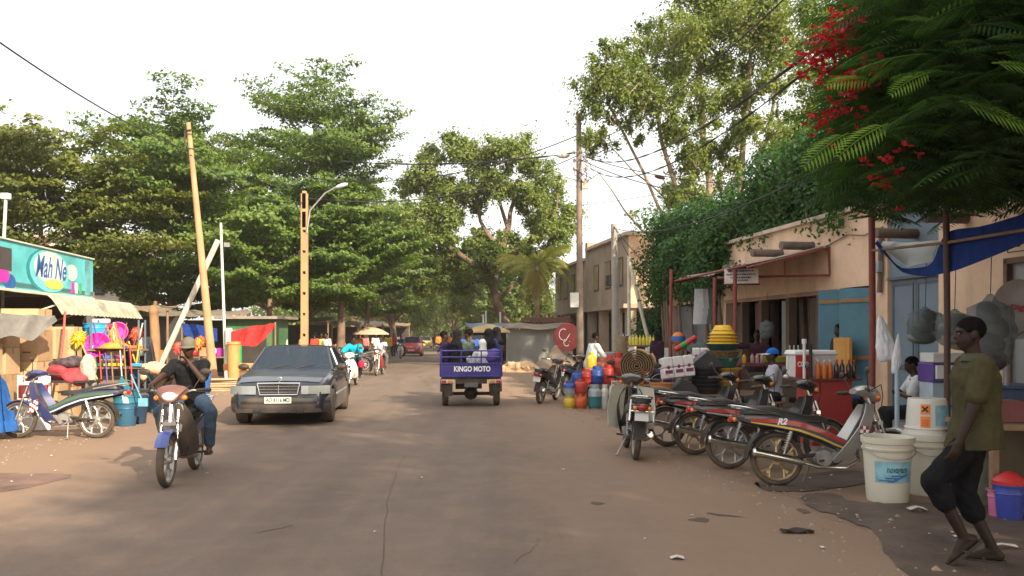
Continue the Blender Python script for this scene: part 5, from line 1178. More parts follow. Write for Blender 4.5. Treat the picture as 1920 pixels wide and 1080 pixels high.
onbed('woman in black headscarf with a white edge in the tricycle', .42, .35, R(85), pel=(0, 0, .96), top=BLK2, bottom=NAVY, scarf=BLK2, hair=False, sleeve='long')
onbed('woman in dark veil on the right side rail of the tricycle', .62, .75, R(65), pel=(0, 0, 1.0), top=NAVY, bottom=BLK2, scarf=BLK2, hair=False, sleeve='long')
onbed('person in violet shirt leaning on the left side rail of the tricycle', -.47, .7, R(-70), pel=(0, -.05, .93), lean=-12, top=cloth('dark_violet_cloth', (.04, .025, .07)), bottom=DARKT, sleeve='long')
dr = onbed('tricycle driver in a blue shirt beyond the passengers', 0, 1.55, 0, pel=(0, 0, .98), hands=((-.36, .42, 1.12), (.36, .42, 1.12)), feet=((-.25, .3, .45), (.25, .3, .45)), top=cloth('blue_work_shirt', (.05, .10, .35)), bottom=DARKT)
m = MB()
m.ell((0, 0, .16), (.24, .16, .16), 12, 8); m.ell((.12, .05, .25), (.16, .14, .1), 10, 6); o = m.build('cloth_bundle', cloth('violet_white_print', (.12, .09, .34), .4)); remesh(o, .03)
o.location = V(t.location)+V((.42, -.15, .95)); tag(o, 'violet and white cloth bundle in the corner of the tricycle bed', 'bundle')
# the walking man
OLIVE = cloth('olive_tshirt', (.058, .052, .025), .1); SHORTS = cloth('black_shorts', (.010, .010, .012))
wp = GX(1832, 5.95)
person('man in olive shirt and black shorts walking past the white buckets', (wp.x, wp.y, 0), R(72), pel=(0, 0, .915), lean=2, twist=8, feet=((-.07, .09, .19), (.09, -.12, .085)), footpitch=(-42, 0), kpole=((-.05, 1, .15), (.05, 1, 0)),
       hands=((-.26, .17, .80), (.30, -.05, .78)), epole=((-.3, -1, -.2), (.3, -1, -.2)), top=OLIVE, bottom=SHORTS, legs='knee', hem=1, vox=.0085, fingers=True, collar=mat('dark_collar', (.05, .055, .03), .9), shoe=SANDAL, H=1.02, hpit=-3, skin=mat('deep_brown_skin', (.03, .016, .011), .55, 0, .12, 12, spec=.25))
# ------------------------------------------------------------------ right side: posts, tarps, goods, sellers
WOOD = mat('worn_wood', (.20, .125, .075), .85, 0, .3, 4, .3, dust=.2)
def rod(name, label, cat, pts, r, mt, group=None, n=10, rr=None):
    o = V(pts[0]); o = V((o.x, o.y, 0)); m = MB(); m.tube([V(p)-o for p in pts], rr or r, n); ob = m.build(name, mt); ob.location = o; return tag(ob, label, cat, group)
def solid(mb, name, label, cat, loc, mt, group=None, rz=0, bev=0, smooth=38):
    o = mb.build(name, mt, None, smooth, bev); o.location = loc; o.rotation_euler = (0, 0, rz); return tag(o, label, cat, group)
PL = lambda n, c: mat(n, c, .42, 0, .06, 4, dust=.1)
YEL, TEAL, BLU, RED, ORG, PUR, WHT, DGR, MAG, LIM, NAV, CYA = (PL(*a) for a in (('yellow_plastic', (.72, .45, .02)), ('teal_plastic', (.02, .16, .15)), ('blue_plastic', (.02, .13, .42)), ('red_plastic', (.48, .02, .025)), ('orange_plastic', (.65, .16, .02)), ('purple_plastic', (.10, .05, .28)), ('white_plastic', (.62, .60, .54)), ('dark_grey_plastic', (.028, .03, .038)), ('magenta_plastic', (.62, .02, .38)), ('lime_plastic', (.45, .52, .05)), ('petrol_plastic', (.015, .10, .19)), ('sky_blue_plastic', (.02, .32, .62))))
CREAM = mat('aged_white_plastic', (.60, .57, .47), .5, 0, .08, 3, .05, dust=.14)
CARD = mat('cardboard', (.40, .25, .135), .9, 0, .14, 3, .15); BAG = glassmat('clear_plastic_bag', (.2, .22, .22), .62); BAG.node_tree.nodes['Principled BSDF'].inputs['Roughness'].default_value = .25
# white drums
def drum(label, loc, rt, rb, h, mt, lid=None, inv=False, name='bucket', group=None):
    t = thing(name, label, 'bucket', loc, 0, group); m = MB(); w_ = .008
    pr = [(rb*.97, 0), (rb, .012)]+[(lerp(rb, rt, z), h*z) for z in (.3, .6, .78)]+[(lerp(rb, rt, .8)+.012, h*.80), (lerp(rb, rt, .83)+.013, h*.83), (lerp(rb, rt, .84), h*.84), (lerp(rb, rt, .9), h*.9), (lerp(rb, rt, .91)+.014, h*.91), (rt+.014, h*.965), (rt+.014, h), (rt-.006, h), (rt-.012, h*.97), (lerp(rb, rt, .4)-.012, h*.4), (rb-.012, .03), (.01, .028)]
    if inv: pr = [(r, h-z) for r, z in pr]
    m.lathe(pr, n=36); b_ = m.build('shell', mt, t, 40); 
    if not inv:
        m = MB(); zz = h*.86; pts = [(((lerp(rb, rt, .86)+.02)*cos(a)), -(lerp(rb, rt, .86)+.02)*sin(a)*1.0-.0, zz-.11*sin(a)) for a in np.linspace(0, PI, 15)]; m.tube(pts, .006, 6); m.build('handle', STEEL, t)
    return t
LBL = mat('pale_blue_label', (.22, .42, .50), .5, 0, .35, 6); TXG = mat('dark_teal_print', (.03, .14, .16), .6)
def band(t, r0, r1, z0, z1, a0, a1, mt, off=.003, nm='label', par=None):
    m = MB(); g = [[V(((lerp(r0, r1, v)+off)*sin(a), -(lerp(r0, r1, v)+off)*cos(a), lerp(z0, z1, v))) for a in np.linspace(a0, a1, 14)] for v in (0, 1)]
    m.sheet(g, .002); return m.build(nm, mt, par or t, 60)
t = drum('open white plastic drum with a pale blue label nearest the moped row', G(1664, 938), .232, .19, .62, CREAM)
l = band(t, .203, .217, .2, .4, -.95, .75, LBL); textmesh('lettering', 'novagam', .09, TXG, l, shear=.25, loc=(0, -.2175, .325), rot=(R(90), 0, 0), width=.2, bend=.2145, bold=.002)
for i in range(7): band(t, .2035+i*.0015, .2045+i*.0015, .205+i*.011, .215+i*.012, -.4+.13*i-.5*(i % 2), -.1+.1*i, mat('deep_blue_print', (.03, .16, .38), .5), .0045, 'print', l)
t = drum('closed cream plastic drum standing behind the open one', G(1738, 925), .225, .185, .60, CREAM)
t = drum('white bucket upside down with an orange hazard label, on top of the cream drum', V(G(1738, 925))+V((0, 0, .602)), .205, .18, .36, WHT, inv=True)
l = band(t, .195, .186, .1, .3, -.05, 1.0, LBL)
HZO = mat('hazard_orange', (.75, .22, .03), .5)
l = band(t, .192, .185, .21, .31, -.75, -.3, HZO, nm='hazard_label'); m = MB()
for s in (-1, 1): m.box((0, 0, 0), (.075, .003, .017), (0, R(45*s), 0))
x = m.build('cross_mark', BLACKI, l); x.location = (-.0995, -.1655, .262); x.rotation_euler = (R(-4), 0, R(-31))
l2 = band(t, .197, .192, .08, .19, -.75, -.3, HZO, nm='hazard_label')
for i in range(4): band(t, .196-.001*i, .1955-.001*i, .095+i*.018, .103+i*.018, -.7, -.36, mat('hazard_print', (.45, .07, .02), .6), .0045, 'print', l2)
# posts
rod('post', 'red oxide pole holding the blue tarp, between the teal door and the blue doors', 'pole', [GX(1634, 11.6), P(1636, 600, 11.6), P(1634, 358, 11.6)], .045, REDP)
rod('post', 'dark brown pole in front of the walking man, holding the blue tarp', 'pole', [GX(1776, 9.6), P(1776, 600, 9.6), P(1773, 270, 9.6)], .035, mat('dark_brown_pole', (.07, .035, .03), .7, dust=.1))
for px, py, D, lab in ((1258, 505, 21.0, 'red pole at the far corner of the sheet metal awning'), (1340, 520, 18.0, 'red pole in the middle of the awning'), (1378, 505, 17.2, 'red pole near the yellow basins')):
    rod('post', lab, 'pole', [GX(px, D), P(px, py, D)], .04, REDP, 'red awning poles')
# sheet metal awning with its red bars and the board
A, B = P(1265, 527, 21.0), P(1400, 497, 16.6); C_, D_ = FP(16.9, 3.38, .02), FP(21.6, 3.32, .02)
t = thing('awning', 'rusty sheet metal awning with red bars over the pavement', 'awning', (A.x, A.y, 0)); o = V((A.x, A.y, 0)); m = MB(); g = []
for u in range(41):
    f = u/40; a = A.lerp(B, f); b_ = D_.lerp(C_, f); g.append([a.lerp(b_, v)+V((0, 0, .018*sin(u*2.6)+(.05*sin(f*9) if v == 0 else 0)))-o for v in (0, .35, .7, 1)])
m.sheet(g, .006); m.build('sheet', mat('rusted_tin_sheet', (.30, .26, .22), .6, .4, .3, 2, .1, dust=.35), t)
m = MB(); m.tube([P(1345, 521, 17.9)-o, P(1556, 516, 16.9)-o], .028, 6); m.tube([P(1356, 533, 17.9)-o, P(1424, 533, 17.4)-o], .02, 6); m.tube([P(1472, 516, 17)-o, P(1472, 490, 17)-o], .02, 6); m.tube([P(1556, 516, 16.9)-o, P(1553, 465, 16.9)-o], .024, 6)
m.tube([A-o, B-o], .025, 6); m.tube([A-o-V((0, 0, .05)), D_-o-V((0, 0, .05))], .025, 6); m.tube([B-o-V((0, 0, .05)), C_-o-V((0, 0, .05))], .025, 6); m.build('bar', REDP, t)
m = MB(); p0, p1 = P(1358, 532, 17.6)-o, P(1422, 531, 17.2)-o; hh = V((0, 0, .30)); m.loft([[p0, p1, p1+hh, p0+hh], [p+V((.02, .06, 0)) for p in (p0, p1, p1+hh, p0+hh)]])
s_ = m.build('signboard', mat('faded_white_board', (.58, .52, .46), .7, dust=.25), t); an_ = math.atan2(p1.y-p0.y, p1.x-p0.x)
r_ = random.Random(9); dx = (p1-p0); ln_ = dx.length; dx = dx/ln_
for z, a, b_ in ((.235, .12, .88), (.165, .08, .92), (.1, .2, .8), (.045, .3, .7)):
    u = a; m = MB(); m.box(p0+dx*ln_*(a+b_)/2+V((-.002, -.0055, z+.02)), (ln_*(b_-a), .003, .006), (0, 0, an_))
    while u < b_: wd = r_.uniform(.015, .04); m.box(p0+dx*ln_*u+V((-.002, -.006, z+.02)), (ln_*wd, .004, r_.uniform(.025, .04)), (0, 0, an_)); u += wd+r_.choice((.008, .008, .03))
    m.build('lettering', mat('dark_blue_print_faded', (.06, .07, .16), .7), s_)
# blue and white tarp
def tarp(name, label, top, bot, mt, wav=.05, th=.006, rows=7, seed=1):
    r_ = random.Random(seed); t0 = V(top[0]); o = V((t0.x, t0.y, 0)); n = 25; g = []
    def along(pl, f):
        k = f*(len(pl)-1); i = min(int(k), len(pl)-2); return V(pl[i]).lerp(V(pl[i+1]), k-i)
    def sm(pl, f): return (along(pl, max(0, f-.04))+along(pl, f)*2+along(pl, min(1, f+.04)))/4
    for v in range(rows):
        f = v/(rows-1); row = []
        for u in range(n):
            q = u/(n-1); p = sm(top, q).lerp(sm(bot, q), f); nn = V((.3, -1, .2)); p = p+nn*wav*(sin(q*17+f*3+seed)*.6+sin(q*31+f*7)*.3)*sin(PI*min(1, f*.8+.15)); row.append(p-o)
        g.append(row)
    m = MB(); m.sheet(g, th); ob = m.build(name, mt, None, 60); ob.location = o; return tag(ob, label, 'tarp')
TB1 = cloth('blue_tarp', (.012, .032, .15), .25); TB2 = cloth('navy_tarp', (.014, .022, .075), .2); TW = cloth('white_tarp', (.60, .60, .58), .06)
tarp('tarpaulin', 'sagging blue and navy tarp hung between the poles above the walking man', [P(1640, 447, 11.5), P(1690, 505, 10.8), P(1745, 500, 10.2), P(1775, 432, 9.7), P(1840, 425, 9), P(1935, 396, 8)], [P(1642, 455, 11.4), P(1690, 512, 10.6), P(1740, 518, 10), P(1790, 508, 9.5), P(1850, 485, 8.9), P(1940, 448, 8)], TB1, .05, seed=2)
tarp('tarpaulin', 'white inner tarp showing above the blue sagging tarp', [P(1655, 452, 12.2), P(1700, 455, 12), P(1760, 450, 11.6)], [P(1650, 462, 11.5), P(1700, 500, 10.9), P(1750, 488, 10.4)], TW, .03, seed=4)
rod('washing_pole', 'thin pole under the blue tarp from which wrapped basins hang', 'pole', [P(1634, 470, 11.6), P(1776, 455, 9.6), P(1990, 420, 7.6)], .018, WOOD)
# wrapped bundles of basins hanging, plastic bags
def hang(label, px, y0, y1, D, wpx, dark, n, seed):
    r_ = random.Random(seed); c = P(px, (y0+y1)/2, D); W_ = wpx/F*D/2; Hh = (y1-y0)/F*D/2; t = thing('wrapped_bundle', label, 'bundle', c); m = MB()
    for i in range(n):
        z = Hh*(.75-1.5*i/max(1, n-1)); rr = W_*(.62+.3*min(1, i/(n-1)*1.6))*r_.uniform(.85, 1.05); m.ell((r_.gauss(0, W_*.12), r_.gauss(0, .03), z), (rr, rr*.7, Hh*.42), 16, 8, rot=(r_.gauss(0, .4), r_.gauss(0, .4), 0))
    m.build('basin', dark, t, 50); m = MB(); rings = []
    for k in range(12):
        f = k/11; z = Hh*(1.35-2.42*f); rr = W_*(.12 if k == 0 else (.35 if k == 1 else .8+.3*sin(PI*f)))*(1 if k < 11 else .5)
        rings.append([V((rr*(1+.12*sin(j*3.1+k))*cos(2*PI*j/18), rr*.8*(1+.12*cos(j*2.7+k*2))*sin(2*PI*j/18), z)) for j in range(18)])
    m.loft(rings); m.build('plastic_wrap', BAG, t, 60); m = MB(); m.tube([(0, 0, Hh*1.3), (.02, .01, Hh*1.3+.55)], .005, 5); m.build('string', BLACKPL, t); return t
hang('clear plastic sack of green grey basins hanging before the blue doors', 1735, 585, 640, 10.6, 58, mat('olive_grey_enamel', (.10, .11, .09), .4, 0, .4, 5), 3, 1)
hang('big clear plastic sack of dark basins hanging before the grey door', 1857, 572, 690, 9.0, 78, DGR, 4, 3)
hang('clear sack of pale basins half hidden behind the walking man', 1790, 590, 650, 9.9, 60, mat('pale_enamel', (.4, .38, .3), .4), 3, 6)
def bagof(label, px, y0, y1, D, wpx, seed, sl=.5):
    r_ = random.Random(seed); c = P(px, (y0+y1)/2, D); W_ = wpx/F*D/2; Hh = (y1-y0)/F*D/2; m = MB(); rings = []
    for k in range(17):
        f = k/16; rr = W_*(.10 if k < 1 else .16+.88*min(1, f*1.5)**.8)*(1 if k < 15 else (.9 if k == 15 else .6)); sx = W_*sl*(f-.5)*2
        rings.append([V((sx+rr*(1+.10*sin(j*2.2+k*.9+seed)+r_.gauss(0, .05))*cos(2*PI*j/22), rr*.5*sin(2*PI*j/22)*(1+.25*cos(j*3+k*.7)+r_.gauss(0, .08)), Hh*(1-2*f)+r_.gauss(0, Hh*.025)+(Hh*.12*cos(2*PI*j/22) if k > 12 else 0))) for j in range(22)])
    m.loft(rings); o = solid(m, 'plastic_bag', label, 'plastic bag', c, mat('white_plastic_film', (.80, .82, .86), .35, 0, .08, 14, .15), smooth=180); sm_ = o.modifiers.new('soften', 'SUBSURF'); sm_.levels = sm_.render_levels = 2; return o
bagof('large white plastic bag hanging right of the red pole', 1658, 592, 676, 11.3, 36, 1, .45); bagof('slim white plastic bag hanging beside the larger one', 1682, 625, 698, 11.2, 17, 2, -.3)
t = thing('pole_stand', 'white pole stand with curved feet under the slim plastic bag', 'stand', GX(1682, 11.1)); m = MB(); m.tube([(0, 0, .35), (0, 0, 1.15)], .03, 10); m.build('pole', mat('pale_blue_paint', (.42, .52, .60), .5), t); m = MB()
for a in (0, 1.57, 3.14, 4.71): m.tube([(.0, 0, .38), (.25*cos(a), .25*sin(a), .34), (.38*cos(a), .38*sin(a), .02)], .022, 8)
m.build('foot', WHITEP, t)
# satellite dish
t = thing('satellite_dish', 'grey satellite dish with red lettering on a post by the grey door', 'satellite dish', GX(1900, 9.4)); m = MB(); g = []
for i in range(9):
    rr = .30*i/8+.001; g.append([V((rr*cos(2*PI*j/28), -.02-.09*(i/8)**2, 1.88+rr*1.08*sin(2*PI*j/28))) for j in range(29)])
m.sheet(g, .008); d = m.build('dish', mat('pale_grey_enamel', (.36, .35, .35), .5, dust=.12), t, 60)
m = MB(); m.tube([(0, .12, 0), (0, .12, 1.7), (0, .02, 1.85)], .035, 10); m.tube([(0, -.1, 1.6), (0, -.45, 1.75)], .012, 6); m.box((0, -.45, 1.77), (.06, .1, .06)); m.build('mast', STEEL, t)
textmesh('lettering', 'Digital', .085, mat('faded_red_print', (.40, .05, .05), .6), d, loc=(.06, -.075, 1.90), rot=(R(90), 0, 0), width=.27, bold=.003)
m = MB(); m.box((-.125, -.072, 1.91), (.05, .004, .012)); m.box((-.125, -.072, 1.885), (.05, .004, .012)); m.box((-.103, -.072, 1.897), (.012, .004, .035)); m.build('emblem', MATS['faded_red_print'], d)
# the dark counter at the right edge
t = thing('counter', 'dark wooden counter at the right edge behind the walking man', 'table', GX(1935, 7.9)); m = MB(); m.box((0, 0, .78), (1.2, .8, .05)); m.build('top', WOOD, t, bev=.006); 
for x in (-.55, .55):
    for y in (-.35, .35): m = MB(); m.box((x, y, .38), (.06, .06, .76)); m.build('leg', WOOD, t)
m = MB(); m.box((0, .3, .4), (1.1, .03, .6)); m.build('back_board', mat('drab_brown_panel', (.1, .075, .05)), t)
def jar(label, loc, r, h, mt, capm, group=None, name='bottle', cat='bottle'):
    t = thing(name, label, cat, loc, 0, group); m = MB(); m.lathe([(r*.9, 0), (r, .01), (r, h*.62), (r*.8, h*.72), (r*.38, h*.82), (r*.36, h*.9)], n=14); m.build('body', mt, t); m = MB(); m.lathe([(r*.44, h*.88), (r*.46, h*.9), (r*.44, h), (.002, h)], n=12); m.build('cap', capm, t); return t
def tub(label, loc, rt, rb, h, mt, group=None, name='bucket', rz=0, rot=None, handle=True, cat='bucket'):
    t = thing(name, label, cat, loc, rz, group, rot); m = MB(); m.lathe([(rb*.96, 0), (rb, .01), (lerp(rb, rt, .72), h*.72), (lerp(rb, rt, .74)+.008, h*.74), (lerp(rb, rt, .8), h*.8), (rt, h*.96), (rt+.014, h*.97), (rt+.014, h), (rt-.004, h), (lerp(rb, rt, .5)-.006, h*.5), (rb-.008, .02), (.002, .02)], n=26); m.build('shell', mt, t)
    if handle: m = MB(); m.tube([((rt+.01)*cos(a), -.02, h*.95+(rt*.9)*sin(a)) for a in np.linspace(0, PI, 13)], .004, 5); m.build('handle', STEEL, t)
    return t
tub('blue violet bucket with a red lid on the ground right of the walking man', G(1893, 972), .125, .10, .30, mat('blue_violet_plastic', (.04, .06, .32), .4), handle=False)
m = MB(); m.lathe([(.135, 0), (.138, .03), (.12, .05), (.09, .07), (.05, .1), (.002, .11)], n=22); solid(m, 'red_disc', 'red lid on the blue violet bucket', 'lid', V(G(1893, 972))+V((0, 0, .301)), RED)
tub('pink plastic beaker beside the blue violet bucket', G(1868, 968), .07, .06, .24, mat('dusty_pink_plastic', (.45, .12, .25), .5), handle=False)
def sack(label, loc, rx, ry, h, mt, seed=1, name='sack', cat='sack', lean=0):
    r_ = random.Random(seed); m = MB(); rings = []
    for k in range(11):
        f = k/10; rr = (.86+.22*sin(PI*f*.9+.2)) if f < .8 else (1.0-.75*(f-.8)/.2); rings.append([V((rx*rr*(1+.06*sin(3*j+k))*cos(2*PI*j/20)+lean*f, ry*rr*(1+.06*cos(4*j+k*2))*sin(2*PI*j/20), h*f)) for j in range(20)])
    m.loft(rings); return solid(m, name, label, cat, loc, mt, smooth=60)
sack('grey green sack on the muddy ground behind the legs of the walking man', G(1818, 945), .17, .15, .52, cloth('grey_green_sacking', (.13, .135, .115)))
m = MB(); m.ell((0, 0, .04), (.07, .06, .045), 10, 6); m.ell((.08, .02, .03), (.05, .05, .035), 8, 6); solid(m, 'rag', 'crumpled blue and white rag lying on the grey green sack', 'rag', V(G(1818, 945))+V((-.02, -.02, .5)), mat('blue_white_rag', (.25, .35, .6), .8, 0, .8, 12))
m = MB(); m.box((0, 0, .1), (.3, .25, .2)); solid(m, 'storage_box', 'red brown box on the dark counter', 'box', V(GX(1935, 7.9))+V((-.35, -.1, .806)), mat('dull_red_panel', (.16, .05, .05)), bev=.01)
for i, (x, c, lb) in enumerate(((-.05, TEAL, 'teal bowl upside down on the dark counter'), (.2, DGR, 'black bowl upside down on the dark counter'))):
    m = MB(); m.lathe([(.15, 0), (.155, .01), (.12, .08), (.06, .12), (.002, .122)], n=20); solid(m, 'bowl', lb, 'bowl', V(GX(1935, 7.9))+V((x, -.15, .806)), c)
# seated man, display boxes
SHORTW = cloth('white_short_shirt', (.60, .61, .62), .05)
def stool(label, loc, h=.42, r=.17, mt=None):
    t = thing('stool', label, 'stool', loc); m = MB(); m.lathe([(r, h-.04), (r+.01, h-.02), (r, h), (.002, h)], n=20); m.build('seat', mt or WOOD, t)
    for a in (.8, 2.4, 3.9, 5.5): m = MB(); m.tube([(r*.7*cos(a), r*.7*sin(a), h-.04), (r*1.05*cos(a), r*1.05*sin(a), 0)], .02, 6); m.build('leg', mt or WOOD, t)
q = GX(1722, 11.9); stool('wooden stool under the seated man in white', q)
person('man in white short sleeved shirt sitting before the blue doors', q, R(75), pel=(0, 0, .53), lean=5, feet=((-.14, .42, .08), (.14, .40, .08)), hands=((-.06, .28, .80), (.08, .26, .84)), epole=((-1, -.3, -.6), (1, -.3, -.6)), top=SHORTW, bottom=DARKT, vox=.013, hpit=-10)
def carton(label, loc, d, rz=0, mt=None, group=None, tape=True, text=None, name='carton', cat='box'):
    t = thing(name, label, cat, loc, rz, group); m = MB(); m.box((0, 0, d[2]/2), d); b_ = m.build('body', mt or CARD, t, bev=.004)
    if tape: m = MB(); m.box((0, 0, d[2]+.001), (d[0]*.99, .05, .003)); m.box((-d[0]/2-.001, 0, d[2]-.05), (.003, .05, .1)); m.box((d[0]/2+.001, 0, d[2]-.05), (.003, .05, .1)); m.build('tape', mat('brown_tape', (.30, .18, .09), .35), t)
    if text:
        m = MB(); m.box((-d[0]*.12, -d[1]/2-.0015, d[2]*.55), (d[0]*.3, .002, d[2]*.18)); m.box((d[0]*.2, -d[1]/2-.0015, d[2]*.3), (d[0]*.22, .002, d[2]*.05)); m.build('printed_mark', text, t)
    return t
t = thing('display_rack', 'purple and white display rack of boxed goods beside the seated man', 'rack', GX(1772, 11.0)); m = MB(); m.box((0, 0, .5), (.5, .35, 1.0)); m.build('cabinet', mat('pale_blue_paint', (.4, .5, .58)), t, bev=.01); m = MB(); m.box((0, -.02, 1.12), (.54, .4, .24)); m.build('header', PUR, t, bev=.01)
for i in range(3): m = MB(); m.box((-.17+.17*i, -.24, 1.13), (.13, .05, .17)); m.build('box', WHITEP, t, bev=.004)
m = MB(); m.box((0, -.02, 1.31), (.5, .36, .12)); m.build('lid', WHITEP, t, bev=.01)
for i in range(3): m = MB(); m.box((0, -.19, .2+.25*i), (.46, .05, .03)); m.build('shelf', BLU, t)
m = MB(); m.box((0, 0, .5), (.6, .5, 1.0)); m.box((0, 0, 1.02), (.7, .6, .04)); solid(m, 'blue_chest', 'dark blue chest behind the walking man beside the hanging sack', 'chest', GX(1880, 9.7), mat('dark_blue_chest_paint', (.03, .08, .17), .5, dust=.2), bev=.012)
# crouching person in blue
q = GX(1605, 13.4); person('person in a blue shirt bent over beside the red drinks table', q, R(62), pel=(0, 0, .55), lean=52, feet=((-.16, .35, .08), (.14, .3, .08)), hands=((-.22, .75, .72), (.2, .72, .65)), top=cloth('deep_blue_shirt', (.015, .09, .19)), bottom=DARKT, vox=.015, sleeve='long'); stool('low stool under the bent person in blue', q, .42)
# red drinks table with its cooler box
t = thing('drinks_table', 'red painted box table carrying the white drinks cooler', 'table', GX(1545, 12.6), R(8)); m = MB(); m.box((0, 0, .47), (.62, .5, .94)); m.build('body', mat('bright_red_panel', (.42, .035, .03), .45, 0, .1, 2, dust=.15), t, bev=.01); m = MB(); m.box((-.05, 0, .955), (.95, .62, .03)); m.build('top', mat('dark_red_top', (.16, .04, .035), .6), t, bev=.006)
t = thing('cooler_box', 'white lidded drinks cooler with red front panel on the red table', 'cooler', V(GX(1520, 12.6))+V((0, 0, .972)), R(4)); m = MB(); m.box((0, 0, .17), (.62, .36, .34)); m.build('body', mat('cooler_white', (.58, .56, .54), .45), t, bev=.02); m = MB(); m.box((0, 0, .37), (.68, .40, .07), top=(.92, .9)); m.build('lid', WHITEP, t, bev=.02)
m = MB(); m.box((-.18, -.185, .17), (.25, .012, .32)); p = m.build('front_panel', RED, t, bev=.003); textmesh('lettering', 'COCA', .1, WHITEI, p, loc=(-.18, -.194, .2), rot=(R(90), 0, 0), width=.2, bold=.003)
for i in range(7): jar('orange soft drink bottle standing before the cooler' if i < 3 else 'dark soft drink bottle standing right of the cooler', V(GX(1520, 12.6))+V((.02+.088*i, -.24-.02*(i % 2), .972)), .036, .27, ORG if i < 3 else mat('dark_cola', (.03, .012, .01), .15, coat=.5), RED if i > 2 else WHITEP, 'soft drink bottles on the red table')
m = MB(); m.cyl((0, 0, 0), (0, 0, .56), .022); m.lathe([(.022, .5), (.035, .5), (.035, .57), (.002, .57)], n=12); solid(m, 'tube_stick', 'white plastic tube standing upright before the cooler', 'tube', V(GX(1508, 12.3))+V((0, 0, .972)), WHITEP)
m = MB(); m.cyl((0, 0, 0), (0, 0, .5), .025); solid(m, 'tube_stick', 'black tube standing beside the white one', 'tube', V(GX(1520, 12.32))+V((0, 0, .972)), BLACKPL)
m = MB(); m.cyl((0, 0, 0), (.02, 0, .3), .012); m.ell((0, 0, .02), (.05, .05, .03), 10, 6); solid(m, 'small_torch', 'small white torch on the left corner of the red table', 'torch', V(GX(1475, 12.5))+V((.0, 0, .972)), WHITEP)
# boy with blue cap
q = GX(1452, 14.2); stool('stool under the boy in the blue cap', q, .5); person('boy in pale shirt and blue cap with wide grey brim sitting behind the mopeds', q, R(80), pel=(0, 0, .62), lean=2, feet=((-.14, .35, .08), (.14, .33, .08)), hands=((-.1, .3, .75), (.1, .28, .75)), top=cloth('pale_lilac_shirt', (.42, .42, .48), .08), bottom=DARKT, vox=.013, hat=cap_hat(cloth('bright_blue_cap', (.015, .13, .5)), .17, cloth('grey_brim', (.4, .38, .37))), H=.98)
# long stall table with stacked basins, packs
t = thing('stall_table', 'low plank stall table under the basins behind the mopeds', 'table', GX(1318, 16.6), R(4)); m = MB()
for k in range(6): m.box((0, -.6+.22*k, .47), (2.5, .2, .035))
m.build('top', WOOD, t, bev=.004)
for x in (-1.15, 1.15):
    for y in (-.5, .5): m = MB(); m.box((x, y, .225), (.07, .07, .45)); m.build('leg', WOOD, t)
def basin(label, loc, r, h, mt, up=False, group='plastic basins stacked on the stall'):
    m = MB(); pr = [(r*.72, 0), (r*.74, .01), (r*.93, h*.85), (r*1.06, h*.9), (r*1.07, h), (r*1.0, h), (r*.9, h*.8), (r*.7, .03), (.002, .03)]
    if up: pr = [(a, h-b) for a, b in pr]
    m.lathe(pr, n=30); return solid(m, 'basin', label, 'basin', loc, mt, group)
q = V(GX(1355, 16.5)); z = .49
PATM = mat('patterned_brown_tin', (.28, .17, .08), .5, 0, .6, 16)
for lb, r, h, mt, up in (('wide olive yellow basin at the bottom of the tall stack', .33, .24, mat('olive_yellow_plastic', (.38, .27, .04), .5), False), ('wide ochre basin second from the bottom of the tall stack', .34, .24, mat('ochre_plastic', (.52, .33, .04), .5), False), ('dark teal tub in the middle of the tall stack', .32, .2, TEAL, False), ('brown patterned tin basin in the tall stack', .33, .13, PATM, False), ('dark green basin under the yellow ones in the tall stack', .34, .13, mat('dark_green_plastic', (.015, .07, .06), .5), False)): basin(lb, q+V((0, 0, z)), r, h, mt, up); z += h*.99+.002
for i in range(5): basin('bright yellow upturned basin near the top of the tall stack' if i < 4 else 'small yellow basin crowning the tall stack', q+V((0, 0, z)), .29-.014*i if i < 4 else .2, .1, YEL, True); z += .062 if i < 3 else .07
for i in range(6): basin('dark grey basin in the low stack left of the tall one', V(GX(1322, 16.2))+V((0, 0, .49+.075*i)), .30, .12, DGR, False, 'dark grey basins')
m = MB(); m.prism([(-.3, 0), (.3, 0), (.27, .1), (0, .3), (-.22, .12)], -.2, .2, 1); solid(m, 'folded_tarp', 'dark grey folded sheet on the low stack of basins', 'sheet', V(GX(1322, 16.2))+V((0, 0, .99)), DGR, bev=.01)
m = MB(); m.prism([(-.3, 0), (.28, 0), (.2, .16), (-.02, .3), (-.24, .1)], -.22, .22, 1); solid(m, 'folded_tarp', 'dark grey folded sheet under the white paper pack', 'sheet', V(GX(1280, 16.0))+V((0, 0, .49)), DGR, bev=.01)
def pack(label, loc, d, rz, rot=(0, 0, 0)):
    t = thing('paper_pack', label, 'pack', loc, rot=(rot[0], rot[1], rz)); m = MB(); nx = 3
    for i in range(nx):
        for j in range(2): m.box((-d[0]/2+(i+.5)*d[0]/nx, 0, d[2]*(.25+.5*j)), (d[0]/nx*.985, d[1], d[2]*.49))
    m.build('roll', mat('white_wrapped_rolls', (.62, .58, .58), .4, 0, .06), t, bev=.025, seg=3); m = MB()
    for i in range(nx): m.box((-d[0]/2+(i+.5)*d[0]/nx, -d[1]/2-.003, d[2]*.3), (d[0]/nx*.7, .004, d[2]*.16)); m.ell((-d[0]/2+(i+.5)*d[0]/nx, -d[1]/2-.003, d[2]*.52), (.03, .004, .035), 10, 6)
    m.build('printed_mark', mat('plum_print', (.16, .03, .07), .5, 0, .5, 30), t); return t
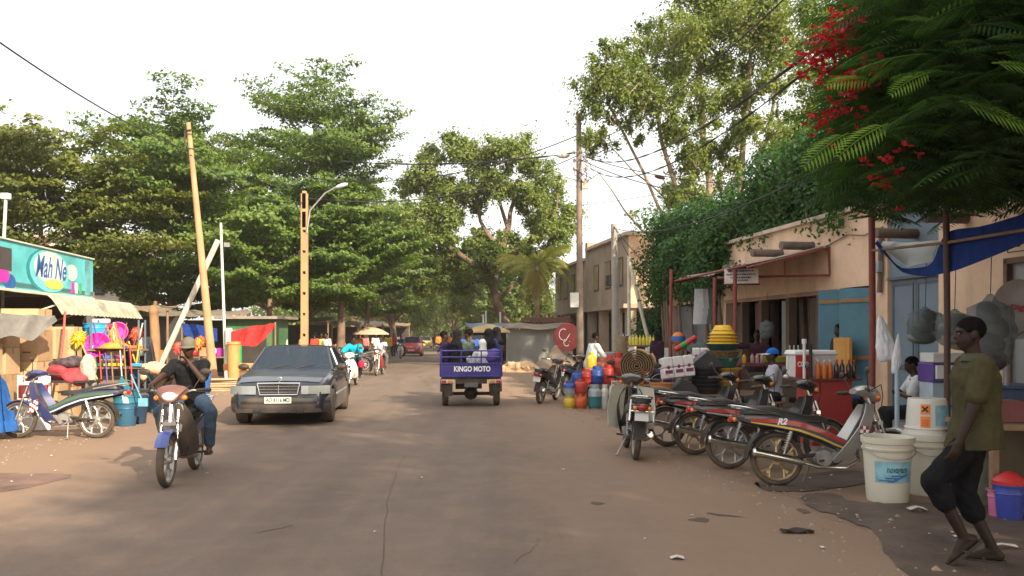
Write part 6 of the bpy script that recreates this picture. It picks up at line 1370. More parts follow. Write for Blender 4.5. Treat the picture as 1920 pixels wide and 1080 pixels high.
pack('large white pack of paper rolls leaning on the grey sheet, left of the basins', V(GX(1272, 15.9))+V((0, 0, .8)), (.60, .25, .40), R(8), (R(-8), R(-6), 0)); pack('white pack of paper rolls standing behind the larger one', V(GX(1322, 17.2))+V((0, .1, 1.0)), (.46, .25, .34), R(-10)); m = MB(); m.box((0, 0, .25), (.5, .3, .5)); solid(m, 'storage_box', 'dull box under the rear paper pack', 'box', V(GX(1322, 17.2))+V((0, .1, .49)), mat('drab_brown_panel', (.1, .075, .05)), bev=.01)
tub('orange clay coloured bucket left of the paper packs', V(GX(1240, 15.7))+V((0, 0, .3)), .21, .16, .42, mat('terracotta_plastic', (.42, .17, .06), .6)); m = MB(); m.box((0, 0, .15), (.4, .4, .3)); solid(m, 'wooden_block', 'low wooden block under the orange bucket', 'block', GX(1240, 15.7), WOOD, bev=.01)
# small goods behind
t = thing('stall_counter', 'red wooden counter of bottles and jars before the dark shop opening', 'table', GX(1455, 17.4), R(-8)); m = MB(); m.box((0, 0, 1.0), (1.5, .6, .05)); m.build('top', mat('dark_red_top', (.16, .04, .035)), t)
for x in (-.7, .7):
    for y in (-.25, .25): m = MB(); m.box((x, y, .49), (.06, .06, .97)); m.build('leg', REDP, t)
m = MB(); m.box((0, -.28, .6), (1.4, .03, .5)); m.build('front_board', mat('drab_brown_panel', (.1, .075, .05)), t)
cq = V(GX(1455, 17.4))
m = MB(); m.lathe([(.24, 0), (.27, .02), (.29, .13), (.27, .14), (.24, .03), (.002, .03)], n=22); solid(m, 'crate', 'yellow green tray of wares on the red counter', 'tray', cq+V((-.02, -.05, 1.03)), mat('moss_plastic', (.25, .23, .03), .5))
hang('clear bag of wares standing on the yellow green tray', 1437, 604, 634, 17.25, 24, mat('olive_grey_enamel', (.10, .11, .09)), 3, 8)
for i, x in enumerate((.28, .36, .44)): jar('white bottle in the row on the red counter', cq+V((x, -.02*i, 1.03)), .035, .36, mat('clear_white_bottle', (.5, .5, .46), .3), WHITEP, 'white bottles on the red counter')
m = MB(); m.box((0, 0, .13), (.4, .3, .26), top=(.8, .8)); solid(m, 'cloth_pile', 'red folded cloth at the right end of the red counter', 'cloth', cq+V((.64, .0, 1.03)), cloth('red_folded_cloth', (.4, .02, .04)), bev=.03)
for i, (x, mt) in enumerate(((-.66, YEL), (-.5, mat('pale_pink_tin', (.5, .3, .28), .4)), (-.4, mat('pale_pink_tin', (.5, .3, .28))), (-.3, mat('pale_pink_tin', (.5, .3, .28))))): jar(['yellow bottle at the left end of the red counter', 'pale tin by the yellow bottle on the counter', 'pale tin by the yellow bottle on the counter', 'pale tin by the yellow bottle on the counter'][i], cq+V((x, -.05, 1.03)), .04, .2, mt, RED, 'jars on the red counter')
person('dark clothed seller reaching an arm out behind the yellow basins', GX(1420, 18.4), R(150), pel=(0, 0, .93), top=cloth('dark_maroon_shirt', (.05, .02, .025)), bottom=DARKT, hands=((.55, .35, 1.42), (.25, .1, .85)) if False else ((-.3, .2, .8), (.55, .3, 1.38)), vox=.016)
person('dark figure standing in the gap beside the teal door', FP(16.0, .1, .3), R(100), top=cloth('dark_grey_shirt', (.03, .035, .035)), bottom=DARKT, vox=.018)
# gas cylinders, bench
def gas(label, loc, r, h, c1, c2=None):
    t = thing('gas_cylinder', label, 'gas cylinder', loc, 0, 'gas cylinders by the parked mopeds'); m = MB(); m.lathe([(r*.75, 0), (r*.78, .0), (r*.78, .025), (r*.9, .04), (r, .075), (r, h*.5), (r*1.02, h*.51)], n=22); m.k = 1
    m.lathe([(r*1.02, h*.51), (r, h*.53), (r, h*.68), (r*.93, h*.76), (r*.7, h*.83), (r*.3, h*.86), (.01, h*.865)], n=22); m.build('body', [c1, c2 or c1], t)
    m = MB(); m.lathe([(.03, h*.85), (.03, h*.9), (.018, h*.92), (.018, h*.97), (.002, h*.97)], n=10); m.build('valve', STEEL, t); m = MB(); m.lathe([(r*.62, h*.82), (r*.64, h*.82), (r*.62, h), (r*.56, h), (r*.58, h*.84)], n=20); m.build('guard_ring', c2 or c1, t)
    return t
GP = lambda n, c: mat(n, c, .42, .1, .1, 3, dust=.15)
GRD, GOR, GBL, GYE, GWH, GTL, GSI, GBR = GP('gas_red', (.42, .03, .02)), GP('gas_orange', (.55, .09, .025)), GP('gas_blue', (.015, .07, .30)), GP('gas_yellow', (.55, .42, .03)), GP('gas_white', (.6, .58, .54)), GP('gas_teal', (.03, .22, .25)), GP('gas_silver', (.32, .36, .38)), GP('gas_brick', (.30, .08, .05))
D = 18.6
for px, z, r, h, c1, c2, lab in ((1068, 0, .13, .27, GYE, None, 'yellow gas cylinder at the left of the ground row'), (1068, .272, .13, .33, GSI, GBL, 'grey blue gas cylinder on the yellow one'), (1089, 0, .15, .31, GOR, None, 'orange gas cylinder low in the ground row'), (1089, .312, .145, .33, GRD, None, 'dark red gas cylinder on the orange one'), (1115, 0, .15, .52, GTL, GSI, 'tall teal and silver gas cylinder'), (1134, 0, .085, .52, GWH, None, 'slim white gas cylinder'), (1154, 0, .145, .60, GWH, None, 'wide white gas cylinder at the right end')): gas(lab, V(GX(px, D))+V((0, 0, z)), r, h, c1, c2)
t = thing('bench', 'plank bench behind the ground row of gas cylinders', 'bench', GX(1120, 19.4), R(3)); m = MB(); m.box((0, 0, .45), (1.3, .4, .04)); m.build('seat', WOOD, t)
for x in (-.58, .58): m = MB(); m.box((x, 0, .215), (.05, .36, .43)); m.build('leg', WOOD, t)
for px, z, r, h, c1, lab in ((1082, .472, .13, .32, GBL, 'small blue gas cylinder on the left of the bench'), (1099, .472, .13, .36, GRD, 'bright red gas cylinder on the bench'), (1119, .472, .155, .42, GBL, 'wide blue gas cylinder on the bench'), (1140, .472, .14, .46, GRD, 'red gas cylinder on the right of the bench')): gas(lab, V(GX(px, 19.4))+V((0, 0, z)), r, h, c1)
for px, z, r, h, c1, lab in ((1128, .46, .15, .60, GBR, 'brick red gas cylinder behind the bench'), (1143, .46, .12, .66, GRD, 'tall bright red gas cylinder behind the bench'), (1160, .46, .15, .72, GRD, 'tallest red gas cylinder right of the bench')): gas(lab, V(GX(px, 20.2))+V((0, 0, z)), r, h, c1)
m = MB(); m.box((0, 0, .225), (.95, .4, .45)); solid(m, 'wooden_block', 'wooden block carrying the tall red gas cylinders', 'block', GX(1144, 20.2), WOOD, bev=.01)
t = jar('yellow jerrycan on the plank bench among the gas cylinders', V(GX(1109, 19.75))+V((0, 0, .84)), .12, .36, YEL, YEL, None, 'jerrycan', 'jerrycan'); m = MB(); m.box((0, 0, .19), (.3, .2, .37)); solid(m, 'storage_box', 'brown box under the yellow jerrycan', 'box', V(GX(1109, 19.75))+V((0, 0, .47)), CARD)
person('man in grey white shirt reaching over the gas cylinders', GX(1106, 20.9), R(-70), pel=(0, 0, .9), lean=14, top=cloth('pale_grey_shirt', (.46, .48, .5), .07), bottom=DARKT, sleeve='long', hands=((-.1, .5, 1.05), (.15, .48, 1.0)), vox=.015)
# woven mat roll
t = thing('mat_roll', 'rolled woven mat lying end on behind the moped with leg guards', 'mat', V(GX(1195, 17.6))+V((0, 0, .60)), R(-12)); m = MB(); A_, B_ = [], []
for i in range(150):
    a = i*.30; rr = .03+.0075*a; A_.append(V((rr*cos(a), -.35, .38+rr*sin(a)))); B_.append(V((rr*cos(a), .75, .38+rr*sin(a))))
m.sheet([A_, B_], .026); m.build('roll', mat('woven_straw', (.17, .105, .05), .9, 0, .35, 14, .3), t); 
m = MB(); m.box((0, .1, .28), (.8, 1.0, .56)); m.box((0, .1, .58), (.9, 1.1, .04)); solid(m, 'trestle', 'wooden chest under the rolled mat', 'chest', GX(1195, 17.6), WOOD, bev=.01)
# sunlit stall of white and yellow goods behind
t = thing('stall_table', 'sunlit stall table of yellow bottles and white boxes beyond the rolled mat', 'table', GX(1203, 25), R(5)); m = MB(); m.box((0, 0, .8), (1.7, .8, .05)); m.build('top', WOOD, t); m = MB(); m.box((0, .2, 1.28), (1.3, .35, .04)); m.build('shelf', WOOD, t)
for x in (-.75, .75):
    for y in (-.3, .3): m = MB(); m.box((x, y, .4), (.06, .06, .78)); m.build('leg', WOOD, t)
for x in (-.6, .6): m = MB(); m.box((x, .2, 1.05), (.05, .3, .45)); m.build('shelf_post', WOOD, t)
q = V(GX(1203, 25))
for i in range(11): jar('yellow bottle in the row on the top shelf of the sunlit stall' if i > 1 else 'blue capped clear bottle at the left end of the top shelf', q+V((-.52+.1*i, .16, 1.302)), .045, .3 if i > 1 else .36, mat('pale_yellow_bottle', (.72, .62, .08), .4) if i > 1 else SILVER, LIM if i > 1 else BLU, 'bottles on the top shelf of the sunlit stall')
for i in range(9): carton('small white box on the sunlit stall table' if i % 3 else 'small pale pink box on the sunlit stall table', q+V((-.65+.165*i, -.15+.03*(i % 2), .826)), (.15, .2, .2+.1*((i*7) % 3)), 0, WHITEP if i % 3 else mat('pale_pink_card', (.6, .4, .4), .6), 'small boxes on the sunlit stall', False)
t = thing('basket_stack', 'tall stack of pale woven baskets by the grey pole', 'baskets', GX(1166, 23.5))
for i in range(14): m = MB(); m.lathe([(.13, 0), (.19, .1), (.2, .115), (.185, .115), (.12, .02), (.002, .02)], n=16, M=MX.Translation((.012*sin(i*2), 0, .1+i*.105))); m.build('basket', mat('pale_wicker', (.45, .36, .24), .9, 0, .3, 30, .4), t)
m = MB(); m.box((0, 0, .05), (.4, .4, .1)); m.build('pallet', WOOD, t)
tub('white bin with a pale rim behind the man in grey white', GX(1139, 22.5), .22, .17, 1.15, mat('off_white_bin', (.42, .40, .38), .6), None, 'bin', cat='bin', handle=False)
m = MB(); m.ell((0, 0, .55), (.8, .5, .62), 16, 10); m.box((0, 0, .3), (1.5, .9, .6)); o = solid(m, 'covered_goods', 'brown cloth covered heap of goods behind the man in grey white', 'heap', GX(1130, 24.5), cloth('brown_cover_cloth', (.10, .055, .045))); remesh(o, .05, 10)
m = MB(); m.box((0, 0, .5), (.7, .5, 1.0)); solid(m, 'metal_rack', 'red box standing beside the basket stack', 'box', GX(1184, 22.5), RED, bev=.01)
person('woman in a dark dress with pink pattern standing by the sunlit stall', GX(1232, 22.5), R(120), top=cloth('dark_plum_cloth', (.04, .018, .03)), bottom=DARKT, vox=.018, scarf=BLK2, hair=False, sleeve='long')
q = GX(1240, 18.9); person('person in a lime yellow top bending over the goods', q, R(-100), pel=(0, 0, .78), lean=62, feet=((-.12, .1, .08), (.12, .1, .08)), hands=((-.2, .7, .75), (.2, .7, .75)), top=cloth('lime_yellow_cloth', (.42, .46, .05)), bottom=cloth('violet_cloth', (.05, .04, .11)), vox=.017)
m = MB(); m.ell((0, 0, .16), (.16, .16, .16), 18, 12); m.k = 1; m.lathe([(.162, .1), (.165, .16), (.162, .22)], n=18); solid(m, 'ball', 'orange and blue toy ball on a pole behind the stall', 'ball', V(GX(1272, 20))+V((0, 0, 1.35)), [ORG, BLU]); rod('prop', 'thin wooden prop carrying the toy ball', 'pole', [GX(1272, 20), V(GX(1272, 20))+V((0, 0, 1.36))], .03, WOOD)
m = MB(); m.tube([(-.22, 0, 0), (0, 0, .13), (.22, 0, .27)], .06, 10); m.k = 1; m.tube([(-.1, -.0, .07), (.02, 0, .145)], .063, 10); solid(m, 'umbrella_roll', 'rolled red and green umbrella slanting above the paper packs', 'umbrella', V(GX(1285, 18.2))+V((0, 0, 1.28)), [RED, mat('green_cloth', (.04, .3, .06), .8)]); rod('prop', 'wooden prop under the rolled umbrella', 'pole', [GX(1285, 18.25), V(GX(1285, 18.25))+V((0, 0, 1.36))], .03, WOOD)
m = MB(); m.ell((0, 0, .1), (.26, .2, .14), 14, 8); solid(m, 'cloth_pile', 'grey green cloth bundle behind the rear paper pack', 'bundle', V(GX(1316, 18.4))+V((0, 0, 1.2)), GRN); m = MB(); m.box((0, 0, .6), (.5, .4, 1.2)); solid(m, 'storage_box', 'tall dull box under the grey green bundle', 'box', GX(1316, 18.4), mat('drab_brown_panel', (.1, .075, .05)))
t = thing('hanging_shirts', 'pale and pink shirts hanging from the far red pole', 'clothes', P(1320, 585, 20.2))
for i, (x, mt) in enumerate(((-.12, WHSH), (0, cloth('pale_grey_shirt', (.46, .48, .5))), (.13, cloth('dull_green_shirt', (.14, .17, .13))))): m = MB(); m.sheet([[V((x+.09*(u-1)*(1+.2*v), .02*sin(u*2+v), .55-.28*v)) for u in range(3)] for v in range(4)], .02); m.build('shirt', mt, t, 60)
# litter on the ground
m = MB(); m.sheet([[V((-.05, -.03, .012)), V((-.01, -.035, .03)), V((.045, -.03, .01))], [V((-.05, .03, .01)), V((.0, .03, .025)), V((.05, .035, .014))]], .003); lit = solid(m, 'paper_scrap', 'pale scrap of paper lying on the road', 'litter', G(1270, 1049), mat('dirty_paper', (.55, .52, .48), .8), 'scraps of litter')
rs = random.Random(6)
for px, py in ((1541, 1029), (1297, 968), (1128, 827), (1055, 882), (1517, 898), (97, 856), (60, 893), (20, 905), (105, 884), (1785, 1000), (1790, 1008), (1850, 1012), (1560, 893), (1606, 968), (1210, 1012), (703, 999), (790, 897)):
    c = lit.copy(); COL.objects.link(c); c.location = G(px, py)+V((0, 0, .008)); c.rotation_euler = (0, 0, rs.uniform(0, 6)); s = rs.uniform(.2, .5); c.scale = (s, s, s)
c = lit.copy(); COL.objects.link(c); c.location = G(1720, 960)+V((0, 0, .01)); c.scale = (1.6, 1.4, 1.5); c['label'] = 'large crumpled white paper by the foot of the cream drum'
c = lit.copy(); COL.objects.link(c); c.location = G(1880, 1030)+V((0, 0, .01)); c.scale = (2.2, .9, 1.2); c['label'] = 'long white paper lying behind the heel of the walking man'
m = MB(); m.sheet([[V((.26*u, .09*v*(1-.4*abs(u)), .012+.012*math.sin(9*u+3*v))) for u in np.linspace(-.5, .5, 8)] for v in (-.5, 0, .5)], .012); solid(m, 'rag', 'flattened dark rag lying on the road', 'rag', G(1494, 1000)+V((0, 0, .006)), mat('dark_rag', (.03, .022, .02), .9))
# ------------------------------------------------------------------ left side: household goods shop
def LX(D, a=-7.74): return a-.11*D
LA = math.atan2(.11, 1); LR = MX.Rotation(LA, 4, 'Z')     # shop frame: +y up the street, +x towards the road
so = V((LX(16), 16, 0)); st_ = thing('household_shop', 'household goods shop with turquoise signboard and curved awning', 'shop', so, LA)
def SP(x, y, z): return so+LR.to_3x3() @ V((x, y, z))
m = MB(); m.box((-1.9, 4.15, 1.25), (3.6, .12, 2.5)); m.box((-3.7, 0, 1.25), (.12, 8.4, 2.5)); m.box((-1.9, -4.2, 1.25), (3.6, .12, 2.5)); m.build('wall', mat('dim_shop_wall', (.16, .12, .09), .9, 0, .2), st_)
m = MB(); m.box((-1.9, 0, 2.56), (3.9, 8.6, .1)); m.build('roof', mat('rusted_tin_sheet', (.3, .26, .22)), st_)
m = MB(); m.box((0, 0, 2.92), (.10, 8.4, .94)); sg = m.build('signboard', mat('turquoise_print', (.10, .46, .50), .45, 0, .3, .9), st_)
CR_ = mat('pale_cream_print', (.62, .64, .55), .5, 0, .25, 2)
def disc(nm, y, z, ry, rz_, mt, x=.052, th=.004, a0=0, a1=2*PI):
    m = MB(); n = 28; m.prism([(y+ry*cos(a), z+rz_*sin(a)) for a in np.linspace(a0, a1, n, endpoint=a1-a0 < 6)], x, x+th, 0); return m.build(nm, mt, sg, 0)
disc('printed_swoosh', 1.75, 2.92, 1.02, .46, mat('deep_teal_print', (.02, .22, .27), .5)); disc('printed_oval', 1.83, 2.93, .95, .44, mat('mid_turquoise_print', (.16, .52, .55), .5), .055); disc('printed_glow', 1.85, 3.0, .78, .33, CR_, .0585)
textmesh('lettering', 'Mah Ne', .64, mat('deep_blue_script', (.02, .09, .30), .5), sg, shear=.35, loc=(.0655, 1.85, 2.98), rot=(R(90), 0, R(90)), width=1.5, bold=.006, ext=.003)
disc('printed_flourish', 2.0, 2.66, .45, .10, mat('yellow_print', (.6, .62, .1), .5), .064)
m = MB(); m.box((.056, -.25, 3.02), (.006, .75, .42)); m.build('dark_window', mat('dark_brown_print', (.06, .05, .05), .4), sg)
for y, z, c in ((-.55, 2.62, mat('green_print', (.05, .35, .15), .5)), (-.2, 2.72, MAG), (.05, 2.6, mat('deep_blue_script', (.02, .09, .3)))): disc('printed_tub', y, z, .24, .15, c, .053+.001*(z > 2.65))
for y, c in ((3.0, MAG), (3.2, mat('white_print', (.6, .6, .6), .5)), (3.42, mat('green_print', (.05, .35, .15)))): m = MB(); m.box((.056, y, 2.65), (.006, .14, .24)); m.build('printed_bottle', c, sg)
disc('printed_cloud', 2.95, 2.98, .3, .18, CR_, .0545); m = MB(); m.box((.056, 3.85, 2.92), (.006, .3, .8)); m.build('printed_panel', mat('teal_grey_print', (.12, .33, .36), .5, 0, .4, 3), sg)
m = MB(); m.box((.06, 0, 2.45), (.06, 8.4, .05)); m.box((.06, 0, 3.39), (.06, 8.4, .03)); m.build('frame', mat('pale_cream_metal', (.55, .55, .45), .5, dust=.15), sg)
aw = MB(); g = []
for u in range(45):
    y = .0+4.75*u/44; rib = .018*(u % 2); g.append([V((.06+.95*v, y, 2.42-.10*v+rib if v < .72 else 2.42-.10*v-.34*((v-.72)/.28)**1.4+rib)) for v in (0, .25, .5, .72, .8, .88, .95, 1.0)])
aw.sheet(g, .008); o = aw.build('awning', mat('mouldy_cream_awning', (.40, .39, .29), .7, 0, .45, 3, .15, dust=.3), st_, 50); o['label'] = 'ribbed mouldy cream awning'
m = MB()
for y in (.1, 2.0, 4.4): m.tube([(.95, y, 2.2), (.1, y, 1.9)], .018, 6)
m.build('strut', mat('pale_cream_metal', (.55, .55, .45)), st_)
# cartons in stacks
rs = random.Random(5); TXC = mat('carton_print', (.16, .08, .04), .8); CARD2 = mat('pale_cardboard', (.50, .34, .19), .9, 0, .12, 3, .12)
for (x, y, w_, d, hs) in ((-.55, -2.1, .62, .6, (.5, .45, .5, .45)), (-.62, -1.35, .55, .6, (.42, .5, .45, .5)), (-.45, -.6, .60, .62, (.5, .62, .55, .38)), (-.4, .12, .5, .62, (.55, .6, .55)), (-.3, .75, .42, .5, (.6, .55, .6)), (-.55, 1.35, .5, .5, (.45, .5)), (-.6, -2.9, .6, .6, (.5, .5, .5))):
    z = 0
    for k, h in enumerate(hs):
        carton('brown carton in the stacks under the household shop awning' if k < len(hs)-1 else 'brown carton on top of its stack under the household shop awning', SP(x+1.15+rs.uniform(-.03, .03), y-.2+rs.uniform(-.02, .02), z), (d, w_, h), LA+R(rs.uniform(-3, 3)+90)-PI/2, CARD if (k+int(y*3)) % 2 else CARD2, 'cartons stacked under the awning', text=TXC); z += h+.004
# grey cloth, blue tarp, poster board
tarp('awning_cloth', 'torn grey cloth hanging under the household shop awning', [P(-40, 585, 13.6), P(40, 590, 14.2), P(105, 592, 14.8)], [P(-40, 648, 13.4), P(20, 628, 13.9), P(60, 640, 14.2), P(108, 600, 14.7)], cloth('worn_grey_cloth', (.17, .16, .15)), .10, seed=3)
tarp('tarpaulin', 'crumpled blue tarp heaped at the left edge below the grey cloth', [P(-60, 690, 13.5), P(-10, 690, 13.6), P(10, 715, 13.7)], [P(-60, 812, 12.9), P(0, 812, 12.9), P(36, 806, 13.0)], cloth('bright_blue_tarp', (.02, .085, .27), .2), .14, seed=6)
pb = thing('poster_board', 'white board with two red pictures standing behind the blue moped', 'board', GX(64, 14.2), R(14)); m = MB(); m.box((0, 0, .47), (.50, .05, .92)); b_ = m.build('board', mat('glossy_white_board', (.62, .60, .56), .4, 0, .05), pb, bev=.008)
for x, mt in ((-.13, mat('black_red_print', (.10, .01, .01), .4, 0, .8, 9)), (.12, mat('red_picture_print', (.40, .03, .03), .4, 0, .6, 8))): m = MB(); m.box((x, -.027, .66), (.2, .004, .22)); m.build('picture', mt, b_)
m = MB(); m.box((-.12, -.027, .84), (.2, .003, .018)); m.box((0, -.027, .48), (.42, .003, .012)); m.box((0, -.027, .3), (.3, .003, .012)); m.build('printed_line', mat('grey_print', (.2, .2, .2), .5), b_)
# clothes heap on a table
t = thing('low_table', 'dark low table carrying the heap of clothes behind the blue moped', 'table', GX(128, 14.5)); m = MB(); m.box((0, 0, .82), (.95, .5, .04)); m.build('top', mat('dark_table_top', (.03, .03, .032), .5), t)
for x in (-.42, .42):
    for y in (-.2, .2): m = MB(); m.box((x, y, .4), (.04, .04, .8)); m.build('leg', STEEL, t)
def heap(name, label, loc, lumps, mt, vox=.02):
    m = MB()
    for c, r in lumps: m.ell(c, r, 12, 8, rot=(c[0]*3, c[1]*5, c[0]*9))
    o = solid(m, name, label, 'cloth', loc, mt); remesh(o, vox, 5, .5); return o
q = V(GX(128, 14.5))+V((0, 0, .84))
heap('cloth_heap', 'red and white folded clothes on the low table', q, [((-.12, -.08, .1), (.3, .2, .12)), ((.15, -.08, .08), (.22, .2, .10)), ((.28, -.1, .0), (.1, .1, .14))], mat('red_white_cloth', (.42, .04, .05), .9, 0, .6, 9, .3))
heap('cloth_heap', 'dark and white clothes on top of the red ones', q+V((0, .02, .17)), [((-.05, .0, .1), (.26, .2, .1)), ((.1, .0, .14), (.15, .15, .1)), ((-.2, -.05, .05), (.14, .12, .06))], mat('dark_white_cloth', (.06, .04, .05), .9, 0, .9, 12, .3))
heap('cloth_heap', 'cream patterned cloth at the right end of the clothes heap', q+V((.34, .0, .1)), [((0, 0, .1), (.13, .16, .24)), ((.06, -.02, -.05), (.08, .1, .2))], mat('cream_pattern_cloth', (.40, .36, .28), .9, 0, .6, 18, .3))
# hanging bright plastic
def hung(o, L=.4):
    l = o.location; rod('hanging_string', 'string by which the '+o['label'].split(' hanging')[0]+' hangs', 'string', [l+V((0, 0, .0)), l+V((0, 0, L))], .004, BLACKPL, n=5)
o = tub('sky blue pail hanging from the household shop awning', P(180, 640, 17.2), .24, .20, .36, CYA)
for c_ in [('magenta plastic bowl hanging below the sky blue pail', 186, 650, 16.9, .25, MAG, (R(70), R(15), 0)), ('violet plastic bowl hanging by the orange brooms', 207, 628, 18.2, .22, PUR, (R(80), 0, 0)), ('pink plastic bowl hanging behind the magenta bowl', 126, 645, 17.2, .17, MAG, (R(80), 0, 0)), ('pink plastic bowl hanging behind the orange brooms', 222, 622, 18.4, .2, MAG, (R(85), 0, R(20)))]:
    lb, px, py, D, r, mt, ro = c_; m = MB(); m.lathe([(r*.55, 0), (r*.58, .01), (r*.95, r*.5), (r*1.02, r*.55), (r*.96, r*.56), (r*.55, .03), (.002, .025)], n=24); o = solid(m, 'bowl', lb, 'bowl', P(px, py, D), mt); o.rotation_euler = ro
def feather(label, px, py, D, r, mt, stick, p2, mt2):
    t = thing('feather_duster', label, 'duster', P(px, py, D)); m = MB(); m.ell((0, 0, 0), (r*.8, r*.8, r*.8), 14, 10); rs_ = random.Random(int(px))
    for i in range(330):
        d = V((rs_.gauss(0, 1), rs_.gauss(0, 1), rs_.gauss(0, 1))).normalized(); s_ = d.cross(V((.3, .2, 1))).normalized()*.022; kk = rs_.uniform(.75, 1.4); m.add([d*r*.6-s_, d*r*.6+s_, d*r*kk-V((0, 0, .03))], [(0, 1, 2)])
    m.build('head', mt, t, 0); m = MB(); m.tube([V((0, 0, 0)), P(*p2)-P(px, py, D)], .013, 7); m.build('stick', mt2, t); return t
feather('yellow headed duster with a long yellow stick behind the blue moped', 148, 634, 15.2, .15, YEL, 1, (193, 735, 14.6), YEL)
feather('lime duster on a black stick behind the blue moped', 142, 645, 15.5, .10, LIM, 1, (146, 705, 15.5), BLACKPL)
feather('orange and red duster above the dark drum', 256, 624, 17.8, .14, mat('orange_red_plastic', (.75, .12, .06), .5, 0, .5, 9), 1, (240, 700, 17.5), RED)
feather('orange duster above the cap of the moped rider', 374, 642, 19.0, .15, mat('orange_fluff', (.7, .25, .05), .8), 1, (372, 735, 19.0), WOOD); feather('red duster left of the rider in the beige cap', 334, 650, 18.5, .12, mat('red_fluff', (.7, .08, .06), .8), 1, (338, 735, 18.5), WOOD)
rod('broom_stick', 'long red stick leaning against the cartons', 'stick', [P(107, 722, 15.2), P(118, 640, 15.5), P(122, 585, 15.8)], .02, mat('coral_plastic', (.60, .08, .06), .4))
t = thing('goods_rack', 'crowded rack of brushes and tools between the moped and the dark drum', 'rack', GX(222, 17.0), LA); m = MB()
for x in (-.45, .45):
    for y in (-.2, .2): m.tube([(x, y, 0), (x, y, 1.9)], .02, 6)
m.build('post', mat('slate_post', (.10, .13, .17), .6), t)
for z in (.4, .95, 1.3): m = MB(); m.box((0, 0, z), (1.0, .5, .03)); m.build('shelf', WOOD, t)
q = V(GX(222, 17.0)); rs = random.Random(8); cols = [RED, ORG, YEL, WHT, LIM, PUR, TEAL, MAG, CYA, WOOD]
for i in range(14):
    x = rs.uniform(-.45, .45); t = thing('brush', '%s handled brush stacked on the crowded goods rack' % ['red', 'orange', 'yellow', 'white', 'lime', 'purple', 'teal', 'magenta', 'sky blue', 'wooden'][i % 10], 'brush', q+V((x, rs.uniform(-.3, .1), 1.33 if i % 2 else .98)), 0, 'brushes on the goods rack'); a = rs.uniform(-.5, .5)
    m = MB(); m.tube([(0, 0, .03), (sin(a)*.5, .0, cos(a)*.52)], .014, 6); m.build('handle', cols[i % 10], t); m = MB(); m.box((0, 0, .03), (.22, .06, .06)); m.build('head', cols[(i*3+2) % 10], t, bev=.01)
t = thing('broom_bunch', 'bunch of orange straw brooms hanging over the goods rack', 'brooms', P(213, 640, 17.2)); 
for i in range(9): m = MB(); a = -.45+.11*i; m.tube([(0, 0, .32), (sin(a)*.3, .02*(i % 2), .05), (sin(a)*.55, 0, -.18)], [.012, .022, .035], 7); m.build('broom', mat('orange_straw', (.62, .28, .10), .8, 0, .3, 20), t)
m = MB(); m.lathe([(.35, 0), (.36, .02), (.31, .03), (.2, .1), (.05, .14), (.002, .145)], n=24); solid(m, 'basin', 'olive green basin upturned on the goods rack', 'basin', q+V((-.02, -.1, 1.33)), mat('olive_yellow_plastic', (.38, .35, .06)))
for i, (px, py, D, c) in enumerate(((121, 612, 17.5, WHT), (176, 660, 17, NAV), (216, 662, 17, WHT), (190, 602, 17.6, WHT), (205, 612, 17.6, RED))): m = MB(); m.box((0, 0, 0), (.34, .12, .09)); solid(m, 'dustpan', ['white', 'navy', 'white', 'white', 'red'][i]+' plastic dustpan hanging among the goods of the household shop', 'dustpan', P(px, py, D), c, 'dustpans of the household shop', bev=.02)
for i, (px, y0, y1, mt) in enumerate(((186, 650, 742, RED), (197, 655, 742, PUR), (232, 640, 740, WOOD), (243, 645, 735, RED), (225, 655, 745, SILVER), (208, 655, 748, WOOD))):
    rod('broom_stick', ['red', 'purple', 'wooden', 'bright red', 'silver', 'brown'][i]+' broom handle standing before the goods rack', 'stick', [P(px+6, y1, 16.4), P(px, y0, 16.7)], .014, mt, 'broom handles before the goods rack')
# drum bins and buckets
tub('large dark petrol blue drum bin beside the goods rack', GX(270, 18.0), .33, .27, .95, NAV, handle=False, name='drum_bin', cat='bin')
m = MB(); m.lathe([(.30, 0), (.33, .02), (.33, .05), (.28, .35), (.22, .6), (.002, .62)], n=22); solid(m, 'bin_stack', 'plastic wrapped stack of black bins on the dark drum', 'bins', V(GX(262, 18.0))+V((0, 0, .955)), mat('black_shiny_plastic', (.02, .021, .024), .2, 0, .2, 4, coat=.6))
tub('petrol blue drum bin half hidden behind the bent person', GX(312, 19.5), .3, .25, .8, mat('dark_brown_bin', (.05, .035, .03), .6), handle=False, name='drum_bin', cat='bin')
for i in range(3): tub(['teal blue bucket on the ground, bottom of its stack', 'teal blue bucket inside the lowest one', 'teal blue bucket topmost in the stack beside the drum'][i], GX(236, 15.0)+V((0, 0, .11*i)), .205+.003*i, .16, .42, NAV if i % 2 == 0 else PL('teal_blue_plastic', (.015, .17, .24)), 'teal buckets by the dark drum', handle=i == 2)
tub('dark bucket standing behind the stack of teal buckets', GX(256, 15.4), .2, .16, .5, mat('dull_navy_plastic', (.02, .05, .10), .5), handle=False)
m = MB(); m.lathe([(.02, 0), (.03, .01), (.19, .24), (.2, .25), (.185, .25), (.02, .03)], n=20); o = solid(m, 'funnel', 'teal funnel lying tilted on the teal buckets', 'funnel', V(GX(238, 15.0))+V((.12, -.05, .62)), PL('teal_blue_plastic', (.015, .17, .24))); o.rotation_euler = (R(20), R(-70), 0)
m = MB(); m.tube([(0, 0, 0), (.18, 0, -.42)], .012, 6); m.box((.21, 0, -.48), (.16, .03, .14)); solid(m, 'plastic_scoop', 'pale blue plastic scoop hanging on the side of the teal buckets', 'scoop', V(GX(245, 14.8))+V((.05, -.1, .92)), mat('pale_blue_plastic', (.15, .35, .48), .4))
tub('small yellow bucket on the ground by the bent person', GX(309, 17.6), .11, .09, .22, YEL)
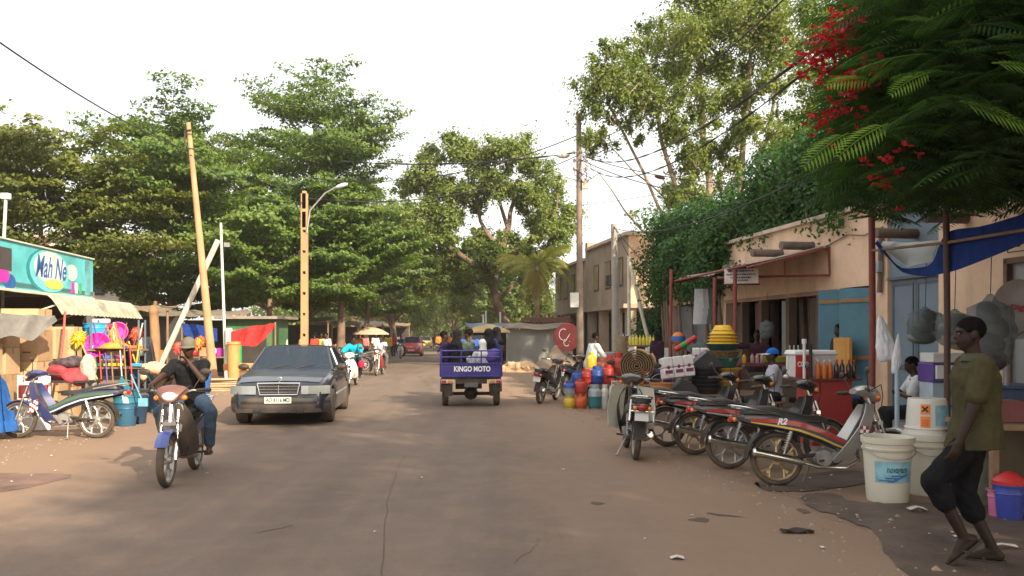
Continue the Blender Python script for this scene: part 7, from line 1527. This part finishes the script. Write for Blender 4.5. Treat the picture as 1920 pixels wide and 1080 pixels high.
p = person('person in a peach blouse bending down beside the dark drum', GX(316, 17.2), R(75), pel=(0, 0, .86), lean=78, feet=((-.12, 0, .08), (.14, .05, .08)), hands=((-.15, .62, .55), (.15, .65, .6)), top=cloth('peach_blouse', (.62, .40, .27), .06), bottom=cloth('dark_wrap_skirt', (.05, .03, .025)), vox=.015)
tub('yellow plastic can behind the front wheel guard of the rider', GX(303, 18.6), .12, .1, .28, YEL, handle=False)
# poles on the left
def pole(name, label, px0, px1, ytop, D, r0, r1, mt, flat=1, cat='utility pole'):
    t = thing(name, label, cat, GX(px0, D)); o = V(GX(px0, D)); top = P(px1, ytop, D)-o; m = MB(); m.tube([V((0, 0, -.1)), top*.5, top], [r0, (r0+r1)/2, r1], 12, flat=flat); m.build('shaft', mt, t); return t, top
PALEW = mat('bare_pale_timber', (.40, .235, .12), .85, 0, .2, 1.2, .3); OLDW = mat('weathered_grey_timber', (.20, .155, .12), .9, 0, .3, 2, .4); CONC = mat('grey_concrete_pole', (.30, .27, .235), .85, 0, .15, 2, .2); CONCW = mat('ochre_concrete_pole', (.40, .23, .115), .85, 0, .18, 1.5, .2)
t, tp = pole('utility_pole', 'tall bare timber pole leaning slightly left behind the rider', 402, 353, 230, 27, .145, .07, PALEW)
m = MB()
for z in (.9, .955): m.torus(tp*z, .11, .012, 'z', 16, 6)
m.tube([tp*.955+V((-.12, -.08, -.3)), tp*.955+V((-.1, -.1, .1)), tp*.97+V((.1, -.1, 0))], .03, 6); m.build('cable_clamp', BLACKPL, t)
t, tp = pole('utility_pole', 'ladder holed ochre concrete pole carrying the street lamp, behind the dark car', 571, 576, 363, 30, .02, .02, CONCW)
for ch in list(t.children): bpy.data.objects.remove(ch)
m = MB()
for s in (-1, 1): m.box((s*.085, 0, tp.z/2), (.075, .2, tp.z), top=(.8, .8))
m.build('shaft', CONCW, t, bev=.01); m = MB()
for i in range(9): m.box((0, 0, .5+i*tp.z/9), (.12, .19, tp.z/9*.86))
m.box((0, 0, tp.z-.6), (.12, .19, 1.2)); m.build('rung', CONCW, t); m = MB(); m.tube([(.1, -.1, tp.z-1.4), (.22, -.1, tp.z-.6), (.75, -.1, tp.z), (1.15, -.1, tp.z+.22)], .03, 8); a = m.build('lamp_arm', STEEL, t); m = MB(); m.ell((1.32, -.1, tp.z+.26), (.24, .1, .075), 14, 8, rot=(0, R(-18), 0)); m.build('lamp_head', mat('pale_lamp_casing', (.5, .55, .6), .3), a)
t, tp = pole('street_post', 'thin white steel post with a meter box right of the leaning pole', 424, 414, 418, 30, .055, .045, mat('white_steel_post', (.60, .58, .50), .6, dust=.15), cat='post'); m = MB(); m.box((.14, -.12, 1.55), (.2, .16, .58)); m.build('meter_box', mat('pale_meter_box', (.5, .5, .46), .5), t, bev=.015); m = MB(); m.box((.05, -.05, tp.z*.86), (.2, .1, .15)); m.build('junction_box', STEEL, t)
rod('stay_pole', 'slanting whitish stay pole crossing behind the leaning timber pole', 'pole', [V(GX(285, 28.2)), P(365, 545, 28), P(409, 450, 28)], .09, mat('whitewashed_timber', (.55, .52, .42), .8, dust=.15))
m = MB(); m.tube([V((0, 0, 0)), V((.02, 0, 1.5)), V((-.03, 0, 2.3))], [.17, .14, .13], 12); m.ell((-.03, 0, 2.32), (.15, .15, .2), 10, 8); m.tube([(-.03, 0, 2.3), (.05, -.05, 2.62)], .05, 8); solid(m, 'tree_stump', 'bare orange lopped trunk left of the slanting stay pole', 'stump', GX(290, 26), mat('orange_bare_trunk', (.27, .15, .075), .85, 0, .3, 3, .4))
rod('street_post', 'thin white post behind the turquoise signboard at the left edge', 'post', [GX(4, 17.5), P(5, 500, 17.5), P(11, 372, 17.5)], .032, mat('white_steel_post', (.6, .58, .5))); m = MB(); m.box((0, 0, 0), (.16, .12, .12)); solid(m, 'junction_box', 'small white box capping the thin post at the left edge', 'box', P(11, 368, 17.5), WHITEP, bev=.01)
# lumber, orange pots, green kiosk and tarps
rs = random.Random(3)
for i in range(16): m = MB(); m.box((0, 0, .03), (3.2, .14, .05)); o = solid(m, 'plank', 'plank in the lumber pile behind the dark car', 'plank', GX(455, 24.5)+V((rs.uniform(-.2, .2), (i % 3)*.16-.15, .055*(i//3)*1.15)), mat('sawn_plank', (.34, .19, .10), .85, 0, .3, 3) if i % 3 else mat('pale_plank', (.46, .30, .18), .85), 'lumber pile', rz=R(12+rs.uniform(-4, 4)), bev=.004)
for i, (px, lb) in enumerate(((438, 'tall orange clay drainpipe standing behind the lumber'), )): m = MB(); m.lathe([(.16, 0), (.17, 1.3), (.2, 1.32), (.2, 1.4), (.15, 1.4)], n=18); solid(m, 'clay_pipe', lb, 'pipe', GX(px, 25.5)+V((0, 0, .0)), mat('orange_clay', (.58, .24, .08), .8))
m = MB(); m.box((0, 0, .62), (.95, .5, .22)); solid(m, 'planter', 'orange clay trough behind the lumber beside the white post', 'trough', GX(452, 26.2), mat('orange_clay', (.58, .24, .08)), bev=.03); m = MB(); m.box((0, 0, .25), (.6, .4, .5)); solid(m, 'wooden_block', 'dark block under the orange clay trough', 'block', GX(452, 26.2), WOOD)
tub('blue bucket on the ground behind the rider in the beige cap', GX(376, 22.5), .28, .22, .62, BLU, handle=False)
t = thing('kiosk', 'green painted kiosk under the red tarp', 'kiosk', GX(484, 33)); GRNP = mat('bright_green_paint', (.012, .12, .045), .6, 0, .25, 2, dust=.3); m = MB(); m.box((0, 0, 1.1), (1.9, 1.6, 2.2)); m.build('wall', GRNP, t); m = MB(); m.box((0, -.1, 2.25), (2.6, 2.2, .1)); m.build('roof', mat('rusted_tin_sheet', (.3, .26, .22)), t)
m = MB(); m.box((.1, -.81, .9), (.9, .03, 1.7)); m.build('opening', DARKINT, t); m = MB(); m.box((-.6, -.83, .95), (.45, .04, 1.7)); m.build('door', mat('mid_green_paint', (.03, .33, .09), .45), t)  # the opening is a dark panel on the solid wall, painted shade
tarp('tarpaulin', 'sagging red tarp hung in front of the green kiosk', [P(432, 622, 29), P(470, 612, 29.5), P(517, 606, 30)], [P(432, 640, 28.7), P(455, 648, 28.9), P(478, 650, 29.1), P(497, 636, 29.4), P(518, 608, 30)], cloth('red_tarp', (.36, .03, .028), .3), .22, seed=5)
tarp('tarpaulin', 'dark blue tarp stretched behind the leaning timber pole', [P(340, 606, 28), P(380, 610, 28.5), P(408, 616, 29)], [P(344, 628, 27.5), P(380, 642, 28), P(408, 640, 28.6)], TB1, .08, seed=8)
for px, D in ((345, 28.2), (516, 30)): rod('stake', 'thin wooden stake holding the corner of the %s tarp' % ('dark blue' if px < 400 else 'red'), 'stake', [GX(px, D), P(px, 604, D)], .035, WOOD)
# market stalls under the trees
def stall(label, px, D, wd, h, mt, goods=None, seed=1):
    t = thing('market_stall', label, 'stall', GX(px, D), LA); m = MB(); g = [[V((lerp(-wd/2, wd/2, u/10), lerp(-1, 1, v), h+.25*v+.04*sin(u*2.1+seed)+.03*sin(v*3))) for u in range(11)] for v in (0, .5, 1)]; m.sheet(g, .02); m.build('roof', mt, t)
    for x in (-wd/2+.1, wd/2-.1):
        for y in (-.9, .9): m = MB(); m.tube([(x, y, 0), (x, y, h+.1)], .04, 6); m.build('post', WOOD, t)
    m = MB(); m.box((0, -.2, .75), (wd*.85, 1.1, .05)); m.build('table', WOOD, t); m = MB(); m.box((0, .9, h*.5), (wd*.96, .03, h*.9)); m.build('back_sheet', mat('dark_back_sheet', (.05, .042, .038), .9, 0, .4, 1), t)
    r_ = random.Random(seed)
    for i in range(9):
        x = -wd*.38+wd*.76*i/8; mtx = r_.choice([RED, ORG, WHT, YEL, LIM, BLU, CARD, MAG, WHITEP]); m = MB(); s_ = r_.uniform(.12, .2)
        if i % 2: m.ell((0, 0, s_), (s_, s_, s_), 10, 6)
        else: m.box((0, 0, s_), (s_*1.6, s_*1.6, s_*2))
        solid(m, 'ware', 'ware laid out on the '+label.split(' under')[0].split(' with')[0], 'goods', V(GX(px, D))+LR.to_3x3() @ V((x, -.3+r_.uniform(-.2, .2), .777)), mtx, 'wares on the market stalls', bev=.02)
    return t
TIN = mat('rusted_tin_sheet', (.3, .26, .22)); THATCH = mat('brown_mat_roof', (.20, .14, .09), .95, 0, .3, 3, .4)
stall('brown roofed market stall with bright goods behind the dark car', 555, 41, 3.4, 2.2, THATCH, seed=1); stall('tin roofed market stall under the trees left of the green kiosk', 385, 33, 3.2, 2.3, TIN, seed=2); stall('low market stall behind the rider in turquoise', 622, 47, 3.2, 2.1, THATCH, seed=3); stall('far market stall left of the beige market umbrella', 672, 60, 3.6, 2.3, TIN, seed=4); stall('farthest market stall left of the red car', 727, 76, 4, 2.4, THATCH, seed=5); stall('brown roofed stall left of the lopped trunk', 245, 30, 3.2, 2.4, THATCH, seed=6)
t = thing('market_umbrella', 'wide beige market umbrella over the crowd on the left', 'umbrella', GX(695, 44)); m = MB(); m.lathe([(.95, 1.62), (.93, 1.68), (.6, 1.87), (.25, 1.98), (.01, 2.0)], n=16); m.build('canopy', cloth('beige_canvas', (.50, .36, .25), .08), t, 20); m = MB(); m.tube([(0, 0, 0), (0, 0, 1.95)], .025, 8); m.build('pole', WOOD, t)
# crowd
cc = [('peach_dress', (.6, .36, .26)), ('orange_shirt', (.6, .2, .04)), ('white_shirt', (.6, .58, .55)), ('pink_shirt', (.5, .2, .2)), ('yellow_shirt', (.55, .42, .1)), ('dark_shirt', (.04, .04, .05)), ('red_shirt', (.45, .05, .04)), ('lime_shirt', (.35, .42, .06)), ('blue_cloth_shirt', (.06, .12, .32))]
for i, (px, D, ci, rz, lab) in enumerate(((565, 34, 0, 100, 'person in peach standing behind the roof of the dark car'), (590, 36, 6, 60, 'person in red by the ladder holed concrete pole'), (602, 38, 7, 200, 'person in lime green behind the roof of the dark car'), (612, 36, 2, 150, 'person in white right of the one in lime green'), (672, 44, 1, 220, 'person in orange left of the beige umbrella'), (684, 46, 3, 160, 'person in pink under the beige umbrella'), (705, 47, 2, 190, 'person in white under the beige umbrella'), (662, 52, 4, 120, 'person in yellow behind the rider in turquoise'), (728, 56, 4, 180, 'person in yellow standing left of the dark moped rider'), (738, 61, 6, 170, 'person in red far down the left pavement'), (745, 72, 2, 180, 'person in white far down the left pavement'), (530, 33.5, 2, 240, 'person in white beside the green kiosk'), (815, 88, 5, 0, 'dark clothed person walking far down the street'), (822, 80, 1, 10, 'person in orange on the right of the far street'), (835, 66, 5, 200, 'dark clothed person beside the far right stalls'), (846, 60, 1, 180, 'person in orange left of the tricycle passengers'))):
    person(lab, GX(px, D), R(rz), top=cloth(*cc[ci]), bottom=DARKT if i % 2 else GREYT, vox=.026, sleeve='long' if i % 3 else 'short', feet=((-.1, .08*(i % 2), .08), (.12, -.06*(i % 2), .08)), group='people in the street market')
src = make_bike('dark moped parked among the crowd under the trees', 'mopeds parked along the market', BLACKB, REDB, RIMGREY, BLACKB, BLACKB, 1); put_bike(src, GX(683, 38), GX(683, 38)+V((-1.0, -.7, 0)), 7)
for px, D, a, lab in ((690, 41, 120, 'moped parked behind the nearest one of the market crowd'), (702, 44, 125, 'moped parked below the beige umbrella'), (718, 52, 130, 'moped parked beyond the beige umbrella'), (828, 62, -130, 'moped parked on the right of the far street'), (838, 56, -125, 'moped parked left of the tricycle on the right verge'), (848, 52, -120, 'moped parked just left of the tricycle passengers')): dup(src, GX(px, D), rot=(0, R(7), R(a)), label=lab)
# right far side: fence, disc, rubble, small umbrella
t = thing('sheet_fence', 'grey sheet metal fence with a tin lean-to behind the tricycle', 'fence', GX(1012, 46)); m = MB()
for i in range(30): m.box((-1.75+.12*i, .02*(i % 2), .95), (.118, .03, 1.9))
m.build('sheet', mat('grey_fence_sheet', (.20, .22, .22), .6, .3, .2, 1, .1, dust=.25), t); m = MB(); m.sheet([[V((-1.9+.4*i, -.5+.0, 1.92+.05*sin(i))) for i in range(10)], [V((-1.9+.4*i, .9, 2.2+.05*sin(i))) for i in range(10)]], .03); m.build('roof', TIN, t)
t = thing('tiled_kiosk', 'small brown tiled roof kiosk behind the grey sheet fence', 'kiosk', GX(1025, 50)); m = MB(); m.box((0, 0, 1.1), (2.6, 1.6, 2.2)); m.build('wall', mat('drab_brown_panel', (.1, .075, .05)), t); m = MB(); m.prism([(-1.5, 2.2), (-1.3, 2.62), (1.3, 2.62), (1.5, 2.2)], -.9, .9, 1)
for i in range(12): m.cyl((-1.3+.235*i, -.95, 2.3), (-1.3+.235*i, -.55, 2.72), .06, n=6)
m.build('roof', mat('terracotta_dark', (.17, .08, .055), .85), t)
t = thing('round_sign', 'large red round sign with white marks leaning by the tall pole', 'sign', GX(1063, 39)); m = MB(); m.cyl((0, 0, 1.45), (.04, .05, 1.45), .01); m = MB(); m.lathe([(.62, -.02), (.64, 0), (.62, .02), (.001, .03)], n=28, M=MX.Translation((0, 0, 1.5)) @ Euler((R(90), 0, R(-15))).to_matrix().to_4x4()); d = m.build('disc', mat('worn_red_disc', (.28, .035, .035), .6, 0, .25, 4, dust=.2), t)
m = MB()
for ox, oz, a0, a1, r in ((-.16, .12, 1.0, 4.6, .20), (.14, .02, -1.8, 1.4, .17), (-.02, -.24, 2.2, 5.6, .13)): m.tube([(r*cos(a)+ox, -.05, 1.5+oz+r*1.3*sin(a)) for a in np.linspace(a0, a1, 9)], .02, 5)
m.tube([(-.1, -.05, 1.28), (.22, -.05, 1.78)], .018, 5)
m.build('painted_mark', WHITEI, d); m = MB(); m.tube([(0, .05, 0), (0, .05, 1.4)], .05, 8); m.build('post', WOOD, t)
def mound(name, label, loc, rx, ry, h, mt, seed, n=26):
    r_ = random.Random(seed); g = []
    for i in range(n):
        row = []
        for j in range(n):
            x, y = -1+2*i/(n-1), -1+2*j/(n-1); d = min(1, math.hypot(x, y)); z = h*max(0, (1-d))**.8*(1+.2*sin(7*x+seed)*cos(6*y))+(r_.uniform(-.04, .06)*h if d < .95 else 0); row.append(V((x*rx, y*ry, max(-.01, z)-.005)))
        g.append(row)
    m = MB(); m.sheet(g, .004); return solid(m, name, label, 'heap', loc, mt, smooth=70 if h > .7 else 30)
mound('sand_heap', 'grey brown sand heap in front of the grey sheet fence', GX(1043, 39), 1.15, 1.4, 1.0, mat('grey_brown_sand', (.27, .20, .14), .95, 0, .2, 3, .5), 2); rs = random.Random(4)
mound('rubble_heap', 'orange sunlit rubble heap right of the tricycle', GX(975, 38), 1.2, 1.5, .5, mat('orange_rubble', (.46, .28, .15), .95, 0, .25, 3, .5), 5)
stn = None
for i in range(34):
    m = MB(); s_ = rs.uniform(.08, .2)
    if i < 6: m.ell((0, 0, s_*.5), (s_, s_*rs.uniform(.6, 1), s_*.7), 7, 5, rot=(rs.uniform(0, 3), rs.uniform(0, 3), 0)); o = solid(m, 'rubble_stone', 'pale broken stone on the rubble heap', 'stone', GX(975, 38)+V((rs.gauss(0, .55), rs.gauss(-.4, .5), .18)), mat('pale_rubble', (.5, .34, .2), .95, 0, .2, 3, .4), 'stones of the rubble heap', smooth=20)
    else: c = COL.objects['rubble_stone'].copy(); COL.objects.link(c); c.location = GX(975, 38)+V((rs.gauss(0, .7), rs.gauss(-.5, .6), rs.uniform(.03, .25))); c.rotation_euler = (rs.uniform(0, 3), rs.uniform(0, 3), 0); k = rs.uniform(.5, 1.3); c.scale = (k, k, k)
t = thing('market_umbrella', 'beige umbrella with blue stall frame behind the tricycle', 'umbrella', GX(915, 44)); m = MB(); m.lathe([(1.15, 1.72), (1.12, 1.8), (.7, 2.02), (.25, 2.14), (.01, 2.16)], n=14); m.build('canopy', cloth('ochre_canvas', (.40, .30, .16), .08), t, 20); m = MB(); m.tube([(0, 0, 0), (0, 0, 2.1)], .025, 8); m.build('pole', WOOD, t)
stall('blue framed stall on the right behind the tricycle', 930, 48, 3.4, 2.0, mat('dull_blue_sheet', (.12, .2, .26), .6), seed=8)
for px, D, yt, lab in ((906, 50, 590, 'thin white post left of the beige umbrella'), (911, 51, 582, 'taller thin white post left of the beige umbrella'), (938, 50, 585, 'thin white post right of the beige umbrella')): rod('fence_post', lab, 'post', [GX(px, D), P(px, yt, D)], .05, WHITEP)
m = MB()
# ------------------------------------------------------------------ right poles, lamp and cables
t, tp = pole('utility_pole', 'tall dark weathered timber pole with cables and a grey box', 1088, 1085, 214, 36, .155, .105, OLDW); m = MB(); m.box((-.26, -.15, P(0, 563, 36).z), (.36, .2, .62)); m.build('meter_box', mat('pale_meter_box', (.5, .5, .46)), t, bev=.02)
INS = mat('pale_insulator', (.40, .36, .33), .5)
for z in (9.3, 8.6, 8.95): m = MB(); m.cyl((-.2, -.05, z), (.2, -.05, z), .03); m.ell((-.25, -.05, z), (.07, .07, .1), 8, 6); m.ell((.25, -.05, z), (.07, .07, .1), 8, 6); m.build('insulator', INS, t)
m = MB(); m.box((.2, -.1, 7.95), (.28, .2, .42)); m.build('junction_box', INS, t); m = MB(); m.ell((-.72, -.2, 9.12), (.28, .1, .12), 10, 6); m.build('splice_case', INS, t)
m = MB(); r_ = random.Random(5)
for k in range(9): a = V((r_.uniform(-.3, .3), -.15, r_.uniform(8.3, 9.4))); m.tube([a, a+V((r_.uniform(-.5, .5), -.2, -.35)), a+V((r_.uniform(-.7, .7), -.1, r_.uniform(-.2, .3)))], .015, 5)
m.build('cable_tangle', BLACKPL, t)
t, tp = pole('utility_pole', 'shorter grey concrete pole right of the tall timber pole', 1157, 1151, 420, 29, .16, .10, CONC); m = MB(); m.box((0, 0, tp.z-.25), (.5, .06, .06)); m.build('cross_arm', STEEL, t)
rod('stay_pole', 'whitish pole standing by the sunlit stall', 'pole', [GX(1180, 27.5), P(1179, 480, 27.5)], .055, mat('whitewashed_timber', (.55, .52, .42))); rod('stay_pole', 'whitish stay pole slanting over the sunlit stall', 'pole', [V(GX(1236, 27.0)), P(1180, 490, 27.4)], .06, mat('whitewashed_timber', (.55, .52, .42)))
t, tp = pole('street_lamp', 'street lamp on a post above the bare tree', 1256, 1254, 350, 38, .1, .08, CONC, cat='street lamp'); m = MB(); m.tube([tp-V((0, 0, .2)), tp+V((-.25, 0, .35))], .025, 6); m.build('lamp_arm', STEEL, t); m = MB(); m.ell(tp+V((-.4, 0, .42)), (.26, .12, .09), 12, 6, rot=(0, R(15), 0)); m.build('lamp_head', mat('brown_lamp_casing', (.14, .10, .07), .5), t)
CAB = mat('black_cable', (.018, .017, .017), .6)
def cable(label, a, b, sag, r, n=26, twist=False):
    a, b = V(a), V(b); pts = [a.lerp(b, i/n)-V((0, 0, 4*sag*(i/n)*(1-i/n))) for i in range(n+1)]; m = MB(); pp = [p-a for p in pts]; m.tube(pp, r, 6)
    if twist:
        for q in range(2): m.tube([p+V((.9*r*2*cos(i*1.1+q*3), 0, .9*r*2*sin(i*1.1+q*3))) for i, p in enumerate(pp)], r*.8, 5)
    return solid(m, 'power_cable', label, 'cable', a, CAB, 'overhead cables', smooth=60)
TL = P(1087, 285, 35.9); TU = P(1087, 272, 35.9)
cable('black cable crossing the top left corner of the sky to the leaning pole', P(-140, -20, 12), P(354, 282, 26.9), .25, .016)
cable('thick cable bundle climbing right from the tall pole towards the red flowers', TL, P(1625, 15, 8.6), .9, .009, 40, True); cable('second thick cable just under the bundle towards the red flowers', P(1087, 298, 35.9), P(1640, 25, 8.4), 1.15, .008, 40, True)
cable('cable rising steeply right across the crown of the tall airy tree', P(1090, 258, 35.9), P(1500, -30, 9), .55, .010, 30); cable('thin cable dropping right behind the hedge from the tall pole', P(1090, 292, 35.9), P(1480, 350, 26), .3, .018); cable('second thin cable dropping right behind the hedge', P(1090, 300, 35.9), P(1500, 378, 24), .45, .018)
cable('upper cable running left from the tall pole over the street', P(1080, 255, 35.9), P(560, 330, 40), .9, .022, 30); cable('middle cable running left from the tall pole over the street', TL, P(640, 302, 40), .3, .018, 30, True); cable('lower cable running left from the tall pole to the street lamp pole', P(1082, 292, 35.9), P(577, 372, 30), .75, .02, 30)
cable('faint cable crossing level to the far street lamp', P(1040, 388, 50), P(1254, 360, 38), .1, .012); cable('long cable sweeping over the hedge down to the concrete pole', P(1151, 428, 29), P(1700, 225, 10), .55, .012, 34); cable('cable between the leaning timber pole and the ochre concrete pole', P(357, 290, 26.9), P(576, 378, 30), .5, .014)
for i, (a, b) in enumerate(((1151, 1215), (1152, 1190))): cable('thin stay wire slanting right from the concrete pole', P(a, 425, 28.9), P(b, 500, 27.4), .05, .012)

# ------------------------------------------------------------------ the dusty afternoon air
m = MB(); m.box((0, 115, 14.5), (320, 290, 31)); hz = m.build('haze', MATS.setdefault('air', bpy.data.materials.new('air')), smooth=0); hz['kind'] = 'stuff'
am = MATS['air']; am.use_nodes = True; an = am.node_tree; an.nodes.remove(an.nodes['Principled BSDF']); pv = an.nodes.new('ShaderNodeVolumePrincipled')
pv.inputs['Color'].default_value = (.96, .94, .9, 1); pv.inputs['Density'].default_value = .0005; pv.inputs['Anisotropy'].default_value = .1; an.links.new(pv.outputs[0], an.nodes['Material Output'].inputs['Volume'])
